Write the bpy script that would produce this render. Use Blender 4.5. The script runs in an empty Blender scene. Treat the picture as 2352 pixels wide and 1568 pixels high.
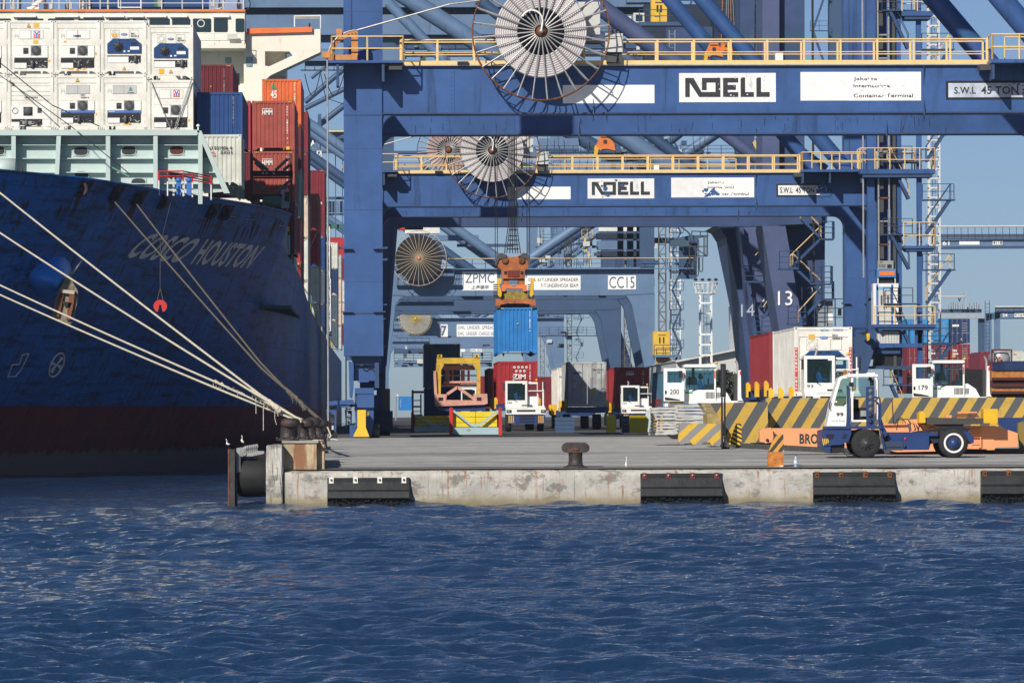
import bpy, bmesh, math, random
from mathutils import Vector, Matrix, Euler
from mathutils.geometry import tessellate_polygon
import numpy as np
random.seed(7)
C = bpy.context; S = C.scene; COL = S.collection
R_ = math.radians
# ------------------------------------------------------------------ camera, world, sun
F = 12000.0                      # focal length in units of 1/2352 of the picture width
YAW = math.atan(291/F); PIT = math.atan(167/F); ROLL = R_(0.2)
CAMR = Matrix.Rotation(-YAW,3,'Z') @ Matrix.Rotation(math.pi/2+PIT,3,'X') @ Matrix.Rotation(-ROLL,3,'Z')
cd = bpy.data.cameras.new('camera'); cam = bpy.data.objects.new('camera', cd); COL.objects.link(cam)
cd.sensor_width = 36; cd.lens = 36*F/2352; cd.clip_start = 1; cd.clip_end = 12000
cam.matrix_world = CAMR.to_4x4(); S.camera = cam
SUNV = Vector((0.47,0.90,-0.62)).normalized()       # direction the light travels
W = bpy.data.worlds.new('World'); S.world = W; W.use_nodes = True
nt = W.node_tree; bg = nt.nodes['Background']; sky = nt.nodes.new('ShaderNodeTexSky')
sky.sky_type = 'NISHITA'; sky.sun_disc = False
el = math.asin(-SUNV.z); az = math.atan2(-SUNV.x, -SUNV.y)
sky.sun_elevation = el; sky.sun_rotation = az
sky.air_density = .55; sky.dust_density = 0.3; sky.ozone_density = 3.0
tint = nt.nodes.new('ShaderNodeVectorMath'); tint.operation = 'MULTIPLY'; tint.inputs[1].default_value = (.87,.885,.96)
nt.links.new(sky.outputs[0], tint.inputs[0]); nt.links.new(tint.outputs[0], bg.inputs[0]); bg.inputs[1].default_value = 0.068
sl = bpy.data.lights.new('sun','SUN'); sl.energy = 4.6; sl.angle = R_(0.5); sl.color = (1,.93,.82)
so = bpy.data.objects.new('sun', sl); COL.objects.link(so)
so.rotation_euler = SUNV.to_track_quat('-Z','Y').to_euler()
S.view_settings.view_transform = 'Standard'; S.view_settings.look = 'None'
S.view_settings.exposure = 0.12; S.view_settings.gamma = 1
S.render.resolution_x = 1024; S.render.resolution_y = 682

# ------------------------------------------------------------------ helpers
def P(x, y, Y):
    d = CAMR @ Vector(((x-1176)/F, (784-y)/F, -1)); return d*(Y/d.y)
def ZM(x0, y0, k):               # coordinates measured on an enlarged view -> picture units
    return lambda x, y: ((x0+x/k)*.784, (y0+y/k)*.784)
def sc(Y): return F/Y
def gz(Y):                       # height of the wharf surface (eye = 0)
    return float(np.interp(Y, [160,171,180,215,240,300,1200],[-1.84,-1.80,-1.57,-1.28,-1.07,-1.0,-1.0]))
WZ = -2.98
_m = {}
def M(name, col=(.5,.5,.5), rough=.55, metal=0, var=.12, scale=1.2, rust=0, rcol=(.16,.06,.025), streak=3.0, spec=.4, bump=0, bscale=20, dirt=0):
    if name in _m: return _m[name]
    m = bpy.data.materials.new(name); m.use_nodes = True; n = m.node_tree; L = n.links; b = n.nodes['Principled BSDF']
    b.inputs['Roughness'].default_value = rough; b.inputs['Metallic'].default_value = metal
    b.inputs['Specular IOR Level'].default_value = spec
    tc = n.nodes.new('ShaderNodeTexCoord')
    no = n.nodes.new('ShaderNodeTexNoise'); no.inputs['Scale'].default_value = scale; no.inputs['Detail'].default_value = 6; no.inputs['Roughness'].default_value=.65
    L.new(tc.outputs['Object'], no.inputs['Vector'])
    mr = n.nodes.new('ShaderNodeMapRange'); mr.inputs[1].default_value=.3; mr.inputs[2].default_value=.7; mr.inputs[3].default_value=1-var*1.3; mr.inputs[4].default_value=1+var*.7
    L.new(no.outputs[0], mr.inputs[0])
    mul = n.nodes.new('ShaderNodeVectorMath'); mul.operation='SCALE'; mul.inputs[0].default_value = col[:3]
    L.new(mr.outputs[0], mul.inputs['Scale']); out = mul.outputs[0]
    def layer(out, amount, c, zs, sca, seed):
        mp = n.nodes.new('ShaderNodeMapping'); mp.inputs['Scale'].default_value=(sca,sca,sca/zs); mp.inputs['Location'].default_value=(seed,seed*2,seed*3)
        L.new(tc.outputs['Object'], mp.inputs[0])
        n2 = n.nodes.new('ShaderNodeTexNoise'); n2.inputs['Scale'].default_value=1; n2.inputs['Detail'].default_value=7; n2.inputs['Roughness'].default_value=.7
        L.new(mp.outputs[0], n2.inputs['Vector'])
        r2 = n.nodes.new('ShaderNodeMapRange'); t = .72-.34*amount
        r2.inputs[1].default_value=t; r2.inputs[2].default_value=t+.1; r2.inputs[3].default_value=0; r2.inputs[4].default_value=.85
        L.new(n2.outputs[0], r2.inputs[0])
        mx = n.nodes.new('ShaderNodeMix'); mx.data_type='RGBA'; L.new(r2.outputs[0], mx.inputs[0]); L.new(out, mx.inputs[6]); mx.inputs[7].default_value=(*c,1)
        return mx.outputs[2]
    if dirt: out = layer(out, dirt, tuple(v*.45 for v in col[:3]), streak*1.5, 1.1, 5)
    if rust: out = layer(out, rust, rcol, streak, 2.2, 1)
    L.new(out, b.inputs['Base Color'])
    if bump:
        n3 = n.nodes.new('ShaderNodeTexNoise'); n3.inputs['Scale'].default_value=bscale; n3.inputs['Detail'].default_value=5
        L.new(tc.outputs['Object'], n3.inputs['Vector'])
        bp = n.nodes.new('ShaderNodeBump'); bp.inputs['Strength'].default_value=bump; bp.inputs['Distance'].default_value=.03
        L.new(n3.outputs[0], bp.inputs['Height']); L.new(bp.outputs[0], b.inputs['Normal'])
    _m[name] = m; return m
def glass(name, col=(.02,.05,.06), alpha=1.0, rough=.05):
    if name in _m: return _m[name]
    m = bpy.data.materials.new(name); m.use_nodes=True; n=m.node_tree; b=n.nodes['Principled BSDF']
    b.inputs['Base Color'].default_value=(*col,1); b.inputs['Roughness'].default_value=rough; b.inputs['Specular IOR Level'].default_value=.8
    if alpha<1:
        tr=n.nodes.new('ShaderNodeBsdfTransparent'); tr.inputs[0].default_value=(.75,.9,.92,1)
        mx=n.nodes.new('ShaderNodeMixShader'); mx.inputs[0].default_value=alpha
        n.links.new(tr.outputs[0],mx.inputs[1]); n.links.new(b.outputs[0],mx.inputs[2]); n.links.new(mx.outputs[0],n.nodes['Material Output'].inputs[0])
    _m[name]=m; return m
def stripes(name, c1, c2, period, k, scuff=.5, off=0):
    """diagonal painted stripes in the x-z plane, with scuffed paint"""
    if name in _m: return _m[name]
    m = bpy.data.materials.new(name); m.use_nodes=True; n=m.node_tree; L=n.links; b=n.nodes['Principled BSDF']; b.inputs['Roughness'].default_value=.75
    tc=n.nodes.new('ShaderNodeTexCoord'); sx=n.nodes.new('ShaderNodeSeparateXYZ'); L.new(tc.outputs['Object'],sx.inputs[0])
    a=n.nodes.new('ShaderNodeMath'); a.operation='MULTIPLY_ADD'; a.inputs[1].default_value=-k; L.new(sx.outputs[2],a.inputs[0]); L.new(sx.outputs[0],a.inputs[2])
    no=n.nodes.new('ShaderNodeTexNoise'); no.inputs['Scale'].default_value=9; no.inputs['Detail'].default_value=8; no.inputs['Roughness'].default_value=.75; L.new(tc.outputs['Object'],no.inputs[0])
    a2=n.nodes.new('ShaderNodeMath'); a2.operation='MULTIPLY_ADD'; a2.inputs[1].default_value=.06; L.new(no.outputs[0],a2.inputs[0]); L.new(a.outputs[0],a2.inputs[2])
    d=n.nodes.new('ShaderNodeMath'); d.operation='MULTIPLY_ADD'; d.inputs[1].default_value=1/period; d.inputs[2].default_value=off; L.new(a2.outputs[0],d.inputs[0])
    fr=n.nodes.new('ShaderNodeMath'); fr.operation='FRACT'; L.new(d.outputs[0],fr.inputs[0])
    g=n.nodes.new('ShaderNodeMath'); g.operation='GREATER_THAN'; g.inputs[1].default_value=.5; L.new(fr.outputs[0],g.inputs[0])
    mx=n.nodes.new('ShaderNodeMix'); mx.data_type='RGBA'; L.new(g.outputs[0],mx.inputs[0]); mx.inputs[6].default_value=(*c1,1); mx.inputs[7].default_value=(*c2,1)
    n2=n.nodes.new('ShaderNodeTexNoise'); n2.inputs['Scale'].default_value=2.2; n2.inputs['Detail'].default_value=9; n2.inputs['Roughness'].default_value=.8; L.new(tc.outputs['Object'],n2.inputs[0])
    r=n.nodes.new('ShaderNodeMapRange'); r.inputs[1].default_value=.52; r.inputs[2].default_value=.75; r.inputs[3].default_value=0; r.inputs[4].default_value=scuff; L.new(n2.outputs[0],r.inputs[0])
    m2=n.nodes.new('ShaderNodeMix'); m2.data_type='RGBA'; L.new(r.outputs[0],m2.inputs[0]); L.new(mx.outputs[2],m2.inputs[6]); m2.inputs[7].default_value=(.10,.10,.10,1)
    L.new(m2.outputs[2],b.inputs['Base Color']); _m[name]=m; return m

class B:
    def __init__(s): s.v=[]; s.f=[]; s.m=[]; s.mats=[]; s.sm=[]
    def mi(s,m):
        if m not in s.mats: s.mats.append(m)
        return s.mats.index(m)
    def add(s, vs, fs, m, smooth=False):
        o=len(s.v); s.v += [tuple(v) for v in vs]; i=s.mi(m)
        for f in fs: s.f.append(tuple(o+k for k in f)); s.m.append(i); s.sm.append(smooth)
        return s
    def box(s,x0,x1,y0,y1,z0,z1,m):
        if x0>x1: x0,x1=x1,x0
        if y0>y1: y0,y1=y1,y0
        if z0>z1: z0,z1=z1,z0
        return s.add([(x0,y0,z0),(x1,y0,z0),(x1,y1,z0),(x0,y1,z0),(x0,y0,z1),(x1,y0,z1),(x1,y1,z1),(x0,y1,z1)],
              [(0,3,2,1),(4,5,6,7),(0,1,5,4),(1,2,6,5),(2,3,7,6),(3,0,4,7)],m)
    def pb(s,x0,x1,y0,y1,Y,dep,m):          # box whose front face covers these picture units at distance Y
        a=P(x0,y1,Y); b=P(x1,y0,Y); c=P((x0+x1)/2,(y0+y1)/2,Y)
        hx=abs(x1-x0)/2/sc(Y); hz=abs(y1-y0)/2/sc(Y)
        return s.box(c.x-hx,c.x+hx,Y,Y+dep,c.z-hz,c.z+hz,m)
    def prism(s,pts,y0,y1,m,inner=None):    # polygon in x,z extruded along y
        n=len(pts); vs=[(p[0],y0,p[1]) for p in pts]+[(p[0],y1,p[1]) for p in pts]
        tr=tessellate_polygon([[Vector((p[0],p[1],0)) for p in pts]])
        ar=sum(pts[i][0]*pts[(i+1)%n][1]-pts[(i+1)%n][0]*pts[i][1] for i in range(n))
        fs=[]
        for t in tr:
            a,b,c=t; q=(pts[b][0]-pts[a][0])*(pts[c][1]-pts[a][1])-(pts[c][0]-pts[a][0])*(pts[b][1]-pts[a][1])
            if q<0: a,c=c,a
            fs.append((a,b,c)); fs.append((a+n,c+n,b+n))
        for i in range(n):
            j=(i+1)%n; fs.append((j,i,i+n,j+n) if ar>0 else (i,j,j+n,i+n))
        return s.add(vs,fs,m)
    def pp(s,pts,Y,dep,m):                  # polygon given in picture units
        w=[P(p[0],p[1],Y) for p in pts]; return s.prism([(q.x,q.z) for q in w],Y,Y+dep,m)
    def xprism(s,pts,x0,x1,m):              # polygon in y,z extruded along x
        t=B(); t.prism(pts,0,1,m); o=len(s.v)
        vs=[(x0 if v[1]==0 else x1, v[0], v[2]) for v in t.v]
        return s.add(vs,[f[::-1] for f in t.f] if x0<x1 else t.f,m)
    def tube(s,p,q,r,m,n=8,r2=None,cap=True,smooth=True):
        p=Vector(p); q=Vector(q); d=(q-p)
        if d.length<1e-6: return s
        d.normalize(); a=d.orthogonal().normalized(); b=d.cross(a); r2=r if r2 is None else r2
        vs=[]
        for c,rr in ((p,r),(q,r2)):
            for i in range(n):
                t=2*math.pi*(i+.5)/n; vs.append(c+a*math.cos(t)*rr+b*math.sin(t)*rr)
        s.add(vs,[(i,(i+1)%n,n+(i+1)%n,n+i) for i in range(n)],m,smooth)
        if cap: s.add(vs,[tuple(range(n))[::-1],tuple(range(n,2*n))],m)
        return s
    def path(s,pts,r,m,n=6):
        for a,b in zip(pts[:-1],pts[1:]): s.tube(a,b,r,m,n)
        return s
    def ppath(s,pts,Y,r,m,n=6): return s.path([P(p[0],p[1],p[2] if len(p)>2 else Y) for p in pts],r,m,n)
    def bar(s,p,q,w,h,m):                   # box section from p to q
        p=Vector(p); q=Vector(q); d=(q-p).normalized(); up=Vector((0,1,0)) if abs(d.y)<.9 else Vector((0,0,1))
        a=d.cross(up).normalized(); b=a.cross(d)
        vs=[c+a*i*w/2+b*j*h/2 for c in (p,q) for i,j in ((-1,-1),(1,-1),(1,1),(-1,1))]
        return s.add(vs,[(0,1,2,3),(7,6,5,4),(0,4,5,1),(1,5,6,2),(2,6,7,3),(3,7,4,0)],m)
    def torus(s,c,R,r,m,n=40,k=6,ax='y',a0=0,a1=2*math.pi):
        c=Vector(c); pts=[]
        for i in range(n+1):
            t=a0+(a1-a0)*i/n
            pts.append(c+(Vector((math.cos(t)*R,0,math.sin(t)*R)) if ax=='y' else Vector((math.cos(t)*R,math.sin(t)*R,0)) if ax=='z' else Vector((0,math.cos(t)*R,math.sin(t)*R))))
        return s.path(pts,r,m,k)
    def lathe(s,c,prof,m,n=20,ax='z',smooth=True):   # prof: (radius, height along axis)
        c=Vector(c); vs=[]
        for r,h in prof:
            for i in range(n):
                t=2*math.pi*i/n; u,w=math.cos(t)*r,math.sin(t)*r
                vs.append(c+(Vector((u,w,h)) if ax=='z' else Vector((u,h,-w)) if ax=='y' else Vector((h,u,w))))
        fs=[]
        for j in range(len(prof)-1):
            for i in range(n):
                k=(i+1)%n; fs.append((j*n+i,j*n+k,(j+1)*n+k,(j+1)*n+i))
        s.add(vs,fs,m,smooth)
        L=len(prof)-1
        if prof[0][0]>1e-4: s.add(vs[:n],[tuple(range(n))[::-1]],m)
        if prof[L][0]>1e-4: s.add(vs[L*n:],[tuple(range(n))],m)
        return s
    def text(s,st,x0,x1,z0,z1,y,m,quad=None,bold=0,fn=None,fit=True):
        vs,fs=textmesh(st,bold)
        if not vs: return s
        mnx=min(v[0] for v in vs); mxx=max(v[0] for v in vs); mnz=min(v[1] for v in vs); mxz=max(v[1] for v in vs)
        out=[]
        for v in vs:
            u=(v[0]-mnx)/(mxx-mnx or 1); w=(v[1]-mnz)/(mxz-mnz or 1)
            if fn: out.append(fn(u,w))
            else: out.append((x0+(x1-x0)*u, y, z0+(z1-z0)*w))
        return s.add(out,fs,m)
    def ptext(s,st,x0,x1,y0,y1,Y,m,bold=0):
        a=P(x0,y1,Y); b=P(x1,y0,Y); return s.text(st,a.x,b.x,a.z,b.z,Y,m,bold=bold)
    def build(s,name,parent=None,loc=None):
        me=bpy.data.meshes.new(name); 
        if parent is not None: o0=wloc(parent)
        elif loc is not None: o0=Vector(loc)
        else:
            xs=[v[0] for v in s.v]; ys=[v[1] for v in s.v]; zs=[v[2] for v in s.v]
            o0=Vector(((min(xs)+max(xs))/2,(min(ys)+max(ys))/2,min(zs)))
        me.from_pydata([(v[0]-o0.x,v[1]-o0.y,v[2]-o0.z) for v in s.v],[],s.f)
        for m in s.mats: me.materials.append(m)
        me.polygons.foreach_set('material_index',s.m); me.polygons.foreach_set('use_smooth',s.sm); me.update()
        o=bpy.data.objects.new(name,me); COL.objects.link(o)
        if parent is not None: o.parent=parent
        else: o.location=o0
        return o
def wloc(o):
    l=Vector((0,0,0))
    while o is not None: l=l+o.location; o=o.parent
    return l
_t={}
def textmesh(st,bold=0):
    if (st,bold) in _t: return _t[(st,bold)]
    c=bpy.data.curves.new('t','FONT'); c.body=st; c.resolution_u=3; c.offset=bold; c.space_character=1.0+bold*2
    o=bpy.data.objects.new('t',c); COL.objects.link(o); C.view_layer.update()
    me=o.evaluated_get(C.evaluated_depsgraph_get()).to_mesh()
    r=([(v.co.x,v.co.y) for v in me.vertices],[tuple(p.vertices) for p in me.polygons])
    bpy.data.objects.remove(o); bpy.data.curves.remove(c); _t[(st,bold)]=r; return r
def tag(o,label=None,cat=None,group=None,kind=None):
    if label: o['label']=label
    if cat: o['category']=cat
    if group: o['group']=group
    if kind: o['kind']=kind
    return o
def thing(name,label,cat,loc,group=None):
    o=bpy.data.objects.new(name,None); o.empty_display_size=.3; COL.objects.link(o); o.location=loc
    return tag(o,label,cat,group)
def copy_tree(o,parent=None):
    c=o.copy(); COL.objects.link(c)
    if parent is not None: c.parent=parent
    for ch in list(o.children): copy_tree(ch,c)
    return c
def rail(b,pts,h,m,post=1.6,r=.03,mids=(.5,),kick=None,km=None):
    """handrail along world points (deck level)"""
    for a,c in zip(pts[:-1],pts[1:]):
        a=Vector(a); c=Vector(c); L=(c-a).length; n=max(1,round(L/post))
        for i in range(n+1):
            q=a.lerp(c,i/n); b.tube(q,q+Vector((0,0,h)),r*1.2,m,4,smooth=False)
        for f in (1,)+tuple(mids): b.tube(a+Vector((0,0,h*f)),c+Vector((0,0,h*f)),r,m,5)
        if kick: b.bar(a+Vector((0,0,kick/2)),c+Vector((0,0,kick/2)),kick,.02,km or m)
    return b
def stair(b,p,q,w,m,mr=None,ydir=1,step=.24):
    """flight from p up to q, treads running along y"""
    p=Vector(p); q=Vector(q); n=max(2,int(abs(q.z-p.z)/step))
    for dy in (0,w):
        o=Vector((0,dy*ydir,0)); b.bar(p+o,q+o,.2,.05,m)
        if mr: b.tube(p+o+Vector((0,0,1)),q+o+Vector((0,0,1)),.025,mr,4); b.tube(p+o,p+o+Vector((0,0,1)),.025,mr,4); b.tube(q+o,q+o+Vector((0,0,1)),.025,mr,4)
    for i in range(n):
        c=p.lerp(q,(i+.5)/n); b.box(c.x-.13,c.x+.13,min(c.y,c.y+w*ydir),max(c.y,c.y+w*ydir),c.z-.015,c.z+.015,m)
def ladder(b,x0,x1,y,z0,z1,m,step=.35,r=.03):
    b.tube((x0,y,z0),(x0,y,z1),r,m,5); b.tube((x1,y,z0),(x1,y,z1),r,m,5)
    z=z0+step/2
    while z<z1: b.tube((x0,y,z),(x1,y,z),r*.7,m,4); z+=step
def lattice(b,x0,x1,y0,y1,z0,z1,m,seg=1.5,r=.06):
    for x in (x0,x1):
        for y in (y0,y1): b.tube((x,y,z0),(x,y,z1),r*1.3,m,5)
    z=z0; k=0
    while z<z1-.01:
        t=min(z+seg,z1)
        for y in (y0,y1):
            b.tube((x0,y,z),(x1,y,z),r,m,4); 
            b.tube((x0 if k else x1,y,z),(x1 if k else x0,y,t),r*.7,m,4)
        for x in (x0,x1): b.tube((x,y0,z),(x,y1,z),r,m,4); b.tube((x,y0,z),(x,y1,t),r*.7,m,4)
        z=t; k=1-k
# ------------------------------------------------------------------ palette
BLUE=M('crane_blue',(.037,.096,.268),.42,var=.24,scale=.35,rust=.26,rcol=(.02,.025,.04),streak=9,dirt=.42)
BLUE2=M('crane_blue_old',(.028,.066,.160),.5,var=.2,scale=.5,rust=.2,rcol=(.03,.03,.035),streak=7,dirt=.3)
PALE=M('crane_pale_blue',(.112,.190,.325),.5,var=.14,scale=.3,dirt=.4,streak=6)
PALED=M('crane_mid_shade_blue',(.040,.082,.168),.5,var=.12,scale=.3,dirt=.25,streak=6)  # darker copy of the pale blue; shadow on nested portals is painted in
CREAM=M('rail_cream',(.80,.56,.24),.5,var=.1,scale=3,rust=.15)
YEL=M('yellow_paint',(.72,.42,.02),.5,var=.15,scale=2,rust=.2,rcol=(.12,.08,.03))
YELC=M('yellow_clean',(.80,.48,.03),.45,var=.06)
WHITE=M('white_paint',(.80,.80,.78),.4,var=.06,scale=1.5,dirt=.12)
WHITEP=M('sign_white',(.88,.88,.86),.45,var=.03,scale=2)
BLACK=M('black_paint',(.012,.013,.016),.5,var=.2)
INK=M('ink',(.03,.033,.04),.6,var=.35,scale=6)
GREY=M('steel_grey',(.30,.31,.31),.5,var=.15,scale=2,dirt=.2)
LGREY=M('light_grey',(.55,.56,.54),.5,var=.08,dirt=.15)
DGREY=M('dark_grey',(.06,.062,.066),.6,var=.2)
GALV=M('galvanised',(.42,.42,.42),.4,metal=.5,var=.15,scale=4,rust=.15)
RUST=M('rust',(.20,.075,.03),.85,var=.5,scale=3,bump=.5,rust=.4,rcol=(.05,.025,.015),streak=1)
ORANGE=M('orange_paint',(.70,.19,.04),.5,var=.15,scale=2,rust=.25,rcol=(.08,.04,.02))
ORRUST=M('orange_faded',(.55,.24,.08),.6,var=.25,scale=3,rust=.3,rcol=(.25,.08,.02))
PINK=M('pink_primer',(.62,.32,.25),.6,var=.25,scale=2,rust=.3,rcol=(.05,.035,.03),dirt=.4)
RED=M('red_paint',(.55,.03,.025),.45,var=.1)
RUBBER=M('black_rubber',(.014,.015,.017),.7,var=.4,scale=3,bump=.2)
TYRE=M('tyre',(.022,.022,.023),.85,var=.3,scale=8,bump=.3)
ROPEW=M('rope_white',(.72,.66,.52),.9,var=.2,scale=6,bump=.8,bscale=60)
ROPED=M('rope_grey',(.16,.14,.11),.9,var=.3,scale=6,bump=.8,bscale=60)
CABLE=M('cable_black',(.02,.02,.022),.6)
GLASS=glass('cab_glass',(.02,.05,.06),.16); DGLASS=glass('dark_glass',(.012,.028,.032))
DECAL_O=M('sticker_orange',(.85,.42,.03),.5,var=.1); DECAL_R=M('sticker_red',(.65,.05,.05),.5); DECAL_B=M('sticker_blue',(.05,.16,.5),.5); DECAL_G=M('sticker_green',(.03,.35,.2),.5)
# ------------------------------------------------------------------ water
def make_water():
    rng=np.random.RandomState(3)
    ys=[44.0]
    while ys[-1]<190: ys.append(ys[-1]+max(.055,.055*(ys[-1]/60)**1.6))
    while ys[-1]<300: ys.append(ys[-1]+1.0)
    ys=np.array(ys); nx=900; u=np.linspace(-1,1,nx)
    half=(.14*ys+6)[:,None]; X=u[None,:]*half+.025*ys[:,None]; Yg=np.repeat(ys[:,None],nx,1)
    Z=np.zeros_like(X); DX=np.zeros_like(X)
    for i in range(80):
        L=.30*(1.056**i)*rng.uniform(.85,1.15)
        if L>26: break
        k=2*math.pi/L; th=R_(248)+rng.normal(0,.55)
        a=.0088*L**.80*rng.uniform(.5,1.4)
        if L>2.2: a*=(2.2/L)**.95
        if L<1.3: a*=1.45
        ph=rng.uniform(0,6.28)
        arg=k*(X*math.cos(th)+Yg*math.sin(th))+ph
        w=np.clip((L/ (np.gradient(ys)[:,None]*2.2))-1,0,1)
        Z+=a*np.sin(arg)*w; DX+=-a*.8*math.cos(th)*np.cos(arg)*w
    # gust patches
    g=.78+.35*np.sin(X*.11+1.3*np.sin(Yg*.05))*np.sin(Yg*.085+.7*np.sin(X*.07))
    fade=np.clip((300-Yg)/30,0,1)
    calm=np.where((Yg>150),.85,1.0)
    Z=Z*g*fade*calm
    n0,n1=X.shape; vs=np.stack([X+DX*g*fade*calm,Yg,Z+WZ],-1).reshape(-1,3)
    idx=np.arange(n0*n1).reshape(n0,n1)
    q=np.stack([idx[:-1,:-1],idx[:-1,1:],idx[1:,1:],idx[1:,:-1]],-1).reshape(-1,4)
    # outer sheet, joined to the grid's border
    H=1900; base=len(vs)
    hl=lambda y,s: .025*y+s*(.14*y+6)
    ext=[(-H,-200,WZ),(H,-200,WZ),(H,H,WZ),(-H,H,WZ),(hl(44,-1),44,WZ),(hl(44,1),44,WZ),(hl(ys[-1],1),ys[-1],WZ),(hl(ys[-1],-1),ys[-1],WZ)]
    vs=np.vstack([vs,np.array(ext)]); e=base
    q2=[(e,e+1,e+5,e+4),(e+1,e+2,e+6,e+5),(e+2,e+3,e+7,e+6),(e+3,e,e+4,e+7)]
    me=bpy.data.meshes.new('water'); nf=len(q)+4
    me.vertices.add(len(vs)); me.vertices.foreach_set('co',vs.astype(np.float32).ravel())
    allq=np.vstack([q,np.array(q2)]).astype(np.int32)
    me.loops.add(nf*4); me.loops.foreach_set('vertex_index',allq.ravel())
    me.polygons.add(nf); me.polygons.foreach_set('loop_start',np.arange(0,nf*4,4,dtype=np.int32)); me.polygons.foreach_set('loop_total',np.full(nf,4,dtype=np.int32))
    me.polygons.foreach_set('use_smooth',np.ones(nf,dtype=bool)); me.update(); me.validate()
    m=bpy.data.materials.new('sea_water'); m.use_nodes=True; n=m.node_tree; L=n.links; b=n.nodes['Principled BSDF']
    b.inputs['Base Color'].default_value=(.010,.034,.088,1); b.inputs['Roughness'].default_value=.03; b.inputs['IOR'].default_value=1.333; b.inputs['Specular IOR Level'].default_value=.5
    tc=n.nodes.new('ShaderNodeTexCoord'); mp=n.nodes.new('ShaderNodeMapping'); mp.inputs['Scale'].default_value=(3.5,4.5,1); mp.inputs['Rotation'].default_value=(0,0,.25); L.new(tc.outputs['Object'],mp.inputs[0])
    no=n.nodes.new('ShaderNodeTexNoise'); no.inputs['Scale'].default_value=1.0; no.inputs['Detail'].default_value=5; no.inputs['Roughness'].default_value=.55; L.new(mp.outputs[0],no.inputs[0])
    bp=n.nodes.new('ShaderNodeBump'); bp.inputs['Strength'].default_value=1.0; bp.inputs['Distance'].default_value=.09; L.new(no.outputs[0],bp.inputs['Height']); L.new(bp.outputs[0],b.inputs['Normal'])
    me.materials.append(m)
    o=bpy.data.objects.new('water',me); COL.objects.link(o); tag(o,kind='structure',label='dark blue choppy harbour water')
make_water()

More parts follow.
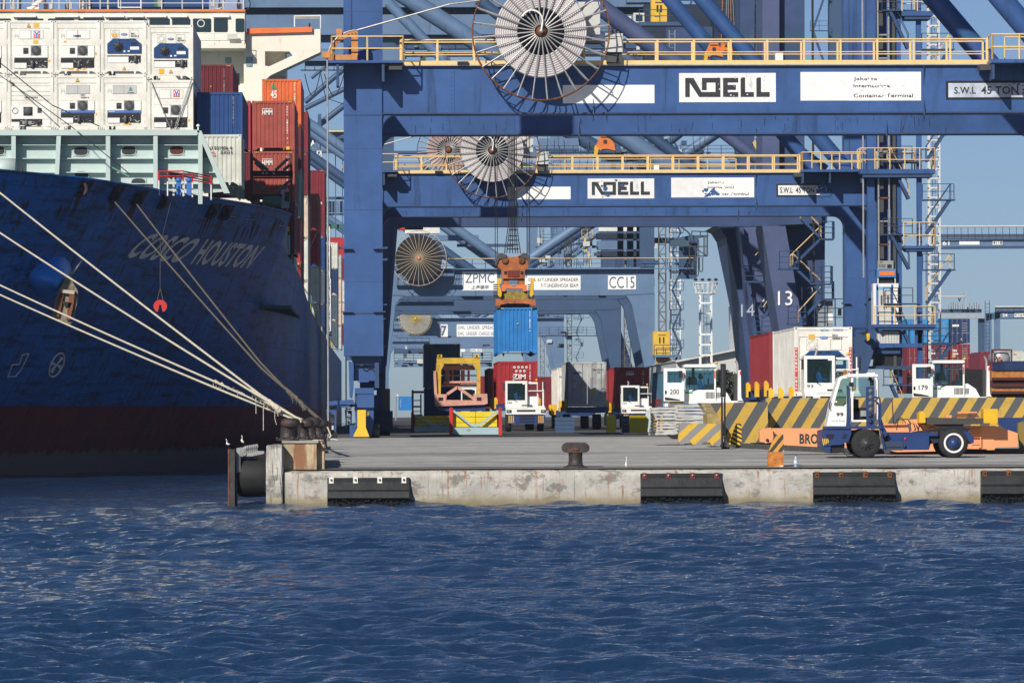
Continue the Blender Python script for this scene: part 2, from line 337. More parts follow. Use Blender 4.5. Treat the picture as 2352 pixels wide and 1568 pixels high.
# ------------------------------------------------------------------ wharf
def concrete(name,col,stain=.5,dark=(.10,.095,.085)):
    m=bpy.data.materials.new(name); m.use_nodes=True; n=m.node_tree; L=n.links; b=n.nodes['Principled BSDF']; b.inputs['Roughness'].default_value=.9; b.inputs['Specular IOR Level'].default_value=.2
    tc=n.nodes.new('ShaderNodeTexCoord')
    def noise(sc,det,ro,scale=(1,1,1),loc=(0,0,0)):
        mp=n.nodes.new('ShaderNodeMapping'); mp.inputs['Scale'].default_value=scale; mp.inputs['Location'].default_value=loc; L.new(tc.outputs['Object'],mp.inputs[0])
        t=n.nodes.new('ShaderNodeTexNoise'); t.inputs['Scale'].default_value=sc; t.inputs['Detail'].default_value=det; t.inputs['Roughness'].default_value=ro; L.new(mp.outputs[0],t.inputs[0]); return t.outputs[0]
    def mr(i,a,b_,c,d):
        r=n.nodes.new('ShaderNodeMapRange'); r.inputs[1].default_value=a; r.inputs[2].default_value=b_; r.inputs[3].default_value=c; r.inputs[4].default_value=d; L.new(i,r.inputs[0]); return r.outputs[0]
    def mix(f,a,c):
        x=n.nodes.new('ShaderNodeMix'); x.data_type='RGBA'; L.new(f,x.inputs[0])
        if isinstance(a,tuple): x.inputs[6].default_value=(*a,1)
        else: L.new(a,x.inputs[6])
        if isinstance(c,tuple): x.inputs[7].default_value=(*c,1)
        else: L.new(c,x.inputs[7])
        return x.outputs[2]
    c=mix(mr(noise(.8,8,.7),.35,.65,0,1),tuple(v*.72 for v in col),tuple(v*1.12 for v in col))
    c=mix(mr(noise(3,8,.8),.5,.7,0,.5),c,tuple(v*.5 for v in col))
    if name=='quay_face':
        c=mix(mr(noise(1,9,.75,(1.1,1.1,1.6),(3.3,0,1)),.53,.60,0,.8),c,(.16,.155,.14))         # spalled patches
        c=mix(mr(noise(1,6,.7,(5,1,.35),(7,0,0)),.57,.64,0,.8),c,(.30,.12,.035))              # rust runs
        c=mix(mr(noise(1,6,.7,(7,1,.25),(2,0,5)),.60,.72,0,.5),c,(.13,.12,.11))
        c=mix(mr(noise(1,7,.7,(1.3,1,.5),(21,0,3)),.60,.70,0,.65),c,(.36,.17,.06)); c=mix(mr(noise(1,8,.75,(.7,1,2.2),(11,0,8)),.57,.60,0,.55),c,(.22,.215,.20)); c=mix(mr(noise(1,3,.5,(9,1,.12),(31,0,2)),.62,.74,0,.6),c,(.09,.085,.08))
        sx=n.nodes.new('ShaderNodeSeparateXYZ'); L.new(tc.outputs['Object'],sx.inputs[0])
        zz=n.nodes.new('ShaderNodeMath'); zz.operation='MULTIPLY_ADD'; zz.inputs[1].default_value=.3; L.new(noise(2,5,.6),zz.inputs[0]); L.new(sx.outputs[2],zz.inputs[2])
        c=mix(mr(zz.outputs[0],WZ+.42,WZ+.22,0,.85),c,(.10,.085,.045))
        c=mix(mr(zz.outputs[0],WZ+.62,WZ+.36,0,.6),c,(.30,.25,.15))
    elif name=='wharf_deck':
        c=mix(mr(noise(1,6,.6,(.12,1.4,1)),.45,.7,0,.5),c,(.17,.17,.17)); c=mix(mr(noise(1,7,.7,(.05,.25,1),(4,4,0)),.5,.62,0,.55),c,(.15,.15,.152)); c=mix(mr(noise(1,7,.7,(.25,3,1),(14,4,0)),.60,.64,0,.6),c,(.10,.10,.10))
        c=mix(mr(noise(1,4,.6,(.5,2.5,1),(9,2,0)),.58,.66,0,.45),c,(.30,.30,.29))
        sx=n.nodes.new('ShaderNodeSeparateXYZ'); L.new(tc.outputs['Object'],sx.inputs[0])
        c=mix(mr(sx.outputs[1],174.2,173.2,0,.6),c,(.10,.10,.10)); c=mix(mr(sx.outputs[1],240,247,0,.85),c,(.05,.05,.052))                               # dark strip at the edge; shade behind the nearest crane painted in
    L.new(c,b.inputs['Base Color'])
    bp=n.nodes.new('ShaderNodeBump'); bp.inputs['Strength'].default_value=.55; bp.inputs['Distance'].default_value=.04; L.new(noise(6,9,.75),bp.inputs['Height']); L.new(bp.outputs[0],b.inputs['Normal'])
    _m[name]=m; return m
CF=concrete('quay_face',(.50,.485,.45)); CD=concrete('wharf_deck',(.50,.495,.475)); CB=concrete('old_concrete',(.36,.35,.32))
QX=P(612,1100,171).x; QY=171.0; FZ=P(1400,1079,QY).z
# deck sheet with a gentle ramp, one mesh
ysamp=[QY+.55]+[173,176,180,190,200,215,225,240,260,300,500,1000,1880]
xs=[QX+.05,QX+1.9,10,20,30,40,60,200,1880]
b=B(); vs=[(x,y,gz(y)) for y in ysamp for x in xs]; nx=len(xs)
b.add(vs,[(j*nx+i,j*nx+i+1,(j+1)*nx+i+1,(j+1)*nx+i) for j in range(len(ysamp)-1) for i in range(nx-1)],CD)
o=b.build('wharf_deck',loc=(0,0,0)); tag(o,'grey concrete wharf deck worked by the trucks',kind='structure')
b=B()
for yy in (172.9,176.2,183.,192.,203.,216.,231.): b.add([(QX+2,yy,gz(yy)+.004),(60,yy,gz(yy)+.004),(60,yy+.09,gz(yy+.09)+.004),(QX+2,yy+.09,gz(yy+.09)+.004)],[(0,1,2,3)],M('joint_tar',(.07,.07,.07),.9,var=.5,scale=5))
o=b.build('deck_joints',loc=(0,0,0)); tag(o,kind='structure')
# quay wall: beam with irregular front face
b=B(); nxs=160; nz=14; x1=60
def qf(x,z):
    return QY + .035*math.sin(x*2.1+z*3)+.02*math.sin(x*5.3-z*4)+.012*random.random()
ztop=FZ
b.box(QX+.6,x1,QY+.16,QY+.62,WZ-1.2,ztop-.12,CF)
vs=[]
for j in range(nz+1):
    for i in range(nxs+1):
        x=QX+.6+(x1-QX-.6)*i/nxs*(1 if True else 1); z=WZ-1.2+(ztop-.04-(WZ-1.2))*j/nz
        y=qf(x,z)
        if j==nz: y+=.05; z-=max(0,math.sin(x*1.7)*math.sin(x*4.1+1)*.05)+.02*random.random()
        if j==nz-1: y+=max(0,math.sin(x*1.7)*math.sin(x*4.1+1)*.06)
        vs.append((x,y,z))
for i in range(nxs+1):
    x=vs[i][0]; vs.append((x,QY+.62,ztop+.01*random.random()))
fs=[(j*(nxs+1)+i,j*(nxs+1)+i+1,(j+1)*(nxs+1)+i+1,(j+1)*(nxs+1)+i) for j in range(nz+1) for i in range(nxs)]
b.add(vs,fs,CF,True)
# left corner pillar and the side wall running away from the camera
a=P(612,1160,QY); c=P(650,1022,QY)
def rough_box(b,x0,x1,y0,y1,z0,z1,m,n=8,amp=.03):
    bm=bmesh.new(); bmesh.ops.create_cube(bm,size=1); bmesh.ops.subdivide_edges(bm,edges=bm.edges[:],cuts=n,use_grid_fill=True)
    vs=[]
    for v in bm.verts:
        p=Vector((x0+(v.co.x+.5)*(x1-x0),y0+(v.co.y+.5)*(y1-y0),z0+(v.co.z+.5)*(z1-z0)))
        for k in range(3):
            p[k]+=amp*math.sin(p[(k+1)%3]*9+k)*.5+random.uniform(-amp,amp)*.6
        edge=sum(abs(abs(v.co[k])-.5)<1e-4 for k in range(3))
        if edge>=2: p=p.lerp(Vector(((x0+x1)/2,(y0+y1)/2,p.z)),.05)
        vs.append(p)
    b.add(vs,[tuple(w.index for w in f.verts) for f in bm.faces],m); bm.free()
rough_box(b,a.x,c.x,QY-.06,QY+1.5,WZ-1.2,c.z,CF,10,.035)
b.box(QX+.08,QX+1.0,QY+1.5,1200,WZ-1.2,-1.3,CB)
o=b.build('quay_wall',loc=(0,0,0)); tag(o,'weathered pale concrete quay wall rising from the water under the wharf deck','wall')
# steel sea floor of the wharf body (under deck) so nothing shows behind the wall
b=B(); b.box(QX+.7,1500,QY+.63,1500,WZ-1,-2.6,CB); o=b.build('wharf_base',loc=(0,0,0)); tag(o,kind='structure')
# bollard plinth: rusty steel faced block
SR=M('steel_stained',(.50,.40,.26),.7,var=.35,scale=1.5,rust=.75,rcol=(.22,.085,.03),streak=6,bump=.2,dirt=.5)
b=B(); p0=P(651,1083,QY+.5); p1=P(727,1017,QY+.5)
b.box(p0.x,p1.x,QY+.66,QY+4.0,p0.z,p1.z,SR)
b.box(p1.x+.003,P(740,1017,QY+2).x,QY+2.2,QY+8.6,p0.z+.2,p1.z+.02,SR)
b.box(p0.x-.05,p1.x+.06,QY+.60,QY+4.1,p1.z+.003,p1.z+.07,CB)
for i in range(3): b.xprism([(QY+1+i*.9,p0.z),(QY+1.06+i*.9,p0.z),(QY+1.06+i*.9,p1.z-.05),(QY+1+i*.9,p1.z-.05)],p1.x+.004,p1.x+.25,SR)
o=b.build('bollard_plinth'); tag(o,'rust streaked steel faced block carrying the bollards at the quay corner','plinth')
PZ=p1.z+.07
IRON=M('bollard_iron',(.045,.036,.034),.55,var=.5,scale=4,rust=.45,rcol=(.14,.05,.035),streak=1.5,bump=.6,bscale=14)
def bollard(x,y,z,h,r,label,lean=0):
    t=thing('bollard',label,'bollard',(x,y,z),'iron bollards')
    b=B(); b.lathe((x,y,z),[(r*1.6,0),(r*1.6,.05),(r*1.15,.08),(r,.16),(r*.93,h*.55),(r*1.0,h*.62)],IRON,22); b.build('shaft',t)
    b=B(); b.lathe((x+.10,y-.03,z),[(r*.8,h*.56),(r*1.2,h*.60),(r*1.36,h*.70),(r*1.36,h*.82),(r*1.2,h*.94),(r*.8,h*1.0),(0,h*1.01)],IRON,22); o=b.build('head',t)
    b=B()
    for i in range(6):
        a=i*math.pi/3; b.lathe((x+math.cos(a)*r*1.42,y+math.sin(a)*r*1.42,z+.06),[(.05,0),(.05,.05),(0,.07)],IRON,6)
    b.build('bolts',t); return t
for px,Y,yb,yt,r,lab in ((664,173.5,1013,960,.24,'large rusty iron bollard on the stained steel block at the quay corner'),
    (700,176.5,1010,962,.2,'second iron bollard from the quay corner, ropes ending at it'),
    (716,180,1008,958,.21,'third iron bollard from the corner, black cap'),
    (733,186,1005,963,.21,'fourth iron bollard from the corner, rust brown shaft'),):
    p=P(px,yb,Y); bollard(p.x-.05,Y,PZ if Y<180 else p.z,P(px,yt,Y).z-(PZ if Y<180 else p.z),r,lab)
for px,Y,lab in ((742,197,'farthest but one iron bollard along the quay edge with a rope coil beside it'),(748,206,'farthest small iron bollard on the quay edge beside the blue crane bogie')):
    p=P(px,1004,Y); bollard(p.x-.2,Y,gz(Y),P(px,966,Y).z-gz(Y),.25,lab)
# lone T headed bollard near the front edge
t=thing('bollard','rust brown T headed bollard alone on the front edge of the wharf','bollard',(P(1322,1078,172.4).x,172.4,gz(172.4)),'iron bollards')
x,y,z=t.location
b=B(); b.lathe((x,y,z),[(.40,0),(.40,.035),(.32,.05),(.24,.10),(.225,.3),(.235,.5),(.27,.58)],IRON,24); b.build('shaft',t)
b=B(); w=[(-.44,.56),(-.46,.68),(-.40,.78),(-.30,.83),(.30,.83),(.40,.78),(.46,.68),(.44,.56),(.36,.50),(.25,.49),(-.25,.49),(-.36,.50)]
b.prism([(x+p[0],z+p[1]) for p in w],y-.24,y+.24,IRON); o=b.build('head',t)
mdf=o.modifiers.new('bevel','BEVEL'); mdf.width=.06; mdf.segments=3
# rubber fenders on the wall
FR=M('fender_rubber',(.016,.018,.021),.55,var=.5,scale=2,bump=.25,bscale=10,dirt=.3)
WEED=M('weed_black',(.012,.012,.010),.95,var=.6,scale=12,bump=1.0,bscale=30)
for k,(xa,xb,ya,yb,cl,lab) in enumerate(((752,948,1096,1160,0,'black rubber fender with clean white bolt plates near the quay corner'),
      (1471,1666,1086,1157,1,'black rubber fender with red bolt plates under the white egret'),
      (1867,2063,1083,1153,2,'black rubber fender with rusty bolts below the white tractor cab'),
      (2252,2448,1080,1146,2,'black rubber fender with rusty bolts cut by the right edge'))):
    p0=P(xa,yb,QY); p1=P(xb,ya,QY); x0,x1,z0,z1=p0.x,p1.x,min(p0.z,WZ+.06),p1.z; H=z1-z0
    t=thing('rubber_fender',lab,'fender',((x0+x1)/2,QY,z0),'rubber fenders on the quay wall')
    b=B(); prof=[(QY+.12,z1),(QY-.06,z1),(QY-.06,z1-.16*H),(QY-.20,z1-.45*H),(QY-.36,z1-.50*H),(QY-.40,z1-.74*H),(QY-.22,z0+.13*H),(QY-.12,z0-.3),(QY+.12,z0-.3)]
    b.xprism(prof,x0,x1-.10,FR)
    e=[(q[0],q[1]) for q in prof]; o=b.build('rubber_body',t); m_=o.modifiers.new('bevel','BEVEL'); m_.width=.02; m_.segments=2
    b=B()
    n=60
    for i in range(n):
        xx=x0+.05+(x1-x0-.2)*(i+random.random())/n; r=random.uniform(.02,.05)
        b.lathe((xx,QY-.25-random.random()*.1,z0+.10*H+random.uniform(-.06,.1)),[(0,-r),(r,-r*.4),(r*.9,r*.4),(0,r)],WEED,6)
    b.build('barnacle_crust',t)
    for i in range(4):
        xx=x0+.13+(x1-x0-.42)*i/3; m=[WHITE,RED if False else M('bolt_plate_red',(.16,.03,.025),.6),RUST][cl]
        b=B(); b.box(xx-.075,xx+.075,QY-.09,QY-.062,z1-.18,z1+.02,m); b.lathe((xx,QY-.09,z1-.07),[(0,-.05),(.035,-.04),(.04,0)],GALV if cl==1 else RUST,8,'y'); b.build('bolt_plate',t)
# large pile of cone fenders on the ship side of the quay
t=thing('berth_fender','black drum fender behind a rusty frontal panel on the ship side of the quay corner','fender',(QX-.6,QY+1,WZ))
b=B(); a=P(525,1158,QY+.3); c=P(539,1032,QY+.3); 
b.box(a.x,c.x,QY+.3,QY+2.4,WZ-.3,c.z,M('panel_rust',(.05,.045,.045),.7,var=.5,scale=1.5,rust=.4,rcol=(.30,.09,.03),streak=4,bump=.4)); b.box(a.x-.015,a.x+.03,QY+.28,QY+2.42,WZ-.3,c.z+.02,RUST)
b.build('frontal_panel',t)
b=B(); cc=P(560,1095,QY+1.2); b.lathe((c.x+.06,QY+1.2,cc.z),[(0,0),(.5,0),(.62,.05),(.66,.25),(.66,QX-c.x-.25),(.62,QX-c.x-.08)],RUBBER,28,'x'); b.build('drum',t)
b=B()
for i in range(7):
    yy=QY+.6+i*1.7; xx=c.x+.05+.02*i; zz=c.z
    b.box(xx,xx+.12,yy,yy+.1,zz-.75 if i==0 else zz-.5,zz+.05,GREY); b.torus((xx+.25,yy,zz-.12),.07,.022,GREY,10,5); b.lathe((xx+.3,yy,zz-.05),[(0,0),(.05,.02),(.06,.1),(.03,.16),(0,.18)],GREY,8)
    b.box(xx,xx+.55,yy+.02,yy+.07,zz-.22,zz-.12,GREY)
b.box(QX-1.0,QX-.15,QY+2.5,QY+14,c.z-.45,c.z-.25,RUBBER)
b.build('chain_brackets',t)
b=B(); p0=P(535,1138,QY+2.6); b.box(p0.x,p0.x+.15,QY+2.5,QY+2.7,WZ-.3,p0.z+.2,GREY); b.build('pile',t)
# haze
hz=bpy.data.meshes.new('haze'); bm=bmesh.new(); bmesh.ops.create_cube(bm,size=1); bm.to_mesh(hz); bm.free()
ho=bpy.data.objects.new('haze',hz); COL.objects.link(ho); ho.scale=(3900,2260,70); ho.location=(0,830,WZ-2.2+35); ho.display_type='WIRE'
hm=bpy.data.materials.new('haze_air'); hm.use_nodes=True; n=hm.node_tree; n.nodes.remove(n.nodes['Principled BSDF'])
pv=n.nodes.new('ShaderNodeVolumePrincipled'); pv.inputs['Color'].default_value=(.66,.82,1,1); pv.inputs['Density'].default_value=.00012; pv.inputs['Anisotropy'].default_value=.2
n.links.new(pv.outputs[0],n.nodes['Material Output'].inputs['Volume']); hz.materials.append(hm)
tag(ho,'pale blue haze over the far port',kind='stuff')
# ------------------------------------------------------------------ blue portal cranes
def cable_reel(par,cx,cz,yf,R,rc_o,rc_i,nsp,mspoke,mrim,mcab,mhub,pipe=True,rs=.036,back=True):
    """spoked reel in front of a beam; yf = its outer face"""
    t=tag(bpy.data.objects.new('cable_reel',None)); COL.objects.link(t); t.parent=par; t.location=Vector((cx,yf+.8,cz))-wloc(par)
    b=B(); b.torus((cx,yf,cz),R,.028,mrim,72,6); b.build('rim',t); b=B(); b.torus((cx,yf+.55,cz),R,.035,mrim,72,6); b.build('rim',t)
    b=B()
    for i in range(nsp):
        a=2*math.pi*i/nsp+.09; d=Vector((math.cos(a),0,math.sin(a))); c=Vector((cx,yf,cz))
        b.tube(c+d*.3+Vector((0,-.12,0)),c+d*R,rs,mspoke,6)
        if not back: continue
        b.tube(c+d*(R*.93)+Vector((0,.03,0)),c+d*R+Vector((0,.55,0)),.025,mspoke,5)
        b.tube(c+d*rc_o+Vector((0,.6,0)),c+d*R+Vector((0,.55,0)),.028,mspoke,5)
    b.build('spokes',t)
    b=B(); k=int((rc_o-rc_i)/.10); prof=[(rc_i,.56),(rc_i,.13)]
    for i in range(k):
        r=rc_i+i*(rc_o-rc_i)/k; w=(rc_o-rc_i)/k; prof+=[(r+w*.1,.12),(r+w*.3,.06),(r+w*.7,.06),(r+w*.9,.12)]
    prof+=[(rc_o,.13),(rc_o,.56),(rc_i,.56)]
    b.lathe((cx,yf,cz),[(r,h) for r,h in prof],mcab,64,'y'); b.build('cable_coil',t)
    b=B(); b.lathe((cx,yf,cz),[(0,-.2),(.14,-.2),(.22,-.14),(.24,.0),(.34,.1),(.34,.9),(.34,1.3),(0,1.3)],mhub,24,'y')
    b.lathe((cx,yf+1.1,cz),[(.6,0),(.6,.5),(0,.5)],BLUE,20,'y'); b.build('hub',t)
    if pipe:
        b=B(); pts=[(cx,yf-.32,cz)]+[(cx-.42+.48*math.cos(a),yf-.3,cz+.45+.5*math.sin(a)) for a in [0,.4,.8,1.2,1.6,2.0,2.4,2.7]]; b.path(pts,.045,WHITE,7)
        b.lathe((cx,yf-.2,cz),[(0,-.16),(.09,-.16),(.11,0)],GALV,12,'y'); b.build('cable_pipe',t)
    return t
def letters_noell(b,x0,x1,z0,z1,y,m):
    W_=975.; H_=225.                         # measured letter strip
    L=[[(0,0),(0,222),(97,222),(205,55),(355,55),(355,170),(245,170),(245,80),(190,80),(190,222),(405,222),(405,0),(160,0),(52,165),(52,0)],
       [(437,0),(437,222),(612,222),(612,168),(490,168),(490,140),(585,140),(585,82),(490,82),(490,56),(612,56),(612,0)],
       [(640,0),(640,210),(655,226),(692,226),(692,56),(793,56),(793,0)],
       [(822,0),(822,210),(838,226),(875,226),(875,56),(975,56),(975,0)]]
    L[0]=[(0,0),(0,222),(97,222),(188,58),(350,58),(350,168),(247,168),(247,80),(193,80),(193,222),(405,222),(405,0),(160,0),(52,165),(52,0)]
    for p in L: b.prism([(x0+(x1-x0)*q[0]/W_, z0+(z1-z0)*q[1]/H_) for q in p],y,y+.01,m)
def sign(par,x0,x1,z0,z1,y,m,name='sign_board',border=None):
    b=B(); b.box(x0,x1,y-.02,y-.004,z0,z1,m)
    if border:
        for a in ((x0,x1,z1-.10,z1),(x0,x1,z0,z0+.10),(x0,x0+.12,z0+.101,z1-.101),(x1-.12,x1,z0+.101,z1-.101)): b.box(a[0],a[1],y-.026,y-.021,a[2],a[3],border)
    return b.build(name,par)
def peel(par,x0,x1,z0,z1,y,m,n,seed,smin=.03,smax=.18,name='peeled_paint'):
    r=random.Random(seed); b=B()
    for i in range(n):
        cx=r.gauss((x0+x1)/2,(x1-x0)/5); cz=r.uniform(z0,z1); s=r.uniform(smin,smax); k=r.randint(6,9)
        a0=r.random()*6; pts=[(min(x1,max(x0,cx+math.cos(a0+6.283*j/k)*s*r.uniform(.5,1.3))),min(z1,max(z0,cz+math.sin(a0+6.283*j/k)*s*r.uniform(.4,1)))) for j in range(k)]
        yy=y-.0006*(i%20)
        b.add([(p[0],yy,p[1]) for p in pts],[tuple(range(k))],m)
    return b.build(name,par)
SIGNOLD=M('sign_worn',(.78,.78,.78),.5,var=.08,scale=2,dirt=.35,rust=.18,rcol=(.3,.3,.32),streak=2)
SIGNFADE=M('sign_faded',(.50,.56,.66),.5,var=.35,scale=1.2,dirt=.3)
def fillet(cx,cz,r,qx,qz,n=8):
    """points of a rounded inside corner: centre of arc offset by qx,qz from corner"""
    ox,oz=cx+qx*r,cz+qz*r
    a0=math.atan2(0,-qx); 
    pts=[]
    for i in range(n+1):
        a=math.pi/2*i/n; pts.append((ox-qx*r*math.cos(a), oz-qz*r*math.sin(a)))
    return pts    # from (cx, oz) to (ox, cz)
def blue_crane(label):
    Y=240.; zb,zt=13.8,16.0; g=gz(240); XL,XR=-1.0,33.23
    t=thing('gantry_crane',label,'crane',(XL,Y,g),'blue ship to shore gantry cranes')
    for yf in (Y,Y+18):                      # front and rear frames
        for xc in (XL,XR):
            b=B(); zl=2.7 if xc==XL else 3.6
            b.box(xc-.88,xc+.88,yf,yf+1.7,zl+1.95,35,BLUE)
            b.box(xc-.91,xc+.91,yf-.05,yf+1.75,zl,zl+1.95,BLUE)
            b.box(xc-.95,xc+.95,yf-.08,yf+1.78,zl+1.93,zl+1.99,BLUE2)
            for zz_ in (6.1,9.4,12.2,18.5,22.0): b.box(xc-.87,xc+.87,yf-.006,yf+.01,zz_,zz_+.02,BLUE2)
            for sgn in (-1,1):
                b.prism([(xc+sgn*.45,7.6),(xc+sgn*1.12,7.72),(xc+sgn*1.12,7.6)],yf-.25,yf+.1,BLUE2)
                b.prism([(xc+sgn*.45,4.7),(xc+sgn*1.02,4.76),(xc+sgn*1.02,4.7)],yf-.25,yf+.1,BLUE2)
            b.box(xc-.90,xc+.90,yf-.02,yf+.02,13.74,13.79,BLUE2); b.box(xc-.55,xc-.5,yf-.04,yf,zt,35,BLUE2)
            b.build('leg',t)
        b=B(); fl=fillet(XL+.88,zb,.75,1,-1); fr=fillet(XR-.88,zb,.75,-1,-1)
        b.prism([(XL+.88,zt),(XR-.88,zt)]+fr[:1]+fr[1:]+[(x,z) for x,z in fl[::-1]],yf+.12,yf+1.6,BLUE)
        b.box(XL+.9,XR-.9,yf+.02,yf+.13,zb,zb+.06,BLUE2); b.box(XL+.9,XR-.9,yf+1.6,yf+1.7,zb,zb+.06,BLUE2); b.box(XL+.9,XR-.9,yf+.04,yf+.13,zt-.06,zt,BLUE2)
        for x in (9.6,24.85): b.xprism([(yf-.05,zt+.12),(yf+.12,zt+.12),(yf+.12,zt-.9)],x-.02,x+.02,BLUE2); b.xprism([(yf-.1,zb-.1),(yf+.12,zb-.35),(yf+.12,zb+.75)],x-.02,x+.02,BLUE2)
        for x in (3.2,6.4,12.9,17.6,22.3,28.4): b.box(x,x+.02,yf+.108,yf+.12,zb+.06,zt-.06,BLUE2)
        for x in (3.2,17.6): 
            for q in range(9): b.lathe((x-.12,yf+.11,zb+.3+q*.2),[(0,-.012),(.02,-.01),(.02,.01)],BLUE2,6,'y')
        b.build('portal_beam',t)
        b=B(); b.box(XL+.88,XR-.88,yf+.1,yf+1.5,31.5,34,BLUE); b.build('upper_beam',t)
        b=B(); b.tube((31.5,yf+.8,zt-.4),(17.7,yf+.8,32.0),.52,BLUE,22); b.build('brace',t)
        b=B(); b.tube((XL+.2,yf+.8,32.2),(XL-.9,yf+.8,33.2),.2,BLUE,10); b.build('lug',t)
    for xc in (XL,XR):                       # sill beams along the quay
        zl=2.7 if xc==XL else 3.6
        b=B(); b.box(xc-.7,xc+.7,Y+1.76,Y+17.9,zl+.05,zl+1.6,BLUE); b.box(xc-.6,xc+.6,Y+1.72,Y+17.98,zt-1.6,zt-.05,BLUE); b.build('sill_beam',t)
    b=B(); r=random.Random(4)                 # dark runs of paint loss on the rear beam
    for i in range(70):
        x=r.uniform(1,29); z=r.uniform(14.0,15.0); h=r.uniform(.05,.4); b.box(x,x+r.uniform(.008,.03),Y+18.105,Y+18.118,z-h,z,BLACK)
    b.build('paint_scars',t)
    # walkway, railing
    b=B(); b.box(XL+.9,XR+1,Y-.08,Y+1.62,zt+.001,zt+.05,GALV); b.build('walkway',t)
    b=B()
    for yy in (Y-.03,Y+1.55):
        n=16; 
        for i in range(n+1):
            x=.75+27.0*i/n; b.box(x-.045,x+.045,yy-.02,yy+.02,zt+.05,zt+1.2,CREAM)
        b.tube((.75,yy,zt+1.2),(27.75,yy,zt+1.2),.04,CREAM,6); b.tube((.75,yy,zt+.62),(27.75,yy,zt+.62),.028,CREAM,6)
        if yy<Y: b.box(.75,27.75,yy-.03,yy-.022,zt+.0,zt+.24,CREAM)
    b.build('handrail',t)
    b=B(); b.box(-2.55,.85,Y-1.6,Y-.02,zt+.05,zt+.16,BLUE); b.box(-2.2,-2.08,Y-1.5,Y-.02,zt-1.0,zt+.05,BLUE2); b.box(-.12,0,Y-1.5,Y-.02,zt-.8,zt+.05,BLUE2)
    b.box(.2,.8,Y-1.4,Y,zt-.25,zt+.04,DGREY); b.build('side_platform',t)
    b=B(); rail(b,[(-2.4,Y-.3,zt+.16),(-2.4,Y-1.55,zt+.16),(.85,Y-1.55,zt+.16),(.85,Y-.1,zt+.16)],1.1,CREAM,1.4,.035); b.build('platform_rail',t)
    b=B(); b.box(27.75,35.3,Y-1.9,Y+.05,zt-.02,zt+.14,BLUE); b.box(27.8,27.9,Y-1.8,Y-.02,zt-.75,zt,BLUE2); b.box(29.6,29.7,Y-1.8,Y-.02,zt-.75,zt,BLUE2); b.box(31.7,31.8,Y-1.8,Y-.02,zt-.75,zt,BLUE2)
    b.box(27.3,27.8,Y-1.2,Y-.1,zt-.3,zt-.05,DGREY); b.build('side_platform',t)
    b=B(); rail(b,[(27.8,Y-.1,zt+.14),(27.8,Y-1.85,zt+.14),(35.3,Y-1.85,zt+.14),(35.3,Y+.0,zt+.14)],1.15,CREAM,1.25,.04)
    rail(b,[(28.6,Y+.0,zt+.14),(35.3,Y+.0,zt+.14)],1.15,CREAM,1.4,.035); b.build('platform_rail',t)
    # reel, guide and cable
    cable_reel(t,7.16,17.46,Y-1.75,3.13,2.1,1.08,28,GALV,RUST,M('cable_pinkgrey',(.56,.53,.54),.7,var=.08),RUST)
    b=B(); b.box(6.3,8.0,Y-.6,Y+.1,16.3,18.5,BLUE); b.box(8.9,9.9,Y-.55,Y+.3,17.4,18.9,LGREY); b.build('reel_drive_box',t)
    b=B(); b.box(10.15,10.95,Y-.45,Y+.3,16.6,17.3,LGREY); b.box(10.15,10.95,Y-.48,Y+.3,17.32,17.45,LGREY); b.box(10.2,10.9,Y-.3,Y+.3,16.1,16.58,DGREY); b.build('cabinet',t)
    b=B(); b.box(18.0,18.35,Y-.0,Y+.4,16.1,16.6,WHITE); b.box(3.35,3.85,Y-.2,Y+.1,16.05,16.2,BLACK); b.build('lamp_box',t)
    b=B(); yc=Y-1.2; cx,cz=-1.24,16.2; R0,R1=1.32,.98
    out=[(cx-R0*math.cos(a),cz+R0*math.sin(a)) for a in [math.pi/2*i/14 for i in range(15)]]
    inn=[(cx-.28-R1*.80*math.cos(a),cz+.2+R1*.86*math.sin(a)) for a in [math.pi/2*i/10 for i in range(10,-1,-1)]]
    b.prism(out+[(cx,cz+R0-.02),(cx+.03,cz+1.2),(cx-.28,cz+1.05)]+inn[1:],yc-.12,yc+.12,ORRUST)
    b.prism([(cx-R0,cz),(cx-R0,cz+.24),(cx+.001,cz+.24),(cx+.001,cz)][::-1],yc-.13,yc+.13,ORRUST)
    b.box(cx-.27,cx+.03,yc-.11,yc+.11,cz+.22,cz+1.25,ORRUST); b.box(cx-R0-.28,cx-R0+.1,yc-.16,yc+.16,cz+.1,cz+.38,ORRUST); b.box(cx-.95,cx-.7,yc-.16,yc+.16,cz+1.1,cz+1.42,ORRUST)
    for i in range(12):
        a=math.pi/2*(i+.5)/12; b.lathe((cx-(R0-.1)*math.cos(a),yc-.13,cz+(R0-.1)*math.sin(a)),[(0,-.02),(.025,-.015),(.025,0)],BLACK,6,'y')
    b.build('cable_guide',t)
    b=B(); arc=[(cx-(R0+.05)*math.cos(a),yc,cz+(R0+.05)*math.sin(a)) for a in [math.pi/2*i/12 for i in range(13)]]
    b.path([(cx-R0-.06,yc,g+.05)]+arc+[(3.0,Y-1.6,18.72),(5.2,Y-1.65,19.0),(6.6,Y-1.6,19.56)],.045,GALV,7); b.build('power_cable',t)
    # signs
    sg=sign(t,8.2,12.42,14.28,15.12,Y+.12,WHITEP)
    sg=sign(t,13.56,18.02,14.32,15.66,Y+.12,SIGNOLD)
    b=B(); letters_noell(b,13.84,17.73,14.56,15.45,Y+.085,INK); o=b.build('lettering',sg)
    sg=sign(t,19.16,24.72,14.38,15.70,Y+.12,WHITEP)
    b=B(); b.box(19.17,21.35,Y+.094,Y+.098,14.39,15.69,SIGNOLD); b.build('faded_panel',sg)
    return t,g
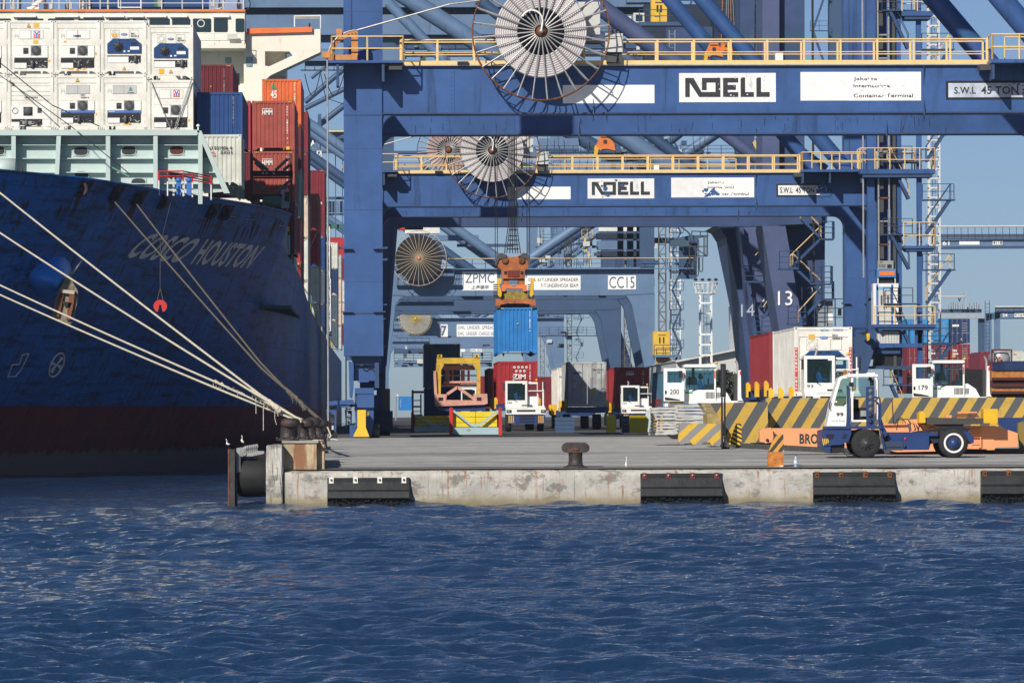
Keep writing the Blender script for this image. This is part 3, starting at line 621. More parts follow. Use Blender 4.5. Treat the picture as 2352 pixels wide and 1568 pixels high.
def crane_bogies(t,Y,g):
    z5=ZM(800,1000,4.704)
    def bx(b,x0,x1,y0,y1,off,dep,m):
        a=z5(x0,y0); c=z5(x1,y1); b.pb(a[0],c[0],a[1],c[1],Y+off,dep,m)
    for k,yo in enumerate((0,18)):
        b=B(); bx(b,1090,1480,200,320,.5+yo,1.0,BLUE2); bx(b,1110,1400,270,540,.75+yo,.8,BLUE); bx(b,1400,1460,270,640,.4+yo,.8,BLUE2)
        b.pp([z5(1040,270),z5(1110,290),z5(1110,640),z5(1090,790),z5(1055,770)],Y+.3+yo,.5,BLUE); bx(b,1170,1320,540,560,.0+yo,.8,BLUE); b.build('equaliser',t)
        b=B(); bx(b,1125,1390,640,720,-.1+yo,.6,BLUE); bx(b,1160,1390,720,910,-.05+yo,1.4,BLUE); bx(b,1125,1162,700,910,.1+yo,1.2,BLUE2)
        b.pp([z5(1120,910),z5(1385,910),z5(1385,1120),z5(1350,1340),z5(1180,1340),z5(1140,1150)],Y+.15+yo,1.5,BLUE)
        bx(b,1055,1140,1150,1310,.3+yo,.8,BLUE); b.build('bogie_frame',t)
        b=B()
        for xx in (1120,1350): b.lathe(P(*z5(xx,1230),Y+.8+yo),[(0,-.1),(.2,-.1),(.33,0),(.33,.4),(0,.4)],DGREY,18,'x')
        b.build('rail_wheel',t)
        b=B(); p=P(*z5(1215,1335),Y-.5+yo)
        zt_=P(*z5(1215,942),Y-.5).z; x=p.x; zb_=p.z
        b.prism([(x-.36,zb_),(x+.36,zb_),(x+.36,zb_+.12),(x+.21,zb_+.5),(x+.21,zt_),(x-.17,zt_),(x-.17,zb_+.5),(x-.36,zb_+.12)],Y-.75+yo,Y-.2+yo,YELC); b.box(x-.36,x+.36,Y-.76+yo,Y-.19+yo,zb_-.0,zb_+.09,M('buffer_black_edge',(.10,.08,.04),.7))
        b.lathe((x+.24,Y-.5+yo,zt_-.2),[(0,-.12),(.1,-.1),(.1,.1),(0,.12)],YELC,10,'x'); b.build('rail_buffer',t)
    b=B()
    b.pp([z5(735,830),z5(1060,800),z5(1100,800),z5(1130,870),z5(1050,860),z5(750,880)],Y-.3,.4,BLUE); bx(b,930,1055,865,910,-.2,.4,BLUE)
    b.pp([z5(760,945),z5(875,945),z5(870,1245),z5(845,1245),z5(845,1020)],Y-.2,.08,BLUE); b.pp([z5(732,930),z5(748,930),z5(765,1180),z5(752,1180)],Y-.2,.1,BLUE); b.build('cable_arm',t)
    b=B(); r=random.Random(2)
    for i in range(14): bx(b,750+r.random()*100,800+r.random()*80,870+i*28,885+i*28+r.random()*14,0,.4,DGREY)
    bx(b,790,835,1160,1215,-.1,.2,LGREY); b.pp([z5(770,1370),z5(790,1330),z5(855,1230),z5(885,1260),z5(885,1365)],Y-.3,.6,BLACK); b.build('cable_tensioner',t)
    b=B(); bx(b,1195,1240,285,335,.6,.15,LGREY); bx(b,1265,1310,280,315,.6,.15,LGREY); bx(b,1190,1320,340,345,.65,.1,BLACK)
    b.ppath([z5(1225,345),z5(1250,390),z5(1290,405),z5(1330,370),z5(1380,385),z5(1400,430)],Y+.7,.02,BLACK); b.build('lamp_box',t)
c1,g0=blue_crane('nearest blue gantry crane with white boards and a cable reel at the top edge')
crane_bogies(c1,240.,g0)
# second crane: copy, then its own elevator and stairs
c2=copy_tree(c1); c2.location=(c1.location.x,349.,gz(349)-0.0+ (g0-gz(240)))
c2['label']='second blue gantry crane behind the nearest, with a white elevator cab on its right leg'
DZ=gz(349)-g0
def lettersJ(par,Y,dz,worn):
    sg=[o for o in par.children if o.name.startswith('sign_board')]
    b=B()
    x=21.6
    b.text('Jakarta',x,x+(1.1 if not worn else 1.1),15.26+dz,15.47+dz,Y+.09,INK,bold=.01); b.text('International',x,x+1.75,14.98+dz,15.14+dz,Y+.09,INK,bold=.02); b.text('Container Terminal',x,x+2.75,14.52+dz,14.70+dz,Y+.09,INK,bold=.02)
    o=b.build('lettering',par)
    peel(par,21.55,24.5,14.45+dz,15.5+dz,Y+.083,WHITEP,50 if worn else 34,5 if worn else 9,.03,.12,'worn_patch')
    if not worn: peel(par,20.9,22.6,14.42+dz,15.0+dz,Y+.08,BLUE,12,31,.05,.20)
lettersJ(c1,240.,0,True); lettersJ(c2,349.,DZ,False)
peel(c1,13.7,17.8,14.4,15.6,240.08,SIGNOLD,26,12,.02,.06,'worn_patch')
peel(c2,13.7,16.6,14.4+DZ,15.6+DZ,349.08,BLUE,16,14,.04,.16)
for par,Y,dz,x1 in ((c1,240.,0,31.0),(c2,349.,DZ,29.7)):
    sg=sign(par,25.86 if Y<300 else 26.2,x1,14.42+dz,15.28+dz,Y+.12,SIGNFADE if Y<300 else SIGNOLD,border=BLACK)
    b=B(); b.text('S.W.L',26.5-.25,27.25,14.68+dz,15.0+dz,Y+.09,INK,bold=.02) if Y<300 else b.text('S.W.L',26.45,27.3,14.66+dz,15.05+dz,Y+.09,INK,bold=.02)
    b.text('45 TON x 48 m',27.5 if Y<300 else 27.5,30.8 if Y<300 else 29.9,14.66+dz,15.03+dz,Y+.09,INK,bold=.02); b.build('lettering',sg)
    if Y>300: peel(par,28.9,29.9,14.4+dz,15.3+dz,Y+.075,BLUE,26,3,.08,.24)
    peel(par,28.2,30.4,14.5+dz,15.2+dz,Y+.08,BLUE,18,8,.02,.09)
# elevator, mast and stair tower on the second crane's landside leg
e1=ZM(2350,700,3.618); e3=ZM(2000,0,2.351); YE=346.6
def ebx(b,x0,x1,y0,y1,Y,dep,m,z=e1): a=z(x0,y0); c=z(x1,y1); return b.pb(a[0],c[0],a[1],c[1],Y,dep,m)
b=B(); ebx(b,755,1022,470,905,YE,1.5,WHITE); b.build('elevator_cab',c2)
cabo=c2.children[-1]
b=B(); ebx(b,808,943,545,905,YE-.03,.02,LGREY); ebx(b,872,878,550,900,YE-.04,.01,DGREY); ebx(b,833,850,595,700,YE-.045,.02,DGREY); ebx(b,902,918,595,700,YE-.045,.02,DGREY)
ebx(b,862,870,715,735,YE-.05,.02,BLACK); ebx(b,888,896,715,735,YE-.05,.02,BLACK); ebx(b,785,807,480,905,YE-.02,.01,DECAL_B); ebx(b,945,965,480,905,YE-.02,.01,DECAL_B); ebx(b,790,965,505,540,YE-.02,.01,M('cab_lightblue',(.2,.42,.7)))
b.build('door',c2)
b=B(); ebx(b,805,968,230,318,YE,1,GREY); ebx(b,902,950,270,308,YE-.02,.02,BLACK); ebx(b,820,850,240,250,YE-.02,.02,RUST)
for i in range(5): ebx(b,818+i*14,824+i*14,268,300,YE-.02,.02,DGREY)
ebx(b,795,995,320,405,YE-.1,1.4,M('band_blue',(.05,.2,.5))); ebx(b,818,978,340,385,YE-.12,.02,M('band_orange',(.75,.2,.06))); ebx(b,810,980,405,470,YE+.2,.8,BLACK); ebx(b,797,812,318,470,YE,.1,LGREY); ebx(b,980,992,318,470,YE,.1,LGREY)
b.build('elevator_machine',c2)
b=B(); ebx(b,760,1415,903,935,YE-.6,2.0,BLUE); b.pp([e1(790,935),e1(1410,935),e1(1400,962),e1(1080,962),e1(1060,985),e1(1040,962),e1(850,962),e1(820,985)],YE-.5,1.8,BLUE2); b.build('landing',c2)
b=B(); p=[P(*e1(x,905),YE-.6) for x in (770,1412)]; rail(b,[p[0],p[1]],1.2,CREAM,1.3,.035,(.5,)); rail(b,[p[1],(p[1].x,YE+1.2,p[1].z),(p[0].x+3,YE+1.2,p[0].z)],1.2,CREAM,1.3,.03); b.build('landing_rail',c2)
b=B(); ebx(b,1075,1415,72,100,YE-.6,2.0,BLUE); b.pp([e1(1080,100),e1(1400,100),e1(1390,130),e1(1110,130)],YE-.5,1.8,BLUE2); b.build('landing',c2)
b=B(); p=[P(*e1(x,72),YE-.6) for x in (1080,1412)];  rail(b,[p[0],p[1],(p[1].x,YE+1.2,p[1].z)],1.55,CREAM,1.1,.035,(.45,)); rail(b,[(p[0].x,YE+1.2,p[0].z),(p[1].x,YE+1.2,p[1].z)],1.55,CREAM,1.4,.03,(.45,)); b.build('landing_rail',c2)
# upper landings seen above the nearest beam
for (xa,xb,ya) in ((1510,1725,78),(1220,1740,1165)):
    a=e3(xa,ya); c=e3(xb,ya+32)
    b=B(); b.pb(a[0],c[0],a[1],c[1],YE-.6,2.0,BLUE); b.pb(a[0]+6,c[0]-6,c[1],c[1]+8,YE-.5,1.8,BLUE2); b.build('landing',c2)
    b=B(); p0=P(a[0]+1,a[1],YE-.6); p1=P(c[0]-1,a[1],YE-.6); rail(b,[p0,p1,(p1.x,YE+1.3,p1.z),(p0.x,YE+1.3,p0.z)],1.4,CREAM,1.1,.035,(.45,)); b.build('landing_rail',c2)
b=B(); a=e1(1215,0); c=e1(1267,0); z0=gz(350); X0=P(a[0],300,YE).x; X1=P(c[0],300,YE).x
b.box(X0,X1,YE,YE+.45,1.5,34,BLUE); b.build('stair_column',c2)
b=B(); zs=[26.8,24.2,21.6,19.2,16.7,14.2,11.9,9.55,7.3,4.6,1.9,-.9]
for i,(za,zc) in enumerate(zip(zs[1:],zs[:-1])):
    l=i%2; xa,xb=((X0-2.0,X0-.55),(X1+.3,X1+1.9))[l]
    if l: xa,xb=xb,xa
    stair(b,(xb,YE-.2,za),(xa+.2*(1-l),YE-.2,zc),.7,BLUE2,CREAM if i%3==1 else BLUE2)
    b.box(min(xa,xb)-.3,X0+.1 if not l else max(xa,xb)+.3,YE-.3,YE+.8,zc-.1,zc-.02,BLUE2)
    rail(b,[(min(xa,xb)-.3,YE-.3,zc),(max(xa,xb)+.2,YE-.3,zc)],1.0,BLUE2 if i%2 else DGREY,.9,.025,(.5,))
b.build('stairs',c2)
b=B(); a=e3(1345,0); c=e3(1418,0); xa=P(a[0],0,YE).x; xb=P(c[0],0,YE).x
for x in (xa,xb): b.box(x-.05,x+.05,YE+.2,YE+.35,9.3,34,GALV)
z=9.6
while z<34:
    b.box(xa,xb,YE+.2,YE+.3,z,z+.09,GALV if int(z*7)%3 else RUST); b.box(xa+.1,xa+.35,YE+.3,YE+.5,z-.9,z,DGREY); z+=1.55
b.box(xb+.25,xb+.45,YE+.2,YE+.5,2,34,DGREY); b.box(xb+.5,xb+.85,YE+.4,YE+.9,1.5,34,BLUE); b.box(xa-.75,xa-.25,YE+.4,YE+.8,9.5,34,BLUE); b.box(xa-1.1,xa-1.0,YE-.1,YE,9,34,GALV)
b.build('elevator_mast',c2)
b=B(); ebx(b,795,1030,975,1105,YE,.6,LGREY)
for i in range(8): ebx(b,795+i*30,797+i*30,975,1105,YE-.02,.02,DGREY)
ebx(b,760,1280,1105,1150,YE-.3,1.6,BLUE); ebx(b,790,1040,1160,1215,YE,1.4,BLUE2); b.pp([e1(775,1215),e1(1055,1215),e1(1040,1345),e1(760,1345)],YE+.3,1.0,BLACK)
ebx(b,700,1160,1345,1375,YE-.3,1.5,BLUE2); ebx(b,1200,1270,960,1110,YE,.5,BLUE); b.build('machine_frame',c2)
b=B(); pts=[e1(455,920),e1(545,920),e1(720,940),e1(760,985),e1(700,1400),e1(550,1400)]
b.pp([e1(552,1040),e1(600,1020),e1(720,1010),e1(755,985),e1(780,1110),e1(690,1420),e1(560,1420)],YE-1,2.5,BLUE2); b.build('leg_base',c2)
b=B(); b.pp([e1(610,995),e1(690,970),e1(715,985),e1(655,1020)],YE-2,.3,BLACK); b.pp([e1(680,1000),e1(720,1000),e1(712,1070),e1(690,1080)],YE-2,.3,YEL); b.build('flood_lamp',c2)
# ------------------------------------------------------------------ container ship
XS=-5.2; HB=19.8                              # quay side of the hull, half breadth
def hullX(Y,z):
    t=min(1,max(0,(z+3.2)/14.4))
    gd=float(np.interp(Y,[236,240,244,250.6,257,265,273,281,286,291,300],[-.02,.2,.354,.54,.635,.722,.83,.924,.968,1,1]))
    uw=min(1,max(0,(Y-246)/(324-246))); gw=1-(1-uw)**1.55
    k=t**.92; g=gw*(1-k)+gd*k
    return XS-HB*(1-g)
def hullz(Y): return float(np.interp(Y,[230,236,244,250.6,257,265,273,281,287,291],[11.75,11.6,11.45,11.35,11.3,11.28,11.24,11.22,11.2,11.15]))
def deckz(Y): return hullz(Y) if Y<=291 else float(np.interp(Y,[291.01,300,353,443,600,700],[9.6,9.2,7.5,6.6,6.3,6.3]))
def hit(x,y,off=.03):
    """point of the hull seen at picture position x,y"""
    lo,hi=238.,560.
    f=lambda Y:(lambda p: p.x-hullX(Y,p.z))(P(x,y,Y))
    best=None; Yp=lo; fp=f(lo)
    n=220
    for i in range(1,n+1):
        Yc=lo+(hi-lo)*i/n; fc=f(Yc)
        if fp>0 and fc<=0:
            a,c=Yp,Yc
            for _ in range(22):
                m=(a+c)/2
                if f(m)>0: a=m
                else: c=m
            best=(a+c)/2; break
        Yp,fp=Yc,fc
    Yb=best or 300.; p=P(x,y,Yb-off); return p
def hull_mat():
    m=bpy.data.materials.new('hull_paint'); m.use_nodes=True; n=m.node_tree; L=n.links; b=n.nodes['Principled BSDF']; b.inputs['Roughness'].default_value=.5; b.inputs['Specular IOR Level'].default_value=.22
    tc=n.nodes.new('ShaderNodeTexCoord'); sx=n.nodes.new('ShaderNodeSeparateXYZ'); L.new(tc.outputs['Object'],sx.inputs[0])
    def noise(sc,det,ro,scale=(1,1,1),loc=(0,0,0),rot=(0,0,0)):
        mp=n.nodes.new('ShaderNodeMapping'); mp.inputs['Scale'].default_value=scale; mp.inputs['Location'].default_value=loc; mp.inputs['Rotation'].default_value=rot; L.new(tc.outputs['Object'],mp.inputs[0])
        t=n.nodes.new('ShaderNodeTexNoise'); t.inputs['Scale'].default_value=sc; t.inputs['Detail'].default_value=det; t.inputs['Roughness'].default_value=ro; L.new(mp.outputs[0],t.inputs[0]); return t.outputs[0]
    def mr(i,a,b_,c,d):
        r=n.nodes.new('ShaderNodeMapRange'); r.inputs[1].default_value=a; r.inputs[2].default_value=b_; r.inputs[3].default_value=c; r.inputs[4].default_value=d; L.new(i,r.inputs[0]); return r.outputs[0]
    def mix(f,a,c):
        x=n.nodes.new('ShaderNodeMix'); x.data_type='RGBA'; L.new(f,x.inputs[0])
        for k,v in ((6,a),(7,c)):
            if isinstance(v,tuple): x.inputs[k].default_value=(*v,1)
            else: L.new(v,x.inputs[k])
        return x.outputs[2]
    c=mix(mr(noise(.35,6,.6),.35,.65,0,1),(.002,.10,.34),(.006,.155,.50))
    c=mix(mr(noise(1,7,.72,(.35,.30,2.4),(0,0,0),(R_(-42),0,0)),.50,.62,0,.75),c,(.003,.020,.065))      # slanting scrapes
    c=mix(mr(noise(1,7,.7,(2.2,2.2,.22),(5,0,2)),.54,.62,0,.8),c,(.035,.018,.012))                      # rust and dirt runs
    c=mix(mr(noise(1,5,.7,(3,3,.10),(1,3,0)),.60,.70,0,.35),c,(.12,.13,.16))
    red=mix(mr(noise(.9,7,.7),.35,.65,0,1),(.17,.016,.026),(.28,.032,.045))
    red=mix(mr(noise(1,7,.7,(1.6,1.6,.3)),.55,.66,0,.8),red,(.03,.018,.02))
    zz=n.nodes.new('ShaderNodeMath'); zz.operation='MULTIPLY_ADD'; zz.inputs[1].default_value=1.2; L.new(noise(1.2,7,.7,(1,1,.6)),zz.inputs[0]); L.new(sx.outputs[2],zz.inputs[2])
    red=mix(mr(zz.outputs[0],-1.15-WZ,-1.35-WZ,0,.85),red,(.26,.23,.21))
    g=n.nodes.new('ShaderNodeMath'); g.operation='LESS_THAN'; g.inputs[1].default_value=.50-WZ; L.new(sx.outputs[2],g.inputs[0])
    c=mix(g.outputs[0],c,red)
    L.new(c,b.inputs['Base Color'])
    br=n.nodes.new('ShaderNodeTexBrick'); cb=n.nodes.new('ShaderNodeCombineXYZ'); L.new(sx.outputs[1],cb.inputs[0]); L.new(sx.outputs[2],cb.inputs[1]); L.new(cb.outputs[0],br.inputs['Vector'])
    for k,v in (('Scale',1.0),('Mortar Size',.022),('Mortar Smooth',.4),('Brick Width',7.0),('Row Height',2.3)): br.inputs[k].default_value=v
    c=mix(mr(br.outputs['Fac'],0,1,0,.45),c,(.004,.02,.06)); L.new(c,b.inputs['Base Color'])
    hm_=n.nodes.new('ShaderNodeMath'); hm_.operation='MULTIPLY_ADD'; hm_.inputs[1].default_value=.5; L.new(br.outputs['Fac'],hm_.inputs[0]); L.new(noise(.6,3,.5,(1,.8,.5)),hm_.inputs[2])
    bp=n.nodes.new('ShaderNodeBump'); bp.inputs['Strength'].default_value=.4; bp.inputs['Distance'].default_value=.14; L.new(hm_.outputs[0],bp.inputs['Height']); L.new(bp.outputs[0],b.inputs['Normal'])
    _m['hull_paint']=m; return m
HP=hull_mat(); SHW=M('ship_white',(.80,.76,.66),.45,var=.05,scale=.4,rust=.34,rcol=(.62,.34,.14),streak=5); SHP=M('ship_palegreen',(.46,.56,.55),.5,var=.06,scale=.5,dirt=.12,rust=.14,rcol=(.4,.25,.12),streak=6); MAROOND=M('lashing_red',(.13,.022,.015),.6,var=.3,rust=.3)
ship=thing('container_ship','huge blue container ship with its name slanting across the dark flared bow','ship',(XS-HB,300,WZ))
b=B()
Ys=list(np.arange(237,291.2,1.5))+[291.0]; Ys=sorted(set([round(float(v),2) for v in Ys])); 
def shell(Ys,ztop,side,nz=26):
    vs=[];
    for Y in Ys:
        zt=ztop(Y)
        for k in range(nz+1):
            z=-4.0+(zt+4.0)*k/nz; x=hullX(Y,z); x=x if side>0 else 2*(XS-HB)-x
            x=max(x,XS-HB+.02) if side>0 else min(x,XS-HB-.02)
            vs.append((x,Y,z))
    fs=[(i*(nz+1)+k,(i+1)*(nz+1)+k,(i+1)*(nz+1)+k+1,i*(nz+1)+k+1) for i in range(len(Ys)-1) for k in range(nz)]
    if side<0: fs=[f[::-1] for f in fs]
    return vs,fs
for sd in (1,-1):
    v,f=shell(Ys,hullz,sd); b.add(v,f,HP,True)
    v,f=shell([291,293,296,300,306,315,325,335,345,360,400,500,620],lambda Y:deckz(Y+.02),sd); b.add(v,f,HP,True)
# bulwark cap and forecastle deck, step, main deck
for sd in (1,-1):
    pts=[]
    for Y in Ys:
        x=hullX(Y,hullz(Y)); x=x if sd>0 else 2*(XS-HB)-x; pts.append((x,Y,hullz(Y)))
    b.path(pts,.07,HP,5)
vs=[];
for Y in Ys:
    x=hullX(Y,10.2)-.15; vs+=[(x,Y,10.2),(2*(XS-HB)-x,Y,10.2)]
b.add(vs,[(2*i,2*i+2,2*i+3,2*i+1) for i in range(len(Ys)-1)],M('deck_green',(.05,.12,.10),.8))
ol=[(hullX(291,z)-.03,z) for z in np.linspace(9.0,11.05,5)]; ol=[(x-.4,z) for x,z in ol]; b.prism([(2*(XS-HB)-x,z) for x,z in ol][::-1][::-1]+ol[::-1],290.85,290.95,HP)
b.box(2*(XS-HB)-XS+.05,XS-.05,291.1,620,5.9,6.1,M('deck_green'))
b.build('hull',ship,)
# name lettering laid on the plating
TL,BL,TR,BR=(343,536),(282,592),(611,565),(568,617)
LET=M('hull_letters',(.85,.80,.68),.6,var=.25,scale=1.5,rust=.35,rcol=(.25,.10,.04),streak=2)
def onhull(q,off=.05):
    (ax,ay),(bx,by),(cx,cy),(dx,dy)=q
    def fn(u,w):
        x=(bx*(1-u)+dx*u)*(1-w)+(ax*(1-u)+cx*u)*w; y=(by*(1-u)+dy*u)*(1-w)+(ay*(1-u)+cy*u)*w
        return tuple(hit(x,y,off))
    return fn
b=B()
s1=(TL,BL,(465,550),(412,603)); s2=((478,553),(430,606),TR,BR)
b.text('COSCO',0,0,0,0,0,LET,fn=onhull(((345,535),(283,591),(470,548),(410,605))),bold=.03)
b.text('HOUSTON',0,0,0,0,0,LET,fn=onhull(((476,549),(436,607),TR,BR)),bold=.03); o=b.build('name_lettering',ship)
b=B()
def hpath(b,pts,r,m,off=.06): b.path([hit(x,y,off) for x,y in pts],r,m,5)
# thruster symbol and bulbous bow mark
el_=[(130+25*math.cos(a)*.55+18*math.sin(a)*.6, 838-27*math.sin(a)+2*math.cos(a)) for a in np.linspace(0,2*math.pi,25)]
hpath(b,el_,.05,LET); hpath(b,[(118,850),(143,822)],.05,LET)
for q in ([(130,838),(140,818),(146,824)],[(130,838),(121,858),(114,852)],[(130,838),(119,838),(121,828)],[(130,838),(142,838),(138,850)]):
    b.add([tuple(hit(x,y,.05)) for x,y in q],[(0,1,2)],LET)
b.build('thruster_mark',ship)
b=B(); hpath(b,[(50,815),(66,812),(50,846),(36,864),(18,865),(28,838),(44,836),(52,814)],.03,LET); b.build('bulb_mark',ship)
b=B()
for k,(x,y) in enumerate(((595,498),(650,508),(705,515))):
    pass
for (x0,y0,x1,y1) in ((515,497,540,498),(560,504,590,506),(615,514,655,520)):
    hpath(b,[(x0,y0),(x1,y1)],.02,GREY); hpath(b,[(x0+2,y0+3),(x1-2,y1+3)],.02,BLACK)
b.build('weld_marks',ship)
HR_=M('hull_rust',(.09,.035,.018),.9,var=.5,scale=2)
r=random.Random(17)
for (x,y,L_) in ((183,446,55),(258,460,70),(312,468,60),(366,474,45),(482,496,60),(512,500,70),(590,512,40),(420,540,60),(560,520,50),(640,505,60),(150,470,60),(60,460,50)):
    b=B()
    for k in range(5):
        x0=x+r.uniform(-12,12); w=r.uniform(.8,2.2); l=L_*r.uniform(.4,1); y0=y+r.uniform(-4,8); sl=-.42
        q=[(x0-w,y0),(x0+w,y0),(x0+w*.7+sl*l*.5,y0+l*.5),(x0+sl*l,y0+l),(x0-w*.7+sl*l*.5,y0+l*.5)]
        b.add([tuple(hit(px,py,.02)) for px,py in q],[(0,4,3,2,1)],HR_)
    b.build('rust_streak',ship)
# fairleads
b=B()
for (x,y) in ((183,434),(258,448),(312,456),(368,462),(482,484),(512,488)):
    b=B(); c=hit(x,y,0); b.torus(c,.33,.1,M('fairlead_rust',(.06,.035,.035),.7,var=.4,rust=.3),14,6); b.lathe((c.x,c.y-.02,c.z),[(0,-.02),(.3,-.02),(.3,.05)],BLACK,12,'y'); b.build('fairlead',ship)
b=B()
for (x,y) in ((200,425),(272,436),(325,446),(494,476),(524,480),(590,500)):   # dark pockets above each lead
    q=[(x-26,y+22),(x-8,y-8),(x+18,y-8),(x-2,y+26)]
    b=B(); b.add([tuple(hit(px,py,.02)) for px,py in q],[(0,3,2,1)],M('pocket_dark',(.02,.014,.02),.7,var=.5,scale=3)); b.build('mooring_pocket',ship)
# anchor pocket and anchor
AB=M('pocket_sunlit_blue',(.03,.27,.85),.35,var=.15,scale=1,rust=.05)  # brighter blue than the hull: sunlight on the pocket is put into the paint
b=B()
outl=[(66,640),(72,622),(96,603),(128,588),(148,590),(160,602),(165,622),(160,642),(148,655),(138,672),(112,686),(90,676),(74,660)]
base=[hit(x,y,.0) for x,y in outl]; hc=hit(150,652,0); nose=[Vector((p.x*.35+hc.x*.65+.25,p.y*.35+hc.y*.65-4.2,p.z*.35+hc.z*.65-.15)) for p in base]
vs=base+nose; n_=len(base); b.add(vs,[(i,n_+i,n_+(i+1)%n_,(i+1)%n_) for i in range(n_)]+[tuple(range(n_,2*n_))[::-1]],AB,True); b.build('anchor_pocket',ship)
AN=M('anchor_mud',(.24,.20,.15),.85,var=.5,scale=4,rust=.35,rcol=(.22,.08,.03),bump=.8,bscale=8)
b=B(); YA=hit(145,650,0).y-4.8
b.pp([(133,668),(151,640),(164,643),(179,668),(176,700),(165,742),(156,746),(120,735),(124,705)],YA,.6,AN)
b.pp([(151,640),(160,642),(189,597),(186,600)],YA+.1,.25,AN); b.pp([(137,672),(148,668),(142,700),(135,728),(128,726)],YA-.15,.2,RUST); b.pp([(160,672),(172,676),(166,712),(160,735),(152,732)],YA-.2,.2,RUST)
b.pp([(140,664),(172,668),(170,676),(142,672)],YA-.25,.2,M('anchor_pale',(.45,.42,.36),.9)); b.pp([(140,690),(165,696),(160,708),(146,700)],YA-.2,.2,BLACK); b.build('anchor',ship)
# draught disc on a line, hung at the bow
b=B(); c=P(368,703,YA-3); pts=[]
for i in range(22):
    a=R_(-68)+R_(316)*i/21; pts.append((c.x+.32*math.cos(a),c.z+.30*math.sin(a)))
pts+=[(c.x-.06,c.z-.05),(c.x-.05,c.z+.06),(c.x+.05,c.z+.06),(c.x+.06,c.z-.05)]
disc=thing('rat_guard','red split disc hanging on a thin line against the dark bow','rat guard',(c.x,c.y,c.z))
b.prism(pts,c.y,c.y+.04,RED); b.build('disc',disc)
b=B(); b.ppath([(361,690),(368,662),(375,690)],YA-3,.015,ROPED,4); top=P(368,560,YA-3); b.path([P(368,662,YA-3),top,hit(395,455,.1)],.012,ROPED,4); b.build('hanging_line',disc)
# breakwater: pale green stiffened plate across the forecastle
YB=268.; b=B()
b.pp([(-120,306),(452,306),(518,440),(420,448),(-120,448)],YB,.25,SHP)
b.pp([(-120,298),(455,298),(459,302),(452,311),(-120,311)],YB-1.0,1.3,SHP); b.pp([(452,300),(462,300),(528,444),(514,444)],YB-1.0,1.2,SHP)
for y in (332,363,395,421): b.pp([(-120,y),(460+ (y-311)*.45,y),(460+(y-311)*.45,y+2),(-120,y+2)],YB-.35,.4,SHP)
for x in (-100,26,130,243,352,455): 
    x2=x-7 if x==130 else x
    b.pp([(x,311),(x+10,311),(x2+10,425+ (x+200)/9*.6),(x2,425+(x+200)/9*.6)],YB-.95,.12,SHP); b.pp([(x+4,311),(x+6,311),(x2+6,430),(x2+4,430)],YB-.9,.95,SHP)
b.build('breakwater',ship)
b=B()
for (x,y) in ((-5,346),(186,347),(296,346),(406,345),(187,404),(318,420),(405,404)):
    b=B(); b.pp([(x-18,y-11),(x+18,y-11),(x+18,y+12),(x-18,y+12)],YB-.04,.03,SHP)
    c=P(x,y,YB-.06); w=.37; h=.24; m=RED if False else (M('hole_shade',(.035,.04,.045),.9) if x!=406 else M('hole_rust',(.10,.03,.02),.9))
    pts=[(c.x+w*math.copysign(abs(math.cos(a))**.7,math.cos(a)),c.z+h*math.copysign(abs(math.sin(a))**.8,math.sin(a))) for a in np.linspace(0,2*math.pi,20,endpoint=False)]
    b.prism(pts,YB-.06,YB-.045,m); b.path([(p[0],YB-.07,p[1]) for p in pts+pts[:1]],.02,SHP,4); b.build('breakwater_opening',ship)
# red guard rail and winches on the forecastle
b=B(); Yr=262.; p=[P(x,y,Yr) for x,y in ((365,432),(365,394),(421,396),(485,404),(485,440))]
for k in (0,.5): b.path([(p[1].x,Yr,p[1].z-k*.5),(p[2].x,Yr-1.5,p[2].z-k*.5),(p[3].x,Yr+1,p[3].z-k*.5)],.035,RED,5); b.path([(p[1].x,Yr,p[1].z-k*.5),(p[1].x+.9,Yr+2,p[1].z-k*.5),(p[3].x,Yr+3,p[3].z-k*.5)],.035,RED,5)
for q in (p[1],p[2],p[3],P(442,398,Yr),P(385,395,Yr)): b.tube((q.x,Yr,q.z),(q.x,Yr,q.z-.45),.04,RED,5); b.tube((q.x,Yr,q.z-.45),(q.x,Yr,q.z-1.2),.04,WHITE,5)
b.build('guard_rail',ship)
b=B()
for x in (410,434): b=B(); c=P(x,422,Yr+1); b.box(c.x-.12,c.x+.12,Yr+1,Yr+1.4,c.z-.6,c.z+.15,DECAL_B); b.lathe((c.x,Yr+1.1,c.z+.1),[(0,0),(.15,0),(.15,.1),(.1,.2),(0,.22)],DECAL_B,10); b.box(c.x-.3,c.x-.2,Yr+1,Yr+1.1,c.z-.6,c.z+.3,LGREY); b.build('valve',ship)
b=B(); c=P(38,396,256); b.lathe((c.x-.5,256,c.z-.1),[(0,0),(.35,0),(.35,.08),(.2,.1),(.2,.7),(.35,.72),(.35,.8),(0,.8)],RUST,16,'x'); c=P(8,388,256); b.lathe((c.x-.6,256,c.z),[(0,0),(.5,0),(.5,1.2),(0,1.2)],SHP,16,'x'); b.build('winch',ship)
b=B(); c=P(455,292,YB-.8); b.tube((c.x,YB-.7,c.z-.15),(c.x,YB-.7,c.z+.02),.04,WHITE,6); b.lathe((c.x,YB-.7,c.z),[(0,0),(.09,.03),(.1,.1),(0,.16)],WHITE,10); b.build('deck_lamp',ship)
# foremast stay wires
b=B(); b.path([P(-30,152,272),P(165,292,268),P(298,400,258)],.025,CABLE,5); b.path([P(-30,120,276),P(120,242,274),P(228,290,270)],.03,CABLE,5); b.path([P(258,385,258.5),P(298,407,258)],.05,M('turnbuckle_green',(.1,.22,.18)),6); b.build('stay_wire',ship)
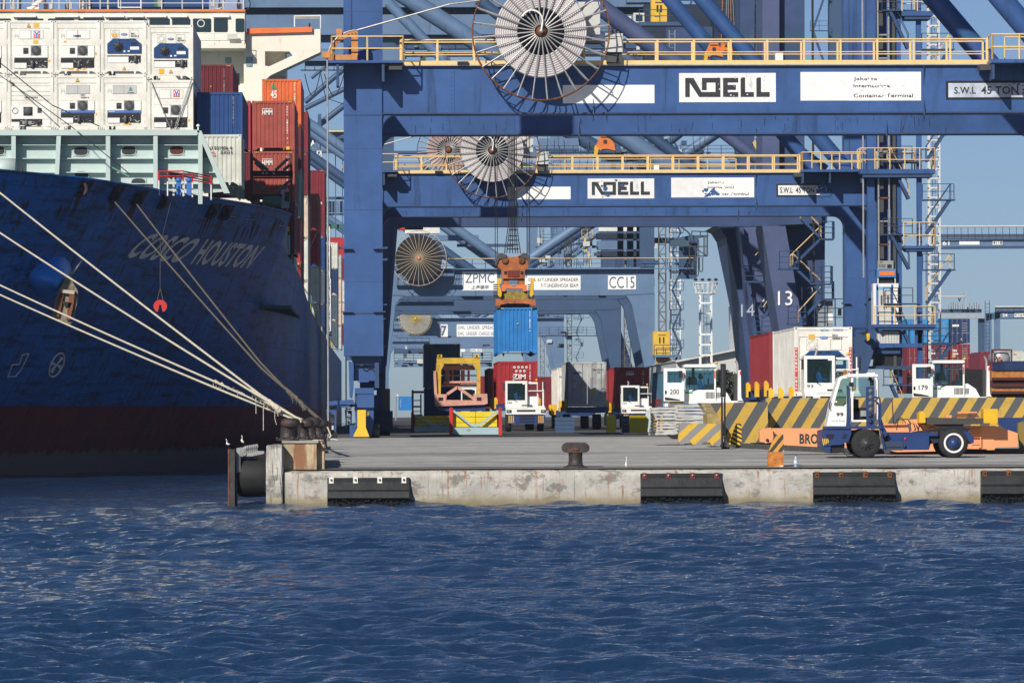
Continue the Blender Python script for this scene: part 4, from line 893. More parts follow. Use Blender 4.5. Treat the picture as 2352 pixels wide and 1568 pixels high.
# deckhouse / bridge
YH=400.; z2=ZM(550,0,3.92); b=B()
b.pp([(-200,100),(355,100),(560,100),(560,112),(655,112),(655,174),(621,174),(609,184),(602,232),(640,600),(600,620),(-200,620)],YH+1,9,SHW); b.build('deckhouse',ship)
b=B(); b.pp([(-200,27),(562,27),(562,102),(-200,102)],YH-2,3.5,SHW); b.pp([(-200,22),(563,22),(563,27),(-200,27)],YH-2.2,4,M('trim_orange',(.75,.22,.06),.5,rust=.1)); b.pp([(355,100),(564,100),(564,111),(355,111)],YH-2.6,4,SHW); b.build('bridge_house',ship)
b=B(); YHw=YH-2.02
for x0,x1 in ((-30,25),(40,100),(110,170),(180,240),(250,297),(305,338),(343,390),(395,437),(443,485),(491,523),(541,561)):
    b=B(); b.pp([(x0+2,43),(x1-2,43),(x1,45),(x1,72),(x1-2,74),(x0+2,74),(x0,72),(x0,45)],YHw-.02,.05,DGLASS); b.build('bridge_window',ship)
b=B(); c=P(464,59,YH); b.torus((c.x,YHw-.06,c.z),.26,.04,WHITE,20,5); b.build('clear_view_screen',ship)
b=B()
for (x0,x1) in ((30,82),(125,180),(190,235),(240,285),(290,330),(335,382),(390,430),(489,527)): b=B(); b.pb(x0,x1,35,40,YHw-.25,.25,WHITE); b.build('window_awning',ship)
b=B(); rail(b,[P(355,100,YH-2.7),P(560,100,YH-2.7)],.75,WHITE,2.2,.025); b.pb(522,545,80,91,YH-2.6,.3,LGREY); b.build('balcony_rail',ship)
# bridge wing with triangular opening
b=B()
o1=[(564,74),(733,67),(736,67),(736,120),(700,137),(622,173),(611,184),(604,184)]; hole=[(615,118),(664,118),(672,122),(672,128),(618,152),(610,150),(608,140),(608,124)]
b.pp([(560,75),(736,67),(736,118),(560,118)],YH-1,3,SHW)
b.pp([(560,117.9),(608.5,117.9),(608.5,184),(560,184)],YH-1,3,SHW); b.pp([(608.4,151),(618,153),(672,128),(664,117.9),(736,117.9),(736,120),(701,136.5),(622,173),(609,184)],YH-1,3,SHW)
b.pp([(560,183.9),(604,183.9),(602,236),(560,236)],YH-1,3,SHW); b.build('bridge_wing',ship)
b=B(); b.pp([(567,66),(717,62),(717,74),(567,78)],YH-1.3,3.5,M('trim_orange2',(.80,.17,.045),.5)); b.build('wing_rail_cover',ship)
b=B(); b.pp([(675,62),(675,36),(737,35),(737,66),(735,66),(735,37.5),(677.5,38),(677.5,62)],YH-1,.2,WHITE); b.pb(678,734,38,44,YH,.1,GREY); b.lathe(P(711,67,YH-1),[(0,0),(.08,0),(.05,.3),(.09,.35),(0,.5)],BLACK,8); b.build('wing_canopy',ship)
b=B()
for x,y0,y1 in ((543,169,194),(435,145+24,186),(660-75,0,0)):
    if y1: b=B(); b.pp([(x-7+0,y0),(x+7,y0),(x+7,y1),(x-7,y1)],YH+.9,.1,DGLASS); b.build('porthole',ship)
for (xa,xb,ya,yb) in ((517,532,132,146),(565,580,131,154)): b=B(); b.pp([(xa+2,ya),(xb-2,ya),(xb,ya+2),(xb,yb-2),(xb-2,yb),(xa+2,yb),(xa,yb-2),(xa,ya+2)],YH-1.05 if xa>560 else YH+.95,.04,M('curtain_glass',(.22,.33,.36),.2,var=.4,scale=6)); b.build('porthole',ship)
# roof rails, masts and clutter above the bridge
b=B(); rail(b,[P(-100,21,YH-2),P(560,21,YH-2)],1.35,WHITE,1.6,.03,(.33,.66)); b.build('roof_rail',ship)
b=B(); r=random.Random(8)
for i in range(26):
    x=r.uniform(-10,560); 
    if 250<x<420: continue
    b=B(); b.ppath([(x,22),(x+r.uniform(-3,3),-25)],YH-1+r.random()*2,r.uniform(.03,.09),LGREY if r.random()<.6 else DGREY,6)
    if r.random()<.6: b.pb(x-r.uniform(2,6),x+r.uniform(2,6),r.uniform(2,10),21,YH+1,.4,LGREY if r.random()<.6 else DGREY)
    b.build('mast',ship)
b=B(); b.ppath([(70,22),(110,-12)],YH-1,.2,WHITE,8); b.ppath([(62,20),(90,20)],YH-1,.12,WHITE,8)
b.pp([(181,-20),(196,-20),(195,20),(180,20)],YH-1,.6,M('radar_grey',(.16,.18,.18),.6)); b.torus(P(500,6,YH-1),.5,.06,LGREY,16,5); b.torus(P(560,10,YH-1),.5,.04,BLACK,16,5); b.build('radar_mast',ship)
b=B(); b.pb(200,480,-60,16,YH+8,3,M('funnel_blue',(.008,.055,.19),.5)); b.pb(354,362,-60,16,YH+7.9,.1,M('pipe_green',(.03,.14,.09))); b.pb(362,373,-60,16,YH+7.8,.2,GREY); b.pb(480,560,-60,30,YH+6,3,M('funnel_pale',(.25,.33,.5),.5)); b.ppath([(317,-10),(324,-10),(324,18),(272,18),(272,-10)],YH+4,.06,WHITE,5); b.build('funnel',ship)
# lashing bridge in front of the first bay aft of the forecastle
b=B(); YL=298.; z3=ZM(560,380,4.704)
def lb(x0,x1,y0,y1,dep=.35,m=MAROOND,off=0): a=z3(x0,y0); c=z3(x1,y1); b.pb(a[0],c[0],a[1],c[1],YL+off,dep,m)
DK=M('lashing_dark',(.035,.022,.018),.7,var=.5,rust=.4)
lb(812,852,330,980); lb(1362,1396,330,1080); lb(845,1400,565,640,.5,DK); lb(845,1400,650,672,.5,DK); lb(845,1250,890,960,.5,DK)
for q in ((850,390,1060,560),(880,450,1000,560),(1160,560,1362,375),(1270,560,1362,485),(850,695,1040,880),(1160,880,1362,700)):
    a=z3(q[0],q[1]); c=z3(q[2],q[3]); b.tube(P(a[0],a[1],YL+.1),P(c[0],c[1],YL+.1),.09,M('brace_grey',(.12,.13,.12),.6,rust=.3),6)
for x in (990,1040,1140): lb(x-10,x+10,590,612,.02,LGREY,-.02)
lb(1240,1352,828,1080,.4,M('locker_grey',(.30,.36,.42))); lb(1288,1352,855,990,.02,BLACK,-.03); lb(1285,1304,885,920,.02,RED,-.05)
a=z3(1120,990); c=P(a[0],a[1],YL-1); b.lathe((c.x-.55,YL-1,c.z),[(0,0),(.25,.05),(.3,.2),(.3,.9),(.25,1.05),(0,1.1)],M('winch_green',(.05,.16,.12)),14,'x')
b.build('lashing_bridge',ship)
b=B(); YG=281.; a=[z3(340,445),z3(665,445)]; b.ppath(a,YG,.04,LGREY,5); b.ppath([z3(440,575),z3(665,575)],YG,.03,LGREY,5); b.ppath([z3(450,445),z3(450,580)],YG,.035,LGREY,5)
for x in (480,520,600,640): b.ppath([z3(x,525+((x//40)%2)*8),z3(x,670)],YG,.02,LGREY,4)
for y in (520,570,625): b.ppath([z3(500,y),z3(540,y),z3(550,y+8),z3(580,y+8),z3(590,y),z3(665,y)],YG,.03,BLACK,4)
a=z3(460,670); c=z3(655,720); b.pb(a[0],c[0],a[1],c[1],YG-.2,1.2,M('platform_pale',(.55,.55,.5),.6,rust=.1)); a=z3(640,720); c=z3(655,960); b.pb(a[0],c[0],a[1],c[1],YG,.2,M('post_ochre',(.5,.35,.15),.6)); a=z3(655,440); c=z3(668,670); b.pb(a[0],c[0],a[1],c[1],YG-.1,.15,RUST)
b.pp([z3(460,722),z3(720,740),z3(735,960),z3(520,910)],YG+.6,.5,M('pedestal_grey',(.22,.27,.27),.6)); b.build('access_platform',ship)
# main deck fittings along the quay side seen at a grazing angle
b=B(); r=random.Random(12)
for i in range(60):
    Y=300+i*4.2; zd=deckz(Y); b.box(XS-.35,XS-.25,Y,Y+.1,zd,zd+1.1,r.choice([M('rail_yellow',(.35,.3,.05)),SHP,DGREY]))
    if i%3==0: b.box(XS-.9,XS-.4,Y,Y+1.0,zd,zd+r.uniform(1.2,2.6),r.choice([M('gear_blue',(.06,.13,.2)),DGREY,SHP]))
b.tube((XS-.3,300,deckz(300)+1.1),(XS-.3,353,deckz(353)+1.1),.04,SHP,5); b.tube((XS-.3,353,deckz(353)+1.1),(XS-.3,443,deckz(443)+1.1),.04,SHP,5); b.tube((XS-.3,443,deckz(443)+1.1),(XS-.3,610,deckz(600)+1.1),.04,SHP,5)
b.build('deck_fittings',ship)
# ------------------------------------------------------------------ containers
def corr_x(b,x0,x1,y,z0,z1,m,per=.21,dep=.045):
    """corrugated wall facing -y"""
    n=max(1,round((x1-x0)/per)); p=(x1-x0)/n; pr=[]
    for i in range(n):
        s=x0+i*p; pr+=[(s,y),(s+p*.38,y),(s+p*.5,y+dep),(s+p*.88,y+dep)]
    pr.append((x1,y)); vs=[]
    for q in pr: vs+=[(q[0],q[1],z0),(q[0],q[1],z1)]
    b.add(vs,[(2*i,2*i+2,2*i+3,2*i+1) for i in range(len(pr)-1)],m)
def corr_y(b,x,y0,y1,z0,z1,m,s,per=.55,dep=.04):
    n=max(1,round((y1-y0)/per)); p=(y1-y0)/n; pr=[]
    for i in range(n):
        t=y0+i*p; pr+=[(x,t),(x,t+p*.38),(x-s*dep,t+p*.5),(x-s*dep,t+p*.88)]
    pr.append((x,y1)); vs=[]
    for q in pr: vs+=[(q[0],q[1],z0),(q[0],q[1],z1)]
    f=[(2*i,2*i+2,2*i+3,2*i+1) for i in range(len(pr)-1)]
    b.add(vs,f if s>0 else [q[::-1] for q in f],m)
def tri(b,cx,cz,s,y,m=None):
    b.add([(cx-s,y,cz-s*.85),(cx+s,y,cz-s*.85),(cx,y,cz+s)],[(0,1,2)],INK); b.add([(cx-s*.8,y-.003,cz-s*.72),(cx+s*.8,y-.003,cz-s*.72),(cx,y-.003,cz+s*.75)],[(0,1,2)],m or DECAL_O); b.box(cx-s*.08,cx+s*.08,y-.006,y-.004,cz-s*.5,cz+s*.2,INK)
CC={}
def cm(name,col,**k):
    if name not in CC: CC[name]=M('box_'+name,col,.5,var=.18,scale=1.0,rust=.34 if name=='cream' else k.get('rust',.16),rcol=(.12,.06,.03),streak=4,dirt=k.get('dirt',.2))
    return CC[name]
for nme,c in dict(white=(.78,.76,.70),maroon=(.13,.012,.022),blue=(.010,.055,.20),hmm=(.36,.075,.055),red=(.42,.035,.04),orange=(.72,.15,.04),grey=(.50,.52,.50),dkgrey=(.07,.10,.14),
                  teal=(.05,.30,.25),peach=(.62,.50,.40),rustred=(.42,.13,.09),sky=(.02,.20,.55),navy=(.012,.035,.12),zim=(.34,.022,.028),brown=(.20,.02,.02),silver=(.42,.43,.43),sky2=(.03,.26,.60),pale=(.60,.62,.56),wine=(.20,.018,.03),cream=(.68,.58,.42),hmmg=(.34,.035,.035)).items(): cm(nme,c)
def label_stripes(b,x0,x1,y,z,w=.26):
    for xs in (x0+.13,x1-.13-w):
        for i in range(4):
            a=xs+w*i/4; b.add([(a,y,z),(a+w/8,y,z),(a+w/8+.03,y,z+.07),(a+.03,y,z+.07)],[(0,1,2,3)],YEL if 1 else INK); b.add([(a+w/8,y,z),(a+w/4,y,z),(a+w/4+.03,y,z+.07),(a+w/8+.03,y,z+.07)],[(0,1,2,3)],INK)
def container(x0,Y,z0,L,H,m,label,kind='dry',group=None,Wd=2.438,simple=False,sides=(1,1),notch=False):
    nm={'reefer':'reefer_container'}.get(kind,'shipping_container')
    t=thing(nm,label,'container',(x0+Wd/2,Y,z0),group); x1=x0+Wd; z1=z0+H
    fr=B(); c=.16
    for x in (x0,x1-c):
        for yy in (Y,Y+L-c): fr.box(x,x+c,yy,yy+c,z0+.12,z1-.12,m)
        for zz in (z0,z1-.118):
            for yy in (Y-.004,Y+L-c+.004): 
                fr.box(x-.004,x+c+.004,yy,yy+c,zz,zz+.118,m)
                if yy<Y: fr.box(x+.05,x+.11,yy-.004,yy-.002,zz+.03,zz+.09,INK)
    for yy in (Y,Y+L-.08):
        fr.box(x0+c,x1-c,yy,yy+.08,z1-.13,z1-.005,m)
        if notch:
            fr.prism([(x0+c,z0+.02),(x0+c+.25,z0+.17),(x1-c-.25,z0+.17),(x1-c,z0+.02),(x1-c,z0+.22),(x0+c,z0+.22)],yy,yy+.08,m)
            for xx in (x0+.62,x1-.62): fr.prism([(xx-.07,z0+.171),(xx-.03,z0+.02),(xx+.03,z0+.02),(xx+.07,z0+.171)],yy,yy+.08,m)
        else: fr.box(x0+c,x1-c,yy,yy+.08,z0+.01,z0+.16,m)
    for x in (x0,x1-.06): fr.box(x,x+.06,Y+c,Y+L-c,z0+.02,z0+.16,m); fr.box(x,x+.06,Y+c,Y+L-c,z1-.1,z1-.02,m)
    fr.build('frame',t)
    zb=z0+(.22 if notch else .16)
    p=B()
    if kind=='dry': corr_x(p,x0+c,x1-c,Y+.02,zb,z1-.13,m,.235)
    elif kind=='reefer': p.box(x0+c,x1-c,Y+.03,Y+.09,zb,z1-.13,m)
    elif kind=='doors':
        for a,b_ in ((x0+c,(x0+x1)/2-.01),((x0+x1)/2+.01,x1-c)): p.box(a,b_,Y+.02,Y+.07,zb,z1-.13,m)
    if kind=='dry' and H>2.7: label_stripes(p,x0,x1,Y-.006,z1-.10)
    p.build('end_panel' if kind!='doors' else 'door',t)
    if kind=='doors':
        p=B()
        for fx in (.13,.37,.62,.86):
            xx=x0+Wd*fx; p.tube((xx,Y-.01,z0+.1),(xx,Y-.01,z1-.08),.022,GALV,6)
            for f in (.06,.35,.65,.95): p.box(xx-.05,xx+.05,Y-.03,Y+.02,z0+H*f-.03,z0+H*f+.03,GALV)
            p.box(xx,xx+.25,Y-.03,Y-.015,z0+H*.40,z0+H*.42,GALV)
        p.build('lock_rods',t)
    for s,x in ((-1,x0+.01),(1,x1-.01)):
        if (sides[0] if s<0 else sides[1]):
            p=B()
            if kind=='reefer' and L>10 and not simple: corr_y(p,x,Y+c,Y+L-c,z0+.16,z1-.1,m,s,.28,.012)
            else: corr_y(p,x,Y+c,Y+L-c,z0+.16,z1-.1,m,s,.28 if not simple else .9,.036)
            p.build('side_panel',t)
    p=B(); p.box(x0+.06,x1-.06,Y+.03,Y+L-.03,z1-.06,z1-.02,m); p.build('roof_panel',t)
    return t,(x0,x1,z0,z1,Y)
def marks(t,nm,items,box):
    """painted marks on the end panel: items are (kind, fractions x0,x1,z0,z1, ...)"""
    x0,x1,z0,z1,Y=box; Wd=x1-x0; H=z1-z0; p=B(); y=Y-.012
    for it in items:
        k=it[0]
        if k=='t': _,s,a,b_,c,d,m=it[:7]; p.text(s,x0+a*Wd,x0+b_*Wd,z0+c*H,z0+d*H,y,m,bold=.02)
        elif k=='v':                                    # vertical code, one letter under another
            _,s,fx,c,d,m=it; n=len(s); h=(d-c)*H/n
            for i,chh in enumerate(s):
                if chh!=' ': p.text(chh,x0+fx*Wd-.035,x0+fx*Wd+.035,z0+d*H-(i+.85)*h,z0+d*H-i*h-h*.1,y,m,bold=.02)
        elif k=='b': _,a,b_,c,d,m=it; p.box(x0+a*Wd,x0+b_*Wd,y-.002,y+.004,z0+c*H,z0+d*H,m)
        elif k=='tri': _,a,c,s,m=it; tri(p,x0+a*Wd,z0+c*H,s,y-.004,m)
        elif k=='poly': _,pts,m=it; p.prism([(x0+q[0]*Wd,z0+q[1]*H) for q in pts],y-.004,y+.004,m)
    if p.v: p.build(nm,t)
def px_box(xl,ytop,Y,H):                       # left/top picture position -> x0, z0
    a=P(xl,ytop,Y); return a.x,a.z-H
# ------------------------------------------------------------------ refrigeration units
RW=cm('white',(0,0,0)); RPAN=M('reefer_panel',(.80,.80,.77),.35,var=.04,scale=2,dirt=.15); RSEAM=M('reefer_seam',(.34,.35,.35),.5); FANG=M('fan_grey',(.20,.20,.21),.5); CARB=M('unit_blue',(.015,.06,.19),.35,var=.1); MESHM=M('machinery',(.12,.12,.125),.5,metal=.4,var=.5,scale=8)
def reefer_unit(t,box,kind,seed=0,stick=()):
    x0,x1,z0,z1,Y=box; H=z1-z0; r=random.Random(seed); y=Y-.004
    u=lambda zx,zy:(x0+(zx-85)/213.*(x1-x0)/2.438, z0+(860-zy)/215.5*H/2.9)
    un=bpy.data.objects.new('cooling_unit',None); COL.objects.link(un); un.parent=t; c=u(345,600); un.location=Vector((c[0],Y,c[1]))-wloc(t)
    def R(b,xa,xb,ya,yb,m,y0=0.,d=.02):
        a=u(xa,yb); c=u(xb,ya); b.box(a[0],c[0],Y+.03-y0-d,Y+.03-y0,a[1],c[1],m)
    # seams, bolts, flat hatches on the end wall
    b=B()
    R(b,128,574,322,325,RSEAM); R(b,128,574,812,815,RSEAM); R(b,128,131,326,811,RSEAM); R(b,571,574,326,811,RSEAM)
    for i in range(9):
        for yy in (332,806): R(b,138+i*52,141+i*52,yy,yy+3,RSEAM,.0,.025)
    for i in range(8):
        for xx in (134,565): R(b,xx,xx+3,350+i*58,353+i*58,RSEAM,.0,.025)
    hm=M('hatch_cream',(.68,.60,.42),.5) if kind=='D' else RPAN
    if kind in 'AD':
        for xa,xb in ((222,350),(356,490)):
            R(b,xa,xb,348,350,RSEAM); R(b,xa,xb,448,450,RSEAM); R(b,xa,xa+2,351,447,RSEAM); R(b,xb-2,xb,351,447,RSEAM); R(b,xa+3,xb-3,351,447,hm,.0,.012)
        R(b,165,210,392,394,RSEAM); R(b,165,210,405,407,RSEAM); R(b,170,205,420,422,RSEAM); R(b,165,167,408,448,RSEAM); R(b,205,207,408,448,RSEAM)
    elif kind=='B':
        c=u(245,395); b.torus((c[0],Y+.01,c[1]),.18,.006,RSEAM,24,4); b.torus((c[0],Y+.01,c[1]),.11,.006,RSEAM,20,4)
        for xa,xb in ((195,295),(410,510)):
            R(b,xa,xb,345,347,RSEAM); R(b,xa,xb,440,442,RSEAM); R(b,xa,xa+2,350,438,RSEAM); R(b,xb-2,xb,350,438,RSEAM)
    elif kind=='C':
        for yy in (355,420,470,520): R(b,128,574,yy,yy+2,RSEAM)
    b.build('access_hatch',un)
    b=B(); top=525
    if kind in 'AD':
        R(b,160,540,676,786,BLACK,.0,.004)
        pts=[u(175,525),u(540,525),u(540,668),u(160,668),u(160,560)]; b.prism(pts[::-1],Y-.03,Y+.028,RPAN)
        for q in ((160,540,523,526),(160,540,664,668),(348,351,530,664)): R(b,*q,RSEAM,.06,.006)
        if kind=='D': R(b,160,540,640,668,DECAL_B,.06,.008); R(b,175,245,650,656,WHITE,.07,.004)
        R(b,163,300,727,786,RPAN,.004,.05)
        b.build('housing',un)
        b=B(); R(b,352,466,528,642,FANG,.06,.01); c=u(408,584); b.lathe((c[0],Y-.075,c[1]),[(0,-.01),(.06,-.01),(.245,0),(.25,.02)],M('fan_dark',(.05,.05,.055),.5),22,'y')
        for rr in (.08,.14,.2,.245): b.torus((c[0],Y-.09,c[1]),rr,.006,FANG,20,3)
        for i in range(8): 
            a=math.pi*i/8; b.tube((c[0]-.24*math.cos(a),Y-.09,c[1]-.24*math.sin(a)),(c[0]+.24*math.cos(a),Y-.09,c[1]+.24*math.sin(a)),.006,FANG,3)
        b.build('fan',un)
        b=B(); R(b,262,324,552,626,GREY,.06,.008); R(b,267,318,557,620,BLACK,.07,.01); R(b,276,310,565,590,DGREY,.08,.004); b.build('control_panel',un)
    elif kind=='B':
        R(b,160,540,640,725,BLACK,.0,.004)
        pts=[u(160,560),u(160,600),u(225,430+18),u(480,448),u(540,500),u(540,600),u(540,628),u(160,628)]
        pts=[u(160,505),u(225,448),u(478,448),u(542,505),u(542,612),u(160,612)]; b.prism(pts[::-1],Y-.06,Y+.028,CARB)
        for (xa,xb,ya,yb,m) in ((290,330,455,468,BLACK),(370,410,455,468,BLACK),(418,520,540,575,WHITE),(430,500,490,520,BLACK),(345,365,585,605,WHITE),(390,415,585,600,WHITE)): R(b,xa,xb,ya,yb,m,.09,.006)
        R(b,163,400,655,725,RPAN,.004,.03); b.build('housing',un)
        b=B(); c=u(288,540); b.lathe((c[0],Y-.07,c[1]),[(0,-.01),(.08,-.015),(.10,0),(.26,.0),(.27,.03)],M('fan_dark'),22,'y')
        for i in range(9):
            a=2*math.pi*i/9; b.tube((c[0],Y-.09,c[1]),(c[0]+.25*math.cos(a),Y-.09,c[1]+.25*math.sin(a)),.02,BLACK,4)
        b.build('fan',un)
    else:
        R(b,130,572,590,740,RPAN,.0,.05); R(b,130,572,745,840-10,BLACK,.0,.004); R(b,130,220,775,830,RPAN,.01,.06); R(b,480,572,745,830,RPAN,.01,.06); R(b,255,360,765,800,GREY,.01,.08); b.build('housing',un)
        b=B(); R(b,265,368,600,702,BLACK,.06,.01); c=u(316,650); b.lathe((c[0],Y-.08,c[1]),[(0,-.02),(.06,-.02),(.22,0),(.23,.02)],DGREY,20,'y'); b.build('fan',un)
        b=B(); R(b,424,470,612,670,DGREY,.06,.01); c=u(172,645); b.torus((c[0],Y-.05,c[1]),.15,.012,INK,18,4); b.build('control_panel',un)
    b=B(); zb,zt,xa,xb=(785,690,300,535) if kind in 'AD' else (725,640,410,535) if kind=='B' else (830,750,225,470)
    if kind!='B' or 1:
        cxx=365 if kind in 'AD' else 480 if kind=='B' else 300
        c=u(cxx,zb-4); b.lathe((c[0],Y-.03,c[1]),[(.0,0),(.09,0),(.1,.05),(.1,.3),(.07,.38),(0,.4)],MESHM,12)
    for i in range(26):
        p=u(r.uniform(xa,xb),r.uniform(zt,zb)); q=u(r.uniform(xa,xb),r.uniform(zt,zb)); p_=Vector((p[0],Y-.01-r.random()*.04,p[1])); q_=p_+Vector(((q[0]-p[0])*.25,0,(q[1]-p[1])*.35))
        b.tube(p_,q_,r.uniform(.006,.025),r.choice([MESHM,GALV,LGREY,DGREY]),5)
    b.build('compressor',un)
    b=B()
    for s in stick:
        if s[0]=='tri': c=u(s[1],s[2]); tri(b,c[0],c[1],.11,Y-.012,s[3] if len(s)>3 else None)
        elif s[0]=='b': R(b,s[1],s[2],s[3],s[4],s[5],.012,.006)
        elif s[0]=='t':
            a=u(s[2],s[5]); c=u(s[3],s[4]); b.text(s[1],a[0],c[0],a[1],c[1],Y-.014,s[6],bold=.03)
        elif s[0]=='Y':
            a=u(s[1],s[2]+80); w=.34; h=.37; b.box(a[0],a[0]+w,Y-.008,Y+.02,a[1],a[1]+h,DECAL_R); b.box(a[0]+.03,a[0]+w-.03,Y-.011,Y,a[1]+.03,a[1]+h-.03,WHITEP)
            P_=lambda pts:[(a[0]+p[0]*w,a[1]+p[1]*h) for p in pts]
            b.prism(P_([(.38,.1),(.62,.1),(.62,.45),(.92,.9),(.68,.9),(.5,.62),(.32,.9),(.08,.9),(.38,.45)]),Y-.015,Y-.0115,DECAL_B)
            b.prism(P_([(.12,.1),(.3,.1),(.3,.5),(.12,.6)]),Y-.015,Y-.0115,DECAL_R); b.prism(P_([(.7,.1),(.88,.1),(.88,.6),(.7,.5)]),Y-.015,Y-.0115,DECAL_R)
        elif s[0]=='el': 
            c=u(s[1],s[2]); b.prism([(c[0]+.17*math.cos(a),c[1]+.055*math.sin(a)) for a in np.linspace(0,2*math.pi,18,endpoint=False)],Y-.012,Y+.0,DECAL_B); b.text('Carrier',c[0]-.11,c[0]+.11,c[1]-.03,c[1]+.03,Y-.014,WHITEP)
        elif s[0]=='warn':
            a=u(s[1],1095); 
    if b.v: b.build('stickers',t)
OB=DECAL_O
GR='white refrigerated containers stacked across the bow'
YR=278.
specs=[ # xl, ytop, kind, material, label, stickers
 (-90,48,'A','white','white refrigerated container at the left edge, upper row behind the breakwater',[('b',400,450,260,300,OB)]),
 (-90,173,'A','white','white refrigerated container at the left edge, lower row resting behind the breakwater',[]),
 (17,47.5,'A','white','white reefer with red and blue square logo, upper row, first full one from left',[('tri',325,292),('b',380,442,256,314,OB),('b',376,430,464,502,OB),('Y',380,358),('b',193,228,538,562,OB),('b',542,566,690,714,OB)]),
 (124,47.5,'A','white','white reefer lettered in navy, upper row, second full one from the left',[('t','HMM',305,385,402,426,M('navy_ink',(.02,.02,.12))),('tri',350,805),('b',250,304,785,822,OB),('b',405,442,788,822,OB),('b',195,225,470,490,OB),('b',548,565,600,634,OB)]),
 (231,47.5,'B','cream','white reefer with dark blue hexagonal cooling unit, upper row, third from the left',[('el',350,395),('b',215,268,386,424,OB),('t','ZMOU',425,475,378,396,INK),('t','881606 5',425,515,404,424,INK),('tri',352,792)]),
 (338,58,'B','white','white reefer with dark blue cooling unit at the right end of the upper row',[('el',350,395),('t','GMOU',425,475,378,396,INK),('t','887104 1',425,515,404,424,INK),('b',218,275,740,800,OB),('tri',352,772)]),
 (17,173.5,'C','white','white reefer with a small square black fan, lower row, first full one',[('tri',148,335),('t','STAR COOL',310,410,404,414,DECAL_B),('t','ZMOU 895272 8',275,425,482,500,INK),('b',298,335,512,522,YEL),('b',310,350,785,800,DECAL_B)]),
 (124,173.5,'D','cream','stained cream reefer with blue strip and red warning columns, lower row, second from the left',[('tri',350,287,YELC),('t','SZLU',385,430,450,470,INK),('t','960581 8',385,475,482,500,INK),('b',195,225,535,550,YEL),('b',553,568,668,694,OB)]+[('b',92,106,430+i*26,446+i*26,DECAL_R) for i in range(12)]+[('b',585,600,430+i*26,446+i*26,DECAL_R) for i in range(12)]),
 (231,173.5,'D','cream','stained reefer with a green triangle logo and blue strip, lower row, third from the left',[('b',356,490,351,447,M('hatch_cream')),('tri',425,390,M('tri_green',(.05,.42,.30))),('t','HYUNDAI',390,462,428,440,INK),('b',190,256,520,538,OB),('tri',412,790),('b',340,378,785,815,OB)]),
 (338,184,'A','white','white reefer with crossed lashing rods over its end, right end of the lower row',[('Y',380,352),('b',195,225,535,560,OB),('b',545,566,690,716,OB),('b',378,432,800,855,OB),('tri',318,835)]),
]
for i,(xl,yt,k,mt,lab,st) in enumerate(specs):
    x0,z0=px_box(xl,yt,YR,2.87)
    t,bx=container(x0,YR,z0,12.19,2.87,CC['white'],lab,'reefer',GR,notch=True,sides=(0,1 if xl>300 else 0))
    reefer_unit(t,bx,k,i,st)
t_=ship; b=B()
for (xa,ya,xb,yb) in ((346,186,393,298),(438,186,400,298),(440,186,404,298)): b.ppath([(xa,ya),(xb,yb)],YR-.15,.022,GALV,5)
b.build('lashing_rods',ship)
# dry containers on deck
def dc(xl,yt,Y,m,lab,H=2.9,L=12.19,items=(),notch=True,kind='dry',grp='containers stacked on the ship'):
    x0,z0=px_box(xl,yt,Y,H-.03); t,bx=container(x0,Y,z0,L,H-.03,CC[m],lab,kind,grp,notch=notch); marks(t,'markings',items,bx); return t
CODE='UACU 541892 7'
dc(442,149,315,'maroon','dark maroon container high on the ship right behind the white reefer stack',items=[('v',CODE,.78,.3,.92,GREY),('tri',.45,.55,.07,YEL),('b',.08,.16,.66,.82,YEL)])
dc(452,212,279.6,'blue','dark blue container above the grey one beside the breakwater',H=2.65,L=12.19,items=[('v','LFZU 779368 2',.80,.35,.93,GREY)])
dc(447,309,273.2,'pale','pale grey container with red lettering beside the end of the breakwater',H=2.7,L=6.06,items=[('t','OOCL',.18,.46,.57,.66,DECAL_R),('t','OOLU 031006 4',.1,.8,.70,.77,INK),('t','22G1',.55,.8,.62,.68,INK)])
hl=lambda a=.24:[('t','HMM',a,a+.24,.72,.82,WHITEP),('b',a,a+.24,.835,.845,WHITEP),('v','HMMU 612087 2',.83,.22,.9,WHITEP),('tri',.84,.16,.07,YELC),('b',.80,.88,.02,.08,YELC)]
dc(579,232,301,'hmm','brick red container with white lettering, topmost of the stack at the ship side',items=hl())
dc(579,347.5,301,'hmm','brick red container with white lettering behind the lashing frame, second from the top',items=hl())
dc(579,463,301,'maroon','dark red container behind the lower lashing frame at the ship side',items=[('tri',.83,.85,.07,YELC),('b',.80,.88,.4,.5,YELC)])
dc(478,232,301,'red','bright red container seen as a narrow strip left of the topmost brick red one')
dc(478,347.5,301,'maroon','maroon container in shadow left of the brick red one behind the lashing frame')
dc(602,182,328,'orange','orange container with a green arrow mark and the number 45 above the brick red ones',items=[('poly',[(.22,.79),(.28,.91),(.30,.79)],DECAL_G),('poly',[(.31,.79),(.31,.91),(.37,.79)],DECAL_G),('t','45',.22,.38,.58,.75,WHITEP),('v','HSLU 881202 4',.84,.3,.93,WHITEP)])
